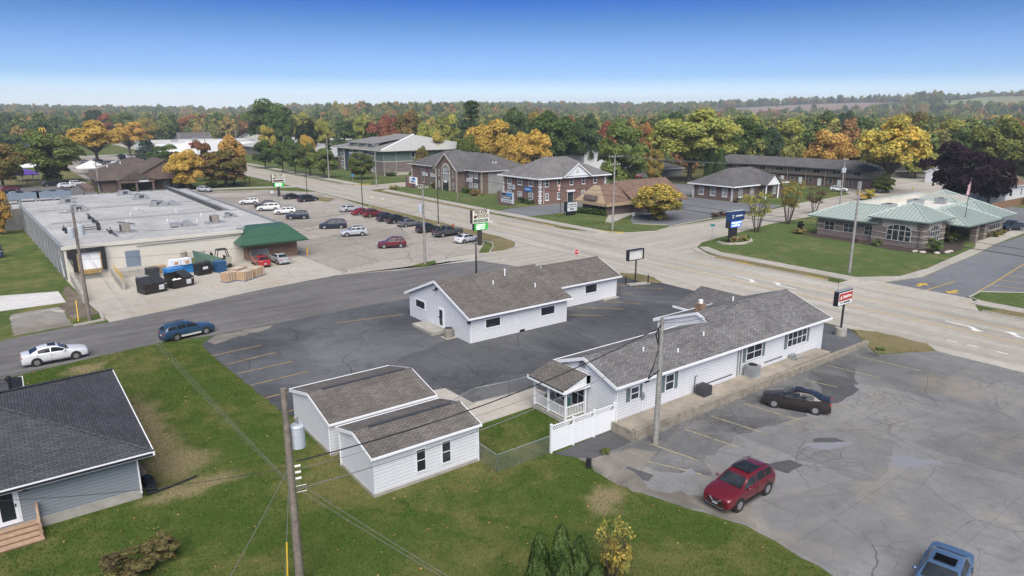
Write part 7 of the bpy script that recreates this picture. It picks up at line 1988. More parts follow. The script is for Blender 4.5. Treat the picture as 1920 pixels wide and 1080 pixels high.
def flagpole(label, x, y, h, mat):
    o = thing('flagpole', label, 'flagpole', (x, y, 0))
    b = MB(); b.tube((x, y, 0), (x, y, h), .07, .04, 8); b.build('pole', mat, o)
    b = MB(); b.blob((x, y, h + .06), .09, .09, .09, 1, amp=0); b.build('finial', M['chrome'], o)
    b = MB(); n = 8
    vs_ = []
    for i in range(n + 1):
        for j in range(5):
            u, v = i / n, j / 4
            vs_.append((x - .05 - .55 * u * (0.6 + .4 * v) + .08 * math.sin(3 * u * 3 + j), y + .18 * math.sin(u * 7 + j * .7), h - .3 - 1.35 * (1 - v) - 1.1 * u))
    b.add(vs_, [(i * 5 + j, (i + 1) * 5 + j, (i + 1) * 5 + j + 1, i * 5 + j + 1) for i in range(n) for j in range(4)])
    f = b.build('flag', M['flag'], o, smooth=True)
    b = MB(); b.add([(p[0] - .0, p[1] - .02, p[2]) for p in (vs_[3], vs_[4], vs_[14], vs_[13])], [(0, 1, 2, 3)]); b.build('canton', M['navy'], f)


flagpole('dark flagpole with drooping striped flag before the bank entrance', 129.1, 45.5, 10.7, M['blackm'])
flagpole('dark flagpole with drooping striped flag beside the clinic sign', 95.9, 110.6, 7.6, M['bronze'])
# golden arches sign, far left
o_ = thing('arch_sign', 'yellow double-arch restaurant sign far left above the trees', 'sign', (34, 540, 0))
X_, Y_ = 28.5, 541
b_ = MB(); b_.box(X_ - .3, X_ + .3, Y_ - .3, Y_ + .3, 0, 9); b_.build('post', M['hvac'], o_)
b_ = MB(); b_.box(X_ - 1.4, X_ + 1.4, Y_ - .3, Y_ + .3, 9, 10.2); b_.build('cabinet', M['signred'], o_)
M['archy'] = plain('arch_yellow', (0.75, 0.47, 0.02), 0.5, var=0.05)
for s_ in (-1, 1):
    b_ = MB(); P_ = [(X_ + s_ * .8 - .8 * math.cos(math.pi * k / 12), Y_ - .4, 10.2 + 2.6 * math.sin(math.pi * k / 12) ** .7) for k in range(13)]
    b_.path(P_, .3, 6); b_.build('arch', M['archy'], o_)

# ---------------------------------------------------------------- tents and people
def tent(label, x, y, col, s=3.2):
    m = plain('tent_cloth', col, 0.8, var=0.06)
    o = thing('canopy_tent', label, 'tent', (x, y, 0), 'pop-up tents at the far left')
    b = MB(); b.add([(x - s, y - s, 2.3), (x + s, y - s, 2.3), (x + s, y + s, 2.3), (x - s, y + s, 2.3), (x, y, 3.9)], [(0, 1, 4), (1, 2, 4), (2, 3, 4), (3, 0, 4)])
    b.add([(x - s, y - s, 2.0), (x + s, y - s, 2.0), (x + s, y - s, 2.3), (x - s, y - s, 2.3)], [(0, 1, 2, 3)]); b.add([(x - s, y + s, 2.0), (x - s, y - s, 2.0), (x - s, y - s, 2.3), (x - s, y + s, 2.3)], [(0, 1, 2, 3)])
    b.build('canopy', m, o)
    for sx in (-1, 1):
        for sy in (-1, 1):
            b = MB(); b.tube((x + sx * s * .97, y + sy * s * .97, 0), (x + sx * s * .97, y + sy * s * .97, 2.3), .05, .05, 5); b.build('leg', M['galv'], o)
    b = MB(); b.box(x - s * .6, x + s * .6, y - s * .5, y - s * .2, .7, .8); b.box(x - s * .55, x - s * .5, y - s * .45, y - s * .25, 0, .7); b.box(x + s * .5, x + s * .55, y - s * .45, y - s * .25, 0, .7); b.build('table', M['plate'], o)


tent('purple pop-up tent on the grass at the far left', 8.2, 276, (0.09, 0.04, 0.28), 3.4)
tent('white pop-up tent nearest the brown building', 27.2, 296, (0.7, 0.7, 0.7))
tent('white pop-up tent behind the nearer white tent', 30.5, 312, (0.62, 0.6, 0.58))
tent('white pop-up tent beyond the purple tent', 11, 315, (0.68, 0.69, 0.72))


def person(label, x, y, rz, shirt, trousers, step=0.18):
    J = [(0, 0, .98), (0, 0, 1.22), (0, 0, 1.42), (0, 0, 1.52), (0.02, 0, 1.68), (0, .1, .93), (step, .11, .5), (step * .6, .11, .08), (step * .6 + .16, .11, .05), (0, -.1, .93), (-step * .4, -.11, .5), (-step * 1.3, -.11, .1), (-step * 1.3 + .16, -.11, .05), (0, .2, 1.4), (-.05, .26, 1.14), (.08, .27, .9), (0, -.2, 1.4), (.06, -.26, 1.14), (.16, -.27, .92)]
    E_ = [(0, 1), (1, 2), (2, 3), (3, 4), (0, 5), (5, 6), (6, 7), (7, 8), (0, 9), (9, 10), (10, 11), (11, 12), (2, 13), (13, 14), (14, 15), (2, 16), (16, 17), (17, 18)]
    rad = [.15, .15, .16, .06, .105, .1, .075, .05, .04, .1, .075, .05, .04, .065, .05, .035, .065, .05, .035]
    me = bpy.data.meshes.new('person'); me.from_pydata(J, E_, [])
    t = bpy.data.objects.new('tmp_person', me); COL.objects.link(t)
    md = t.modifiers.new('skin', 'SKIN'); sk = me.skin_vertices[0].data
    for i, r_ in enumerate(rad): sk[i].radius = (r_, r_ * (1.25 if i in (1, 2) else 1))
    sk[0].use_root = True
    t.modifiers.new('sub', 'SUBSURF').levels = 1
    bpy.context.view_layer.update()
    m2 = bpy.data.meshes.new_from_object(t.evaluated_get(bpy.context.evaluated_depsgraph_get()))
    bpy.data.objects.remove(t)
    m2.materials.clear()
    for m_ in (M['skin'], plain('shirt', shirt, .9), plain('trousers', trousers, .9), M['hair']): m2.materials.append(m_)
    for f in m2.polygons:
        c = f.center; z = c.z
        f.material_index = 3 if (z > 1.7 or (z > 1.56 and c.x < -.01)) else (0 if z > 1.5 else (2 if z < .98 and abs(c.y) < .2 else 1)); f.use_smooth = True
    o = bpy.data.objects.new('person', m2); COL.objects.link(o); o.location = (x, y, 0.02); o.rotation_euler = (0, 0, rz)
    tag(o, label, 'person', 'people far away')


M['skin'] = plain('skin', (0.45, 0.28, 0.2), .7, var=.05); M['hair'] = plain('dark_hair', (.03, .02, .015), .8, var=.1)
person('person in a dark top walking left of a companion by the far sidewalk', 63.3, 225.4, 2.2, (.03, .03, .04), (.03, .04, .08))
person('person in a dark jacket walking right of a companion by the far sidewalk', 64.3, 224.4, 2.2, (.05, .03, .03), (.02, .02, .03), -.18)
person('person in dark clothes crossing the grass near the purple tent', 7.7, 262.5, .4, (.02, .02, .03), (.03, .03, .04))
person('person in grey standing under the purple tent', 7.2, 283.4, 1.5, (.12, .12, .13), (.03, .03, .05), .02)
person('person in black standing under the purple tent at the right', 10.2, 283.2, 1.2, (.02, .02, .02), (.03, .04, .07), .02)

# ---------------------------------------------------------------- vehicles (nose towards +X in their own frame)
SPEC = {
    'sedan': dict(zb=.2, rw=.335, wx=(1.42, -1.38), low=[(2.38, .50, .60), (2.34, .66, .73), (2.15, .76, .83), (1.7, .86, .90), (1.0, .96, .91), (0, .97, .92), (-1.0, .99, .92), (-1.6, 1.03, .91), (-2.1, 1.02, .86), (-2.33, .95, .78), (-2.40, .60, .70)],
                  roof=[(1.05, .96, .80), (.55, 1.22, .70), (.2, 1.38, .63), (-.2, 1.45, .62), (-.7, 1.44, .61), (-1.1, 1.36, .60), (-1.5, 1.18, .66), (-1.80, 1.03, .72)], win=[(.78, -.28), (-.36, -1.22)], rails=0),
    'wagon': dict(zb=.24, rw=.34, wx=(1.42, -1.32), low=[(2.38, .52, .60), (2.34, .70, .73), (2.15, .80, .83), (1.7, .89, .90), (1.0, .98, .91), (0, .99, .92), (-1.0, 1.0, .92), (-1.7, 1.02, .91), (-2.15, 1.01, .87), (-2.33, .95, .80), (-2.40, .60, .72)],
                  roof=[(1.05, .98, .80), (.55, 1.25, .70), (.2, 1.43, .64), (-.4, 1.51, .63), (-1.4, 1.48, .62), (-1.9, 1.38, .62), (-2.15, 1.18, .66), (-2.3, 1.0, .73)], win=[(.78, -.28), (-.36, -1.12), (-1.2, -1.95)], rails=1),
    'suv': dict(zb=.29, rw=.37, wx=(1.36, -1.34), low=[(2.30, .58, .64), (2.27, .80, .77), (2.05, .92, .87), (1.6, 1.0, .92), (1.05, 1.06, .93), (0, 1.07, .93), (-1.2, 1.09, .93), (-1.95, 1.08, .90), (-2.22, 1.0, .84), (-2.30, .6, .78)],
                roof=[(1.1, 1.05, .82), (.65, 1.35, .72), (.3, 1.56, .66), (-.3, 1.67, .66), (-1.2, 1.66, .65), (-1.75, 1.58, .64), (-2.02, 1.35, .68), (-2.2, 1.06, .76)], win=[(.82, -.22), (-.3, -1.12), (-1.2, -1.85)], rails=1),
    'minivan': dict(zb=.24, rw=.36, wx=(1.55, -1.52), low=[(2.55, .52, .68), (2.50, .74, .80), (2.2, .88, .91), (1.7, 1.0, .97), (1.2, 1.07, .98), (0, 1.08, .98), (-1.5, 1.1, .98), (-2.25, 1.1, .95), (-2.48, 1.0, .9), (-2.57, .6, .82)],
                    roof=[(1.65, 1.02, .85), (1.1, 1.36, .76), (.7, 1.62, .7), (0, 1.75, .7), (-1.2, 1.75, .7), (-1.95, 1.68, .69), (-2.25, 1.45, .72), (-2.45, 1.1, .8)], win=[(1.35, .05), (-.04, -1.2), (-1.3, -2.1)], rails=1),
    'pickup': dict(zb=.36, rw=.41, wx=(1.78, -1.78), low=[(2.88, .66, .74), (2.84, .98, .86), (2.55, 1.08, .95), (1.5, 1.15, .97), (.9, 1.18, .97), (-.5, 1.18, .97), (-1.2, 1.18, .97), (-2.6, 1.19, .97), (-2.83, 1.15, .95), (-2.90, .66, .9)],
                   roof=[(1.2, 1.17, .85), (.65, 1.52, .76), (.3, 1.78, .7), (-.1, 1.86, .69), (-.55, 1.85, .69), (-.85, 1.72, .7), (-1.02, 1.2, .8)], win=[(.9, -.05), (-.13, -.8)], rails=0),
}


def dense(pts, k=4):
    out = []
    n = len(pts)
    for i in range(n - 1):
        p0, p1, p2, p3 = pts[max(0, i - 1)], pts[i], pts[i + 1], pts[min(n - 1, i + 2)]
        for j in range(k):
            t = j / k
            out.append(tuple(.5 * (2 * b + (c - a) * t + (2 * a - 5 * b + 4 * c - d) * t * t + (3 * b - a - 3 * c + d) * t ** 3) for a, b, c, d in zip(p0, p1, p2, p3)))
        # keep x strictly decreasing even with overshoot
    out.append(pts[-1])
    return out


def lin(pts, x):
    for a, b in zip(pts, pts[1:]):
        if b[0] <= x <= a[0]:
            f = (x - a[0]) / (b[0] - a[0] or 1)
            return tuple(p + (q - p) * f for p, q in zip(a, b))
    return pts[0] if x > pts[0][0] else pts[-1]


def car_proto(kind):
    sp = SPEC[kind]; zb = sp['zb']; low = dense(sp['low'], 4); roof = dense(sp['roof'], 4)
    o = thing(kind, 'x', kind)
    b = MB()

    def loft(rings):
        m = len(rings[0]); vs_ = [p for r_ in rings for p in r_]; fs = []
        for i in range(len(rings) - 1):
            for j in range(m): fs.append((i * m + j, i * m + (j + 1) % m, (i + 1) * m + (j + 1) % m, (i + 1) * m + j))
        fs.append(tuple(range(m - 1, -1, -1))); fs.append(tuple((len(rings) - 1) * m + j for j in range(m)))
        b.add(vs_, [tuple(reversed(f)) for f in fs])

    def mir(x, half): return [(x, y, z) for y, z in half] + [(x, -y, z) for y, z in half[::-1]]

    rings = []
    for x, zs, w in low:
        h = zs - zb
        rings.append(mir(x, [(0.001, zb), (w * .84, zb), (w * .96, zb + h * .14), (w, zb + h * .42), (w * .995, zb + h * .72), (w * .955, zs - .035), (w * .86, zs + .012), (w * .45, zs + .035), (.001, zs + .045)]))
    loft(rings)
    rings = []
    for x, zr, wr in roof:
        _, zs, w = lin(low, x); wb = w * .9; h = max(.02, zr - zs + .03); z0 = zs - .03
        rings.append(mir(x, [(.001, z0), (wb, z0), (wb + (wr - wb) * .5, z0 + h * .5), (wr + .02, z0 + h * .86), (wr * .9, z0 + h * .97), (wr * .45, z0 + h), (.001, z0 + h + .01)]))
    loft(rings)
    body = b.build('body', M['paint'], o, smooth=38)

    def side(x, t, s, off=.008):
        _, zs, w = lin(low, x); _, zr, wr = lin(roof, x); wb = w * .9; h = max(.02, zr - zs + .03)
        y = (wb + (wr - wb) * t) if t < .5 else wb + (wr - wb) * .5 + (wr + .02 - wb - (wr - wb) * .5) * (t - .5) / .36
        return (x, s * (y + off), zs - .03 + h * t)

    for s in (-1, 1):
        for x0, x1 in sp['win']:
            g = MB(); n = 5
            xs = [x0 + (x1 - x0) * i / n for i in range(n + 1)]
            A = [side(x, .14, s) for x in xs]; Md = [side(x, .5, s) for x in xs]; C = [side(x, .83, s) for x in xs]
            vs_ = A + Md + C; m = n + 1
            g.add(vs_, [(k * m + i, k * m + i + 1, (k + 1) * m + i + 1, (k + 1) * m + i) if s < 0 else (k * m + i, (k + 1) * m + i, (k + 1) * m + i + 1, k * m + i + 1) for k in range(2) for i in range(n)])
            g.build('side_window', M['carglass'], o)

    def screen(stations, dx, name):
        g = MB(); rows = []
        for x, zr, wr in stations:
            _, zs, w = lin(low, x); h = max(.02, zr - zs + .03); z0 = zs - .03
            yw = wr * .88
            rows.append([(x + dx, y, z0 + h * (1.0 if abs(y) < yw * .6 else .975) + .016) for y in (-yw, -yw * .5, 0, yw * .5, yw)])
        vs_ = [p for r_ in rows for p in r_]
        g.add(vs_, [(i * 5 + j, (i + 1) * 5 + j, (i + 1) * 5 + j + 1, i * 5 + j + 1) for i in range(len(rows) - 1) for j in range(4)])
        g.build(name, M['carglass'], o)

    screen(roof[1:8], .014, 'windscreen')
    screen(roof[-7:-1] if kind != 'sedan' else roof[-8:-1], -.014, 'rear_window')
    W = max(p[2] for p in sp['low']); rw = sp['rw']
    for x in sp['wx']:
        for s in (-1, 1):
            _, _, w = lin(low, x)
            g = MB(); g.tube((x, s * (w - .3), rw + .02), (x, s * (w + .004), rw + .02), rw + .07, rw + .07, 18); g.build('wheel_arch', M['black'], o)
            g = MB(); g.tube((x, s * (w - .22), rw), (x, s * (w + .012), rw), rw, rw * .985, 18); wl = g.build('wheel', M['tyre'], o)
            g = MB(); g.tube((x, s * (w + .013), rw), (x, s * (w + .016), rw), rw * .62, rw * .62, 16)
            for k in range(5):
                a = 2 * math.pi * k / 5 + .3
                g.cbox((x + rw * .33 * math.cos(a), s * (w + .02), rw + rw * .33 * math.sin(a)), (.07, .012, .07), 0)
            g.build('rim', M['rim'], wl)
    xf, xr = sp['low'][0][0], sp['low'][-1][0]
    zf = sp['low'][1][1]; zr_ = sp['low'][-2][1]
    for s in (-1, 1):
        g = MB(); g.blob((sp['low'][2][0] - .02, s * sp['low'][2][2] * .80, zf - .04), .22, .14, .07, 1, amp=.02); g.build('headlight', M['head_l'], o, smooth=True)
        g = MB(); g.blob((sp['low'][-2][0] + .02, s * sp['low'][-2][2] * .80, zr_ - .12), .12, .17, .13 if kind in ('suv', 'minivan', 'pickup') else .09, 2, amp=.02); g.build('tail_light', M['red_l'], o, smooth=True)
        xm = sp['win'][0][0] - .12; _, zs, w = lin(low, xm)
        g = MB(); g.blob((xm, s * (w + .07), zs + .09), .09, .11, .075, 3, amp=.02); g.build('mirror', M['paint'], o, smooth=True)
        for x0, x1 in sp['win']:
            g = MB(); xx = x1 - .04; _, zs, w = lin(low, xx)
            g.box(xx - .01, xx + .01, s * (w - .02), s * (w + .004), zb + .12, zs - .06); g.build('door_seam', M['black'], body)
            g = MB(); g.box(xx + .1, xx + .28, s * (w - .03), s * (w + .02), zs - .17, zs - .13); g.build('door_handle', M['paint'], o)
        g = MB(); _, _, w = lin(low, 0); g.box(sp['wx'][1] + rw + .1, sp['wx'][0] - rw - .1, s * (w * .94), s * (w * .99), zb - .02, zb + .09); g.build('sill', M['black'], o)
        if sp['rails']:
            g = MB(); P = []
            for k in range(7):
                x = sp['win'][0][1] + .3 - (sp['win'][0][1] + .3 - (sp['win'][-1][1] + .1)) * k / 6
                _, zr, wr = lin(roof, x); P.append((x, s * wr * .86, zr + .05))
            g.path(P, .022, 6); g.build('roof_rail', M['blackm'], o)
    g = MB(); wf = sp['low'][1][2]
    g.box(xf - .3, xf + .012, -wf * .62, wf * .62, zf - .30, zf - .12); g.build('grille', M['black'], o)
    g = MB(); g.box(xf - .3, xf + .01, -wf * .8, wf * .8, zb + .02, zb + .12); g.build('front_bumper_trim', M['black'], o)
    g = MB(); g.box(xr - .012, xr + .3, -wf * .85, wf * .85, zb + .02, zb + .14); g.build('rear_bumper_trim', M['black'], o)
    g = MB(); g.box(xf + .012, xf + .02, -.16, .16, zb + .16, zb + .27); g.build('licence_plate', M['plate'], o)
    g = MB(); g.box(xr - .02, xr - .004, -.16, .16, zb + .30, zb + .42); g.build('licence_plate', M['plate'], o)
    if kind == 'pickup':
        g = MB(); g.box(-2.72, -1.1, -.8, .8, 1.15, 1.245); g.build('bed_cover', M['black'], o)
    return o


PROTO = {k: car_proto(k) for k in SPEC}
USED = set()


def car(kind, label, x, y, deg, col, grp, s=1.0, z=0.02):
    if kind not in USED:
        USED.add(kind); o = PROTO[kind]; o.location = (x, y, z); o.rotation_euler = (0, 0, R(deg)); o['label'] = label; o['group'] = grp
        for c in o.children:
            c.color = col
            for d in c.children: d.color = col
    else: o = dup(PROTO[kind], (x, y, z), R(deg), label, grp, col)
    o.scale = (s, s, s); ORG[o.name] = Vector((x, y, z))
    return o


WH, SV, GY, BK, NV, RD_, DR = (.72, .73, .74, 1), (.48, .50, .52, 1), (.16, .17, .18, 1), (.012, .012, .014, 1), (.012, .018, .04, 1), (.34, .02, .02, 1), (.15, .012, .018, 1)
g1 = 'vehicles near the camera'
c_ = car('sedan', 'white sedan with dark sunroof parked on the side street', 1.9, 69.6, 2, WH, g1, 1.03)
b_ = MB(); b_.box(-.45, .12, -.4, .4, 1.475, 1.482)
me_ = b_.build('sunroof', M['carglass'], origin=W0); me_.parent = c_; me_.location = (0, 0, 0)
c_ = car('wagon', 'blue station wagon with silver trim driving on the side street', 12.8, 70.0, 10, (.022, .062, .12, 1), g1, 1.02)
for s_ in (-1, 1):
    b_ = MB(); b_.box(-.9, .95, s_ * .90, s_ * .935, .3, .46); t_ = b_.build('cladding', M['trim'], origin=W0); t_.parent = c_; t_.location = (0, 0, 0)
car('sedan', 'brown sedan parked against the terrace retaining wall', 44.9, 24.9, 117, (.028, .022, .020, 1), g1)
c_ = car('suv', 'dark red crossover with front towards the camera on the grey lot', 31.1, 20.0, 182, (.13, .010, .017, 1), g1, 1.02)
b_ = MB(); b_.box(-1.0, .1, -.5, .5, 1.685, 1.692); t_ = b_.build('sunroof', M['carglass'], origin=W0); t_.parent = c_; t_.location = (0, 0, 0)
b_ = MB(); b_.path([(2.335, -.34, .78), (2.345, -.16, .60), (2.345, .16, .60), (2.335, .34, .78)], .03, 6); t_ = b_.build('grille_trim', M['chrome'], origin=W0); t_.parent = c_; t_.location = (0, 0, 0)
b_ = MB(); b_.path([(2.31, -.6, .36), (2.345, -.3, .33), (2.345, .3, .33), (2.31, .6, .36)], .025, 6); t_ = b_.build('bumper_trim', M['chrome'], origin=W0); t_.parent = c_; t_.location = (0, 0, 0)
c_ = car('sedan', 'bright blue sedan cut off by the bottom edge of the picture', 31.6, 9.7, 191, (.07, .125, .22, 1), g1, 1.03)
b_ = MB(); b_.box(-.5, .1, -.42, .42, 1.475, 1.482); t_ = b_.build('sunroof', M['carglass'], origin=W0); t_.parent = c_; t_.location = (0, 0, 0)
g2 = 'vehicles parked in the store lot'
for k_, lab_, x_, y_, a_, col_ in (
        ('sedan', 'silver sedan leftmost of the row along the grass verge', 62.5, 143.8, 8, SV), ('sedan', 'bright red sedan in the row along the grass verge', 62.6, 137.6, 6, (.25, .015, .02, 1)),
        ('suv', 'dark red crossover next to the red sedan in the verge row', 63.0, 133.2, 6, DR), ('suv', 'navy crossover left of the black crossover in the verge row', 62.8, 126.0, 5, (.02, .024, .035, 1)),
        ('suv', 'black crossover left of the grey sedan in the verge row', 63.1, 122.4, 5, BK), ('sedan', 'grey sedan in the middle of the verge row', 63.0, 117.2, 4, (.13, .14, .14, 1)),
        ('suv', 'black crossover left of the grey pickup in the verge row', 62.4, 109.0, 4, (.018, .018, .02, 1)), ('pickup', 'dark grey pickup truck in the verge row', 63.2, 103.4, 5, (.06, .06, .062, 1)),
        ('sedan', 'white sedan parked beside the store pylon sign', 62.6, 96.2, 8, WH), ('suv', 'navy crossover behind the white crossover in the angled row', 49.0, 139.6, 158, (.018, .024, .045, 1)),
        ('minivan', 'white minivan in the angled row of the store lot', 48.4, 156.2, 158, WH), ('suv', 'white crossover left of the navy crossover in the angled row', 49.3, 147.9, 158, WH),
        ('minivan', 'dark navy minivan standing alone in the store lot', 50.1, 123.6, 155, NV), ('suv', 'silver crossover left of the dark red one in the store lot', 49.8, 113.4, 162, SV),
        ('suv', 'dark red crossover with roof rails nearest the camera in the store lot', 50.1, 99.4, 158, (.14, .014, .02, 1)), ('suv', 'dark crossover half hidden behind the white minivan', 49.2, 161.4, 158, (.03, .03, .034, 1)),
        ('suv', 'white crossover furthest back in the angled row', 48.2, 170.0, 158, (.66, .66, .66, 1)), ('sedan', 'black sedan under the far pylon sign', 60.4, 174.6, 4, BK),
        ('minivan', 'black minivan at the far grass island', 61.5, 166.8, 8, (.014, .015, .018, 1)), ('sedan', 'red sedan parked against the brick entry block', 28.8, 98.7, 88, RD_),
        ('sedan', 'silver sedan beside the red sedan at the brick entry block', 31.5, 98.9, 92, (.36, .37, .37, 1)), ('suv', 'silver crossover leaving the store lot at the far street', 46.6, 206, -60, SV),
        ('sedan', 'dark red sedan just beyond the store canopy', 39.5, 166, 150, (.12, .02, .02, 1))):
    car(k_, lab_, x_, y_, a_, col_, g2)
g3 = 'vehicles far away'
for k_, lab_, x_, y_, a_, col_ in (
        ('suv', 'white crossover nearer of the pair left of the brown building', 16.4, 240.6, 6, WH), ('suv', 'white crossover further of the pair left of the brown building', 19.6, 247, 6, (.6, .6, .62, 1)),
        ('suv', 'dark red crossover at the left edge behind the store', 2.8, 240, 10, DR), ('sedan', 'black sedan at the left edge behind the store', 3.0, 230, 10, BK), ('sedan', 'pale car at the left edge nearest the store roof', 3.4, 222.5, 10, SV), ('suv', 'dark crossover behind the white pair', 13.2, 250, 8, BK),
        ('suv', 'red crossover left of its twin behind the clinic', 168.8, 163.8, 130, RD_), ('suv', 'red crossover right of its twin behind the clinic', 173.0, 161.2, 130, (.24, .02, .025, 1)), ('sedan', 'pale blue-grey sedan beside the red crossovers', 177.6, 157, 130, (.3, .34, .38, 1)), ('suv', 'black crossover left of the red crossovers', 165, 167, 130, BK),
        ('suv', 'white crossover parked at the townhouse row', 189.5, 99.2, -70, WH), ('pickup', 'dark blue pickup truck behind the bank', 150.6, 45.4, 170, (.015, .02, .035, 1)), ('sedan', 'dark car at a townhouse door', 193, 122, -60, (.02, .025, .04, 1)),
        ('sedan', 'dark blue sedan in the far left lot beneath the yellow tree', 53.5, 405, 20, NV), ('suv', 'black crossover in the far left lot below the dark blue sedan', 51, 380, 20, BK), ('sedan', 'silver sedan in the far left lot', 39, 372, 30, SV), ('sedan', 'white sedan in the far left lot', 44, 350, 30, WH),
        ('suv', 'dark red crossover in the far left lot', 46, 335, 20, DR), ('sedan', 'grey sedan in the far left lot behind the white tent', 37, 345, 20, GY), ('suv', 'silver crossover in the far left lot behind the white tent', 33, 362, 20, SV), ('pickup', 'dark pickup in the far left lot', 40, 325, 20, BK), ('sedan', 'white car beyond the purple tent', 4, 325, 20, WH)):
    car(k_, lab_, x_, y_, a_, col_, g3)

# ---------------------------------------------------------------- vegetation
PAL = dict(G1=(.062, .096, .035), G2=(.105, .148, .048), G3=(.185, .218, .065), YG=(.35, .335, .085), Y=(.48, .345, .085), YO=(.40, .28, .08), O=(.38, .225, .08), RO=(.31, .14, .075),
           RD=(.21, .085, .065), BR=(.22, .135, .065), BG=(.055, .082, .060), OL=(.15, .155, .048), PU=(.018, .012, .017), PU2=(.030, .018, .024), BRN=(.12, .085, .055), BU=(.30, .22, .10), AV=(.032, .064, .018))
RNG = np.random.default_rng(7)


def unit(n):
    v = RNG.normal(size=(n, 3)); return v / np.linalg.norm(v, axis=1)[:, None]


def leaf_mesh(name, pts, nrm, size, rnd, mat):
    """one rhombic two-triangle leaf clump per point"""
    n = len(pts)
    nrm = nrm / np.maximum(np.linalg.norm(nrm, axis=1), 1e-6)[:, None]
    t = np.cross(nrm, unit(n)); t /= np.maximum(np.linalg.norm(t, axis=1), 1e-6)[:, None]
    b = np.cross(nrm, t)
    s = size[:, None]; k = (0.55 + 0.4 * RNG.random(n))[:, None]
    v = np.stack([pts - t * s, pts - b * s * k + nrm * s * .25, pts + t * s, pts + b * s * k + nrm * s * .25], 1).reshape(-1, 3)
    me = bpy.data.meshes.new(name)
    me.vertices.add(4 * n); me.vertices.foreach_set("co", v.astype(np.float32).ravel())
    me.loops.add(4 * n); me.loops.foreach_set("vertex_index", np.arange(4 * n, dtype=np.int32))
    me.polygons.add(n); me.polygons.foreach_set("loop_start", np.arange(0, 4 * n, 4, dtype=np.int32)); me.polygons.foreach_set("loop_total", np.full(n, 4, dtype=np.int32))
    at = me.attributes.new("rnd", 'FLOAT', 'FACE'); at.data.foreach_set("value", rnd.astype(np.float32))
    me.materials.append(mat); me.update(calc_edges=True); me.validate()
    return me


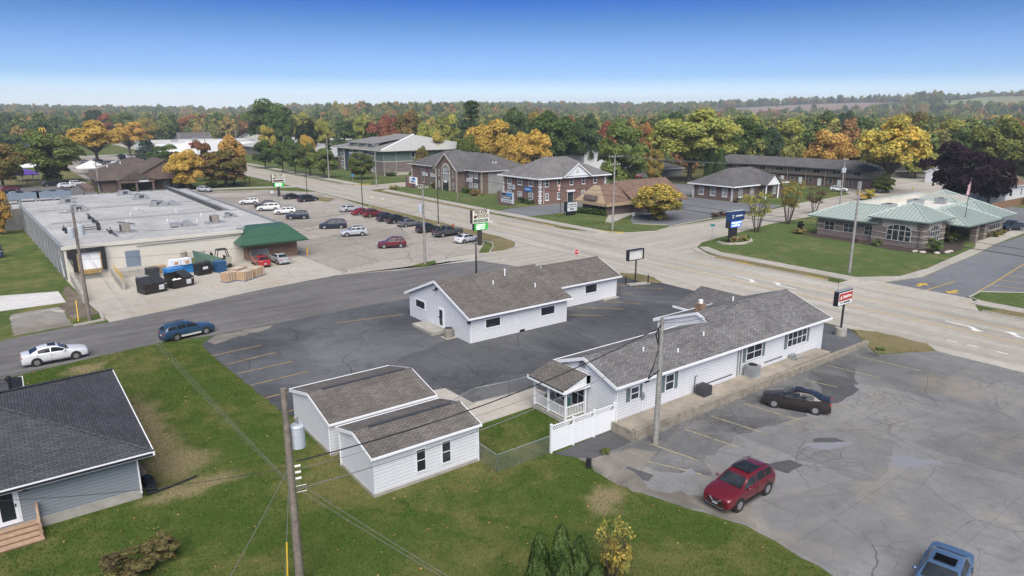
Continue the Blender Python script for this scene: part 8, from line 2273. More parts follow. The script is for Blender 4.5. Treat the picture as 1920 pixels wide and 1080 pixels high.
def crown(kind, seed, n=6500, ls=0.03):
    global RNG
    RNG = np.random.default_rng(seed)
    L = []                                                     # lobes: centre, radii
    if kind in ('r', 'o', 's', 'bush'):
        zc, ra, rz, nl = dict(r=(.545, .36, .37, 30), o=(.58, .31, .34, 26), s=(.62, .40, .27, 32), bush=(.42, .36, .36, 16))[kind]
        for i in range(nl):
            u = unit(1)[0]; f = RNG.random() ** .45
            if i < nl * .65:                                   # even shell of lobes so that the crown fills its outline
                zz = max(-1.0, 1 - 2 * (i + .5) / (nl * .65)); aa = i * 2.39996 + seed
                u = np.array([math.sqrt(1 - zz * zz) * math.cos(aa), math.sqrt(1 - zz * zz) * math.sin(aa), zz]) + unit(1)[0] * .22; f = .78 + .24 * RNG.random()
            c = np.array([u[0] * ra * f, u[1] * ra * f, zc + u[2] * rz * f])
            if kind == 'o': c[:2] *= 1.15 - .6 * max(0, (c[2] - zc) / rz)
            if kind == 's': c[2] += .10 * (1 - (c[0] ** 2 + c[1] ** 2) / ra ** 2) - .02
            r = (.075 + .085 * RNG.random()) * (1.0 if kind != 's' else .85)
            L.append((c, np.array([r, r, r * 1.15])))
    elif kind == 'c':
        for i in range(46):
            z = .06 + .9 * RNG.random() ** 1.25; a = RNG.random() * 6.283; w = .47 * (1 - z) ** .85
            L.append((np.array([w * .62 * math.cos(a), w * .62 * math.sin(a), z]), np.array([.05 + w * .42, .05 + w * .42, .05])))
    elif kind == 'p':
        for i in range(80):
            z = .25 + .72 * RNG.random(); a = RNG.random() * 6.283; w = .5 * (1.05 - z) ** .6 * (.5 + .7 * RNG.random())
            L.append((np.array([w * .8 * math.cos(a), w * .8 * math.sin(a), z + w * .08]), np.array([.14, .14, .028])))
    elif kind == 'a':
        for i in range(40):
            z = .05 + .88 * RNG.random(); a = RNG.random() * 6.283; w = .46 * (1 - z ** 2.4) ** .6
            L.append((np.array([w * .66 * math.cos(a), w * .66 * math.sin(a), z]), np.array([.17 * (1.1 - z) + .04, .17 * (1.1 - z) + .04, .09])))
    elif kind == 'v':
        for i in range(34):
            z = .42 + .55 * RNG.random(); a = RNG.random() * 6.283; w = .46 * (z ** .7) * RNG.random() ** .5
            L.append((np.array([w * math.cos(a), w * math.sin(a), z - .1 * w]), np.array([.09, .09, .08])))
    wt = np.array([l[1].prod() ** (2 / 3) for l in L]); wt /= wt.sum()
    idx = RNG.choice(len(L), n, p=wt)
    C = np.array([l[0] for l in L])[idx]; Rr = np.array([l[1] for l in L])[idx]
    # leaves gather in small sprays on each lobe
    ns = max(60, n // 9); sd = unit(ns); sd[:, 2] = np.abs(sd[:, 2]) * .8 + sd[:, 2] * .2; si = RNG.integers(0, ns, n)
    d = sd[si] + unit(n) * .30; d /= np.linalg.norm(d, axis=1)[:, None]
    rr = np.where(RNG.random(n) < .75, .82 + .30 * RNG.random(n), .35 + .6 * RNG.random(n))
    P = C + d * Rr * rr[:, None]
    nrm = d * .9 + unit(n) * .75 + np.array([0, 0, .35])
    lr = RNG.random(len(L))[idx]
    rnd = np.clip(.3 * lr + .35 * RNG.random(ns)[si] + .35 * RNG.random(n), 0, 1)
    sz = ls * (.6 + .8 * RNG.random(n))
    if kind == 'a':                                            # dense pointed column of upright sprays
        z = RNG.random(n) ** 1.1; a = RNG.random(n) * 6.283; ph = RNG.random(5) * 6.283
        lump = .5 + .5 * np.sin(a * 5 + ph[0] + 9 * z) * np.sin(23 * z + ph[1] + 2 * a)
        w = .44 * np.minimum(1, (z + .03) * 9) ** .4 * (1 - z) ** .52 * (.80 + .26 * lump) * (.86 + .2 * RNG.random(n))
        P = np.stack([w * np.cos(a), w * np.sin(a), z * .97 + .02], 1)
        nrm = np.stack([np.cos(a), np.sin(a), np.full(n, .45)], 1) + unit(n) * .7; rnd = np.clip(.25 + .3 * lump + .5 * (RNG.random(n) - .4), 0, 1)
    return leaf_mesh('crown', P, nrm, sz, rnd, M['leaf']), L


def trunk(kind, seed, L):
    rnd = random.Random(seed); b = MB()
    if kind in ('c', 'a'): b.tube((0, 0, 0), (0, 0, .9), .022, .004, 7)
    elif kind == 'p':
        b.tube((0, 0, 0), (0, 0, .95), .022, .004, 8)
        for c, r in L[::2]: b.tube((0, 0, max(.1, c[2] - .06)), tuple(c), .006, .002, 4)
    elif kind == 'v':
        for k in range(9):
            a = k * .7 + rnd.random() * .3; p = (.04 * math.cos(a), .04 * math.sin(a), 0); q = (.16 * math.cos(a), .16 * math.sin(a), .4); e = ((.22 + .2 * rnd.random()) * math.cos(a + .2), (.22 + .2 * rnd.random()) * math.sin(a + .2), .8 + .15 * rnd.random())
            b.tube(p, q, .013, .010, 5); b.tube(q, e, .010, .003, 5)
            for j in range(3):
                f = .2 + .25 * j; m = tuple(q[i] + (e[i] - q[i]) * f for i in range(3)); b.tube(m, (m[0] + .14 * math.cos(a + j * 2.2), m[1] + .14 * math.sin(a + j * 2.2), m[2] + .2), .005, .0015, 4)
    elif kind != 'bush':
        zt = .36 if kind != 's' else .30
        b.tube((0, 0, 0), (.005, .004, .04), .036, .027, 9); b.tube((.005, .004, .04), (.01, .0, zt), .027, .020, 9)
        for c, r in L:
            m = (c[0] * .4 + .01, c[1] * .4, zt + (c[2] - zt) * .45)
            b.tube((.01, 0, zt - .06 * rnd.random()), m, .012, .008, 5); b.tube(m, tuple(c), .008, .003, 5)
    return b


NAMES = dict(r='shade_tree', o='street_tree', s='spreading_tree', c='spruce_tree', p='pine_tree', a='arborvitae', v='multistem_tree', bush='shrub')
POOL = {}
for kd_, seeds_, n_, ls_ in (('r', (11, 12, 13, 14, 15), 9500, .022), ('o', (21, 22), 6500, .025), ('s', (31, 32, 33), 9000, .021), ('c', (41, 42), 5500, .024), ('p', (51,), 5000, .022), ('a', (61, 62, 63), 9000, .022), ('v', (71, 72), 1300, .020), ('bush', (81, 82, 83), 2600, .042)):
    POOL[kd_] = []
    for s_ in seeds_:
        cm_, L_ = crown(kd_, s_, n_, ls_)
        tb_ = trunk(kd_, s_, L_); tm_ = None
        if tb_.f:
            tm_ = bpy.data.meshes.new('trunk'); tm_.from_pydata(tb_.v, [], tb_.f); tm_.materials.append(M['bark']); tm_.update()
        POOL[kd_].append((cm_, tm_))
trnd = random.Random(99)


def plant(kind, x, y, h, w, c1, c2, label, z=0.0, group=None, name=None, var=None):
    cm, tm = POOL[kind][trnd.randrange(len(POOL[kind])) if var is None else var % len(POOL[kind])]
    r = bpy.data.objects.new(name or NAMES[kind], None); COL.objects.link(r); r.empty_display_size = .3
    r.location = (x, y, z); r.rotation_euler = (0, 0, trnd.random() * 6.283); r.scale = (w, w, h)
    tag(r, label, 'shrub' if kind == 'bush' else 'tree', group)
    ORG[r.name] = Vector((x, y, z))
    c = bpy.data.objects.new('crown' if kind != 'bush' else 'foliage', cm); COL.objects.link(c); c.parent = r
    j = 1 + .16 * (trnd.random() - .5)
    c.color = tuple(q * j for q in PAL[c1]) + (1,); c['tint'] = [q * j for q in PAL[c2]]
    if tm:
        t = bpy.data.objects.new('trunk', tm); COL.objects.link(t); t.parent = r
    return r


TREES = [
    ('r', 1.6, 251.3, 13.4, 13.1, 'BR', 'OL', 'rust and green tree cut by the left edge behind the store'),
    ('r', 14.1, 262.2, 15.4, 17.5, 'OL', 'G2', 'large dull green tree between the purple tent and the white crossovers'),
    ('s', 37.5, 358.3, 16.9, 24.6, 'Y', 'YO', 'spreading yellow tree left of its twin behind the brown building'),
    ('s', 58.8, 413.7, 17.2, 19.6, 'Y', 'O', 'spreading yellow tree right of its twin behind the brown building'),
    ('c', 59.5, 369.5, 11.2, 11.7, 'BG', 'BG', 'blue-green spruce between the yellow tree and the white retail block'),
    ('r', 54.4, 299.8, 9.1, 12.6, 'G1', 'G2', 'dark green tree directly behind the brown building ridge'),
    ('r', 43.8, 214.1, 11.0, 10.4, 'Y', 'YO', 'small bright yellow tree in front of the brown building'),
    ('o', 59.0, 222.1, 15.2, 10.5, 'YO', 'O', 'tall orange and gold maple left of the civic building'),
    ('r', 55.3, 216.8, 10.6, 14.7, 'OL', 'BR', 'broad green and rust tree before the tall gold maple'),
    ('r', 54.4, 238.7, 12.2, 8.6, 'RD', 'BR', 'dull red tree left of the tall gold maple'),
    ('r', 10.3, 517.3, 9.5, 19.3, 'G1', 'G2', 'dark green tree at the far left behind the rust tree'),
    ('r', 70.0, 647.5, 23.5, 22.1, 'G1', 'BG', 'dark evergreen-looking tree left of the red maple on the far left'),
    ('r', 70.1, 597.4, 20.6, 13.5, 'RD', 'RO', 'red maple above the spreading yellow tree'),
    ('r', 86.8, 634.9, 21.8, 22.2, 'OL', 'G2', 'olive tree right of the red maple'),
    ('r', 93.5, 579.8, 18.3, 19.8, 'YO', 'OL', 'gold tinted tree behind the spreading yellow twin'),
    ('r', 139.2, 645.6, 20.1, 20.1, 'BR', 'RO', 'brown-red tree above the white retail block'),
    ('r', 154.8, 608.9, 21.4, 24.7, 'G1', 'G2', 'green tree right of the brown-red far tree'),
    ('r', 117.0, 612.2, 17.3, 17.1, 'G2', 'G1', 'green tree left of the brown-red far tree'),
    ('r', 29.4, 728.0, 17.9, 21.0, 'BR', 'YO', 'tan tree beside the yellow arch sign'),
    ('r', 41.4, 743.9, 18.7, 16.0, 'YG', 'OL', 'yellow-green tree right of the yellow arch sign'),
    ('r', 54.0, 709.5, 19.2, 27.4, 'G1', 'G2', 'rounded green tree right of the far tan tree'),
    ('r', 12.6, 690.6, 21.4, 21.3, 'G1', 'BG', 'dark tree at the far left skyline'),
    ('r', -0.6, 152.8, 8.1, 4.2, 'YO', 'O', 'golden tree at the left edge in front of the store wing'),
    ('r', 135.0, 423.7, 28.1, 31.9, 'G1', 'G2', 'huge dark green tree on the skyline left of the civic roof'),
    ('r', 119.8, 360.2, 22.1, 15.4, 'G2', 'G1', 'green tree in front of the huge dark skyline tree'),
    ('r', 105.3, 333.5, 15.2, 8.6, 'YO', 'YG', 'yellow tree peeking over the civic building wing'),
    ('r', 102.0, 273.5, 12.9, 7.7, 'Y', 'YO', 'orange-yellow tree above the street trees'),
    ('o', 87.5, 281.8, 11.3, 9.8, 'G1', 'G2', 'leftmost dark street tree along the main road'),
    ('o', 86.8, 259.4, 11.6, 8.0, 'G1', 'G2', 'second street tree from the left along the main road'),
    ('o', 88.1, 249.5, 12.2, 8.5, 'G2', 'G1', 'third street tree from the left along the main road'),
    ('o', 89.1, 237.5, 11.4, 9.4, 'G2', 'OL', 'fourth street tree from the left along the main road'),
    ('o', 89.8, 226.5, 10.2, 10.1, 'G3', 'G2', 'rightmost bright street tree before the civic building'),
    ('r', 98.3, 215.2, 8.6, 9.6, 'OL', 'G2', 'small green and rust tree before the civic entrance'),
    ('r', 115.4, 229.0, 5.8, 5.4, 'YG', 'G3', 'young yellow-green tree at the civic brick wall'),
    ('c', 116.9, 252.9, 10.3, 5.4, 'BG', 'G1', 'narrow spruce at the civic building corner'),
    ('c', 105.9, 261.1, 11.5, 5.4, 'BG', 'G1', 'narrow spruce behind the rightmost street tree'),
    ('r', 111.8, 197.9, 10.8, 5.2, 'BR', 'OL', 'rust tinted tree between the civic building and the arched office'),
    ('c', 134.8, 311.4, 21.2, 16.6, 'BG', 'G2', 'broad spruce behind the civic roof'),
    ('r', 120.8, 321.9, 17.8, 10.1, 'G1', 'PU', 'dark tree behind the orange-yellow tree'),
    ('r', 145.6, 365.8, 17.9, 12.8, 'YG', 'OL', 'yellowish tree left of the broad spruce'),
    ('r', 162.3, 353.3, 19.3, 12.2, 'YG', 'G3', 'pale green tree right of the broad spruce'),
    ('r', 144.3, 304.3, 16.9, 7.1, 'PU', 'G1', 'dark purple tree left of the orange-red maple'),
    ('r', 136.6, 272.6, 20.1, 12.4, 'RO', 'RD', 'orange-red maple behind the civic roof'),
    ('r', 149.1, 275.7, 22.1, 15.6, 'OL', 'BR', 'tall olive tree right of the orange-red maple'),
    ('r', 145.7, 253.2, 17.2, 12.4, 'YG', 'G3', 'yellow-green tree behind the civic roof end'),
    ('r', 173.5, 282.4, 19.8, 14.1, 'G3', 'YG', 'pale green tree left of the tall pine'),
    ('r', 134.7, 226.4, 13.6, 8.0, 'YG', 'YO', 'round yellow-green tree above the arched office roof'),
    ('c', 129.6, 202.8, 14.8, 4.8, 'G1', 'G2', 'small dark cone tree below the tall pine'),
    ('p', 141.3, 212.8, 25.7, 10.9, 'G1', 'BG', 'tall pine standing above all other trees'),
    ('r', 138.4, 196.2, 18.7, 17.3, 'YO', 'Y', 'broad golden tree behind the arched office roof'),
    ('r', 124.0, 188.3, 14.3, 6.9, 'G2', 'OL', 'green tree at the ridge of the arched office'),
    ('r', 131.9, 173.6, 15.4, 10.4, 'YO', 'Y', 'gold tree left of the pediment office ridge'),
    ('r', 128.0, 160.2, 15.7, 11.4, 'Y', 'YO', 'bright yellow tree behind the pediment office'),
    ('r', 199.0, 263.2, 23.4, 15.1, 'G1', 'G2', 'dark green tree right of the tall pine'),
    ('r', 162.2, 190.9, 20.8, 19.9, 'G2', 'G1', 'large green tree behind the bright yellow tree'),
    ('r', 177.7, 191.7, 20.0, 12.3, 'G2', 'BG', 'green tree right of the large green tree'),
    ('r', 220.5, 247.1, 19.3, 7.6, 'RD', 'RO', 'red tree peeking between two large green trees'),
    ('r', 205.5, 208.4, 18.2, 8.9, 'RD', 'RO', 'red maple left of the spreading green tree'),
    ('r', 141.4, 137.7, 17.7, 15.0, 'G3', 'G2', 'wide green tree in front of the white two-storey house'),
    ('r', 181.4, 164.0, 17.3, 6.3, 'RO', 'O', 'orange tree left of the giant yellow-green tree'),
    ('s', 178.7, 143.2, 21.2, 27.2, 'YG', 'G3', 'giant spreading yellow-green tree over the parking lot'),
    ('r', 156.8, 138.6, 10.6, 5.4, 'YO', 'OL', 'low gold tree at the foot of the giant tree'),
    ('a', 178.5, 134.9, 12.6, 5.0, 'G1', 'G1', 'dark columnar evergreen right of the giant tree trunk, left one'),
    ('a', 178.3, 131.2, 11.1, 4.6, 'G1', 'G1', 'dark columnar evergreen right of the giant tree trunk, right one'),
    ('r', 175.9, 154.6, 4.6, 6.4, 'G2', 'G3', 'green bush-like tree beside the low dark garage'),
    ('r', 216.2, 150.3, 19.7, 19.1, 'G1', 'G2', 'dark green mass of a tree right of the giant tree'),
    ('r', 254.3, 171.8, 20.6, 12.4, 'YG', 'G3', 'yellow-green tree above the dark green one'),
    ('r', 248.2, 151.4, 19.0, 17.8, 'YG', 'G3', 'yellow-green tree left of the orange maple'),
    ('r', 224.1, 144.4, 16.4, 9.6, 'G1', 'BG', 'dark tree above the townhouse roof end'),
    ('r', 315.7, 175.7, 21.5, 12.6, 'G1', 'G2', 'dark green tree on the ridge above the orange maple'),
    ('r', 279.9, 152.5, 15.7, 6.7, 'RD', 'RO', 'dull red tree just above the orange maple'),
    ('r', 217.2, 118.4, 15.9, 16.3, 'O', 'YO', 'large orange maple behind the townhouse row'),
    ('r', 298.8, 150.9, 19.0, 11.5, 'G1', 'G2', 'dark green tree between the orange maple and tall yellow tree'),
    ('s', 197.7, 90.0, 18.8, 18.2, 'YG', 'Y', 'tall pale yellow tree at the end of the townhouse row'),
    ('r', 195.5, 90.0, 5.0, 5.9, 'OL', 'G2', 'low olive tree under the tall pale yellow tree'),
    ('r', 317.2, 137.1, 21.0, 16.0, 'OL', 'BR', 'olive brown tree right of the tall pale yellow tree'),
    ('r', 251.0, 105.5, 11.4, 13.0, 'G3', 'YG', 'light green tree behind the grey-roofed house'),
    ('r', 299.5, 112.9, 18.0, 19.8, 'YG', 'G3', 'yellow-green tree above the purple tree'),
    ('r', 268.1, 98.9, 14.8, 11.1, 'G1', 'G2', 'dark green tree just behind the purple tree'),
    ('r', 181.6, 67.5, 14.0, 14.1, 'PU', 'PU2', 'large dark purple tree behind the bank, left of its smaller twin'),
    ('r', 189.9, 62.6, 11.1, 10.7, 'PU', 'PU2', 'smaller dark purple tree behind the bank'),
    ('s', 250.9, 80.3, 18.5, 19.1, 'G3', 'OL', 'large green spreading tree at the right edge'),
    ('r', 306.8, 94.9, 19.1, 11.9, 'BR', 'RD', 'reddish tree at the right edge skyline'),
    ('r', 108.8, 94.2, 6.7, 11.4, 'G3', 'Y', 'green and yellow tree on the clinic corner lawn'),
    ('v', 110.4, 72.4, 7.6, 5.6, 'OL', 'YG', 'sparse multi-stem tree nearest the bank pylon sign'),
    ('v', 123.6, 74.2, 8.7, 5.6, 'YO', 'OL', 'sparse multi-stem tree second from the bank sign'),
    ('v', 141.8, 79.2, 5.9, 4.9, 'BRN', 'BRN', 'nearly bare multi-stem tree third from the bank sign'),
    ('r', 411.5, 216.4, 21.9, 12.8, 'G1', 'BG', 'dark tree on the far slope left of the field'),
    ('r', 452.8, 185.4, 17.9, 12.8, 'BR', 'OL', 'brown tree between the far yellow-green trees'),
    ('r', 258.6, 218.6, 21.0, 15.1, 'G1', 'G2', 'dark tree behind the giant tree at its left shoulder'),
    ('r', 226.9, 279.8, 21.8, 16.5, 'YO', 'OL', 'gold-green tree on the rise behind the large green tree'),
    ('r', 185.5, 510.9, 21.0, 23.7, 'OL', 'YG', 'olive tree left of the wooded hill')]
for (k_, x_, y_, h_, w_, c1_, c2_, lab_) in TREES: plant(k_, x_, y_, h_, w_ * 1.12, c1_, c2_, lab_, -.05, 'trees of the town')
for i_, (x_, y_, h_, w_, lab_) in enumerate(((16.6, 18.7, 4.6, 1.3, 'tallest dark arborvitae of the clump at the bottom edge'), (15.9, 19.3, 4.15, 1.25, 'arborvitae left of the tallest in the bottom clump'), (17.1, 18.1, 4.2, 1.3, 'arborvitae right of the tallest in the bottom clump'), (15.2, 18.6, 3.8, 1.3, 'leftmost arborvitae of the bottom clump'), (16.0, 17.9, 3.45, 1.2, 'low front arborvitae of the bottom clump'), (17.3, 17.3, 3.3, 1.3, 'rightmost low arborvitae of the bottom clump'))):
    plant('a', x_, y_, h_, w_ * 1.5, 'AV', 'G2', lab_, 0, 'arborvitae clump at the bottom edge', var=i_)
plant('v', 20.0, 19.0, 3.35, 2.1, 'G3', 'Y', 'slender yellow-leaved sapling right of the arborvitae clump', 0)
plant('bush', 20.5, 19.2, 2.2, 1.7, 'Y', 'OL', 'low yellow shrub at the foot of the sapling', 0)
SH = 'shrubs of the town'
for (x_, y_, h_, w_, c1_, c2_, lab_) in (
        (2.2, 32.6, 1.5, 2.6, 'BRN', 'OL', 'dry red-brown shrub on the lawn below the slate house'), (3.7, 33.4, 1.3, 2.2, 'OL', 'BRN', 'brown-green shrub right of the dry red-brown one'),
        (101.4, 111.3, 1.5, 1.8, 'G1', 'G2', 'leftmost round shrub of the row at the tan clinic'), (101.9, 110.2, 1.5, 1.8, 'G1', 'G2', 'second round shrub from the left at the tan clinic'), (102.3, 109.1, 1.4, 1.7, 'G1', 'G2', 'third round shrub from the left at the tan clinic'), (102.6, 108.0, 1.5, 1.8, 'G1', 'G2', 'fourth round shrub from the left at the tan clinic'), (102.9, 106.9, 1.5, 1.8, 'G1', 'G2', 'fifth round shrub from the left at the tan clinic'), (103.1, 105.8, 1.5, 1.8, 'G1', 'G2', 'sixth round shrub from the left at the tan clinic'), (103.2, 104.8, 1.5, 1.8, 'G1', 'G2', 'rightmost round shrub of the row at the tan clinic'),
        (94.9, 109.6, .8, 1.5, 'YG', 'G3', 'yellow-green shrub beside the clinic sign'), (116.0, 44.4, 2.4, 2.9, 'G1', 'G2', 'large clipped shrub at the bank bay corner'), (127.6, 46.6, 2.3, 2.8, 'OL', 'G3', 'rounded pale shrub before the bank entrance'), (114.4, 52.6, 1.4, 1.9, 'OL', 'G2', 'grassy shrub beside the bank bay'), (114.6, 56.2, .8, 1.1, 'PU', 'RD', 'small dark red shrub by the bank wall'), (115.2, 66.8, 1.1, 2.8, 'BU', 'OL', 'tan ornamental shrub at the left end of the bank'), (116.2, 67.2, 2.4, 1.3, 'PU', 'PU2', 'small dark leafed tree behind the tan ornamental shrub'),
        (139.5, 44.0, 1.2, 1.9, 'BU', 'OL', 'gold shrub right of the bank portico'), (142.6, 44.2, 1.2, 2.0, 'BR', 'OL', 'reddish shrub right of the gold one at the bank'), (175.8, 85.0, 3.0, 5.2, 'YG', 'YO', 'bright yellow-green shrub behind the bank roof'),
        (97.3, 67.9, 1.4, 1.6, 'BU', 'OL', 'tuft of tan grass left in the bank sign ring'), (99.3, 67.3, 1.5, 1.9, 'BU', 'G3', 'tuft of tan grass right in the bank sign ring'), (101.2, 68.2, 1.2, 1.4, 'G1', 'G2', 'small dark shrub right of the bank sign'),
        (104.2, 157.4, 1.4, 4.2, 'G1', 'G2', 'dark hedge left part before the arched office wing'), (104.2, 160.4, 1.4, 3.6, 'G1', 'G2', 'dark hedge right part before the arched office wing'), (102.5, 152.5, 1.7, 4.2, 'BR', 'BU', 'grey-brown shrub between the two brick offices'), (102.6, 133.0, 1.5, 2.4, 'PU', 'G1', 'dark red shrub at the pediment office wall'), (102.4, 129.6, 1.4, 2.6, 'G2', 'G1', 'green shrub at the pediment office corner'), (103.2, 176, 1.6, 2.4, 'G1', 'BR', 'dark shrub left of the arched entrance'), (92.2, 180.0, 1.2, 3.4, 'OL', 'YG', 'low shrub at the office street corner'),
        (121, 89.6, .9, 2.0, 'BR', 'PU', 'brown shrub leftmost in the clinic lot bed'), (124, 89.7, .9, 2.2, 'BR', 'PU', 'brown shrub second in the clinic lot bed'), (127, 89.6, .9, 2.2, 'BR', 'PU', 'brown shrub third in the clinic lot bed'), (130, 89.4, .9, 2.2, 'BR', 'PU', 'brown shrub rightmost in the clinic lot bed'),
        (145.0, 101.4, 1.2, 2.0, 'G1', 'BR', 'shrub at the near corner of the one-storey brick office'), (112, 220.5, 1.4, 5, 'G1', 'G2', 'low hedge at the civic brick wall'), (122, 220.5, 1.3, 6, 'G1', 'OL', 'low hedge further along the civic brick wall'), (31, 219.5, 1.6, 2.6, 'G1', 'G2', 'dark shrub at the brown building entrance'), (44.5, 216.8, 1.5, 3.6, 'G1', 'G2', 'dark shrub beneath the small bright yellow tree'), (20.6, 102.9, 1.5, .8, 'G3', 'YG', 'weed growing against the cream store wall'), (51, 216.5, 1.8, 4, 'G1', 'G2', 'dark round shrub left of the two sidewalk trees'), (28.6, 28.2, .35, .8, 'G2', 'OL', 'weed tuft at the foot of the terrace wall'), (62.6, 27.2, .35, .9, 'G2', 'G3', 'weed tuft at the street end of the retaining wall')):
    plant('bush', x_, y_, h_ * 1.12, w_, c1_, c2_, lab_, 0, SH)
rocks_ = thing('rock_border', 'pale flat rocks edging the bank mulch bed', 'rocks', (114.5, 43.8, .1))
for k_, (x_, y_) in enumerate(((113.6, 46.2), (113.9, 45.2), (115.0, 43.6), (116.8, 42.9), (118.0, 42.9))):
    b_ = MB(); b_.blob((x_, y_, .25), .6, .4, .18, 90 + k_, amp=.2); b_.build('rock', M['stone'], rocks_)

# ---------------------------------------------------------------- far woods on the hills: one mass, instanced tree crowns
farcol = bpy.data.collections.new('far_crowns')
_m = NT('far_leaves')
_oi = _m.n("ShaderNodeObjectInfo"); _at = _m.n("ShaderNodeAttribute", {"attribute_name": "rnd", "attribute_type": 'GEOMETRY'})
_g = _m.n("ShaderNodeNewGeometry")
_nz = _m.noise(0.004, 3, 0.6, _g.outputs["Position"]).outputs[0]
_pal = _m.ramp(_m.math('ADD', _m.math('MULTIPLY', _oi.outputs["Random"], .8), _m.math('MULTIPLY', _nz, .4)), [(0.0, (.055, .085, .035)), (.26, (.080, .115, .042)), (.46, (.125, .155, .052)), (.64, (.17, .185, .060)), (.77, (.26, .245, .075)), (.84, (.31, .22, .075)), (.90, (.27, .14, .065)), (.95, (.09, .12, .05)), (1.0, (.06, .085, .035))])
_c = _m.mix(1.0, _pal, _m.ramp(_at.outputs["Fac"], [(0.0, .75), (.5, 1.25), (1.0, 1.9)]), 'MULTIPLY')
_d = _m.n("ShaderNodeBsdfDiffuse", Color=_c); _t = _m.n("ShaderNodeBsdfTranslucent", Color=_c); _x = _m.n("ShaderNodeMixShader", Fac=.3)
_m.t.links.new(_d.outputs[0], _x.inputs[1]); _m.t.links.new(_t.outputs[0], _x.inputs[2]); _m.t.links.new(_x.outputs[0], _m.t.nodes["Material Output"].inputs[0])
for s_ in (101, 102, 103):
    cm_, _L = crown('r', s_, 1700, .045); cm_.materials.clear(); cm_.materials.append(_m.mat)
    co_ = bpy.data.objects.new('far_crown', cm_); farcol.objects.link(co_)
frnd = random.Random(4)
fp_, fs_ = [], []


def far_ok(px, d, X, Y):
    if 52 < X < 100 and Y < 900: return False
    for a, b, c, e in FIELDS:
        if a < px < b and c < d < e: return frnd.random() < .012
    for (a, b, c, e) in ((100, 160, 205, 430), (-60, 205, 200, 585), (170, 200, 150, 232), (240, 270, 165, 190), (225, 255, 82, 108), (170, 215, 40, 160), (70, 175, 180, 206)):
        if a < X < b and c < Y < e: return False
    return d > (300 if px < 1050 else 238)


d_ = 238.0
while d_ < 2750:
    step = 8.5 + d_ * 0.0055
    px_ = -160.0
    while px_ < 2080:
        p2 = px_ + frnd.random() * step * 1320 / d_; dd = d_ + (frnd.random() - .5) * step * 1.3
        X_, Y_ = cam_pt(p2, dd)
        if dd > 700 and math.sin(X_ / 61 + 1.7 * math.sin(Y_ / 97)) * math.sin(Y_ / 73 + 1.3 * math.sin(X_ / 120)) > .62: px_ += step * 1320 / d_; continue
        if far_ok(p2, dd, X_, Y_) and frnd.random() < (.86 if d_ > 800 else .72):
            fp_.append((X_, Y_, ground_z(X_, Y_) - 1.0)); fs_.append((6.5 + 9.5 * frnd.random() ** 1.5) * (1 + d_ / 6000))
        px_ += step * 1320 / d_
    d_ += step * (1.0 if d_ < 1200 else 1.25)
fm_ = bpy.data.meshes.new('far_woods'); fm_.from_pydata(fp_, [], [])
fa_ = fm_.attributes.new('size', 'FLOAT', 'POINT'); fa_.data.foreach_set('value', fs_)
fo_ = bpy.data.objects.new('far_woods', fm_); COL.objects.link(fo_); tag(fo_, 'mixed autumn woods covering the far hills', 'woods', kind='stuff')
ng = bpy.data.node_groups.new('scatter_crowns', 'GeometryNodeTree')
ng.interface.new_socket('Geometry', in_out='INPUT', socket_type='NodeSocketGeometry'); ng.interface.new_socket('Geometry', in_out='OUTPUT', socket_type='NodeSocketGeometry')
gi, go = ng.nodes.new('NodeGroupInput'), ng.nodes.new('NodeGroupOutput')
ci = ng.nodes.new('GeometryNodeCollectionInfo'); ci.inputs[0].default_value = farcol; ci.inputs[1].default_value = True; ci.inputs[2].default_value = True
ip = ng.nodes.new('GeometryNodeInstanceOnPoints'); ip.inputs['Pick Instance'].default_value = True
sa = ng.nodes.new('GeometryNodeInputNamedAttribute'); sa.data_type = 'FLOAT'; sa.inputs[0].default_value = 'size'
rv = ng.nodes.new('FunctionNodeRandomValue'); rv.data_type = 'FLOAT_VECTOR'; rv.inputs[0].default_value = (0, 0, 0); rv.inputs[1].default_value = (0.1, 0.1, 6.283)
cx = ng.nodes.new('ShaderNodeCombineXYZ'); m1 = ng.nodes.new('ShaderNodeMath'); m1.operation = 'MULTIPLY'; m1.inputs[1].default_value = 1.25
lk = ng.links.new
lk(gi.outputs[0], ip.inputs['Points']); lk(ci.outputs[0], ip.inputs['Instance']); lk(rv.outputs[0], ip.inputs['Rotation'])
lk(sa.outputs[0], m1.inputs[0]); lk(sa.outputs[0], cx.inputs[0]); lk(sa.outputs[0], cx.inputs[1]); lk(m1.outputs[0], cx.inputs[2]); lk(cx.outputs[0], ip.inputs['Scale'])
lk(ip.outputs[0], go.inputs[0])
md_ = fo_.modifiers.new('scatter', 'NODES'); md_.node_group = ng
print('far trees', len(fp_))

# ---------------------------------------------------------------- grass blades and fallen leaves on the near lawn
LP = [(-30, 67.0), (4.4, 68.0), (10.7, 69.1), (13.4, 67.4), (13.2, 64.5), (14.0, 47.6), (14.3, 46), (23.4, 41.9), (31, 36), (26.2, 29.9), (26.9, 28), (26.5, 24.2), (27.1, 22), (28.7, 18), (28.5, 13), (28, 0), (-30, 0)]


def in_poly(P, poly):
    x, y = P[:, 0], P[:, 1]; c = np.zeros(len(P), bool)
    for (x0, y0), (x1, y1) in zip(poly, poly[1:] + poly[:1]):
        c ^= ((y0 > y) != (y1 > y)) & (x < (x1 - x0) * (y - y0) / ((y1 - y0) or 1e-9) + x0)
    return c


RNG = np.random.default_rng(3)


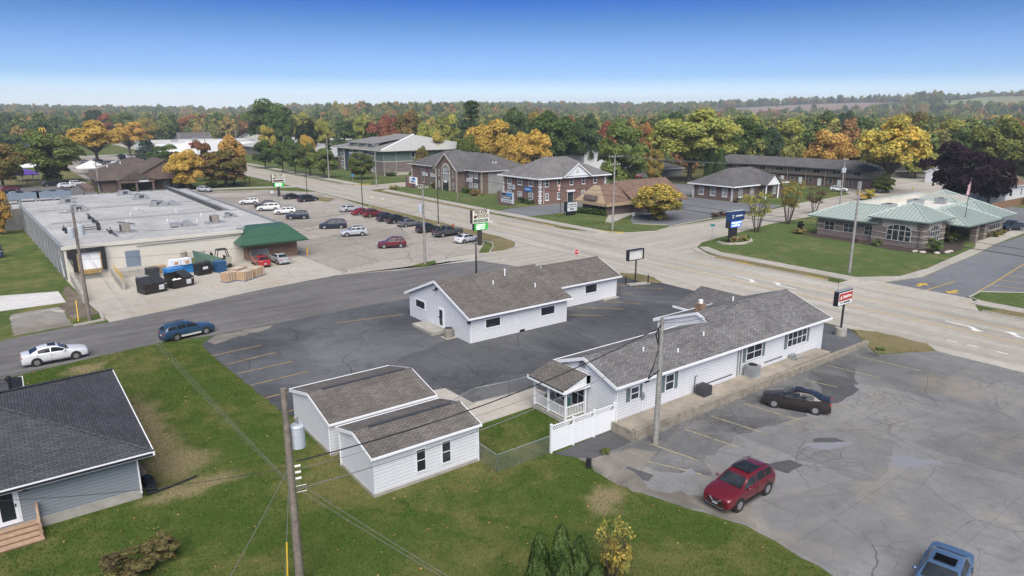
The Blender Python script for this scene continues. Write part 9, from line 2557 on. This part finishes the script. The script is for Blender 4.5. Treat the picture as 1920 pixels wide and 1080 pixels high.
def lawn_points(n):
    P = np.stack([RNG.uniform(-12, 31, n), RNG.uniform(8, 69, n)], 1)
    k = in_poly(P, LP)
    for a, b, c, e in ((14.3, 21.8, 32.1, 37.1), (14.3, 22.2, 38.1, 45.3), (-20, 4.1, 40, 58), (21.8, 31, 36.2, 44), (14, 20, 10, 16)): k &= ~((P[:, 0] > a) & (P[:, 0] < b) & (P[:, 1] > c) & (P[:, 1] < e))
    k &= (P[:, 0] * .6 + P[:, 1] * .8) > 19
    return P[k]


P_ = lawn_points(330000); n_ = len(P_)
a_ = RNG.random(n_) * 6.283; h_ = .035 + .055 * RNG.random(n_); l_ = RNG.normal(size=(n_, 2)) * .03; w_ = .022 + .018 * RNG.random(n_)
dx_ = np.stack([np.cos(a_), np.sin(a_)], 1) * w_[:, None]
V_ = np.stack([np.c_[P_ - dx_, np.full(n_, .004)], np.c_[P_ + dx_, np.full(n_, .004)], np.c_[P_ + l_, h_]], 1).reshape(-1, 3)
gm_ = bpy.data.meshes.new('grass_blades')
gm_.vertices.add(3 * n_); gm_.vertices.foreach_set("co", V_.astype(np.float32).ravel())
gm_.loops.add(3 * n_); gm_.loops.foreach_set("vertex_index", np.arange(3 * n_, dtype=np.int32))
gm_.polygons.add(n_); gm_.polygons.foreach_set("loop_start", np.arange(0, 3 * n_, 3, dtype=np.int32)); gm_.polygons.foreach_set("loop_total", np.full(n_, 3, dtype=np.int32))
gm_.materials.append(M['lawn']); gm_.update(calc_edges=True)
go_ = bpy.data.objects.new('grass', gm_); COL.objects.link(go_); tag(go_, 'short mown grass on the near lawn', 'grass', kind='stuff')
P_ = lawn_points(1500); n_ = len(P_)
fl_ = leaf_mesh('fallen_leaves', np.c_[P_, np.full(n_, .05)], unit(n_) * .4 + np.array([0, 0, 1.0]), .03 + .04 * RNG.random(n_), RNG.random(n_), M['leaf'])
fo_ = bpy.data.objects.new('fallen_leaves', fl_); COL.objects.link(fo_); fo_.color = (.42, .36, .16, 1); fo_['tint'] = [.40, .17, .06]
tag(fo_, 'scattered dry leaves on the near lawn', 'leaves', kind='stuff')

# ---------------------------------------------------------------- haze
hz = MB(); hz.box(-3900, 3900, -3900, 3900, -12, 130)
hm = bpy.data.materials.new('haze_air'); hm.use_nodes = True
ht = hm.node_tree
for n_ in list(ht.nodes): ht.nodes.remove(n_)
ho = ht.nodes.new('ShaderNodeOutputMaterial'); hv = ht.nodes.new('ShaderNodeVolumePrincipled')
hv.inputs['Color'].default_value = (0.80, 0.89, 1.0, 1); hv.inputs['Density'].default_value = 0.0002; hv.inputs['Anisotropy'].default_value = 0.0
ht.links.new(hv.outputs[0], ho.inputs['Volume'])
hz.build('haze', hm, origin=W0, kind='stuff', label='thin blue haze over the distant hills', cat='haze')
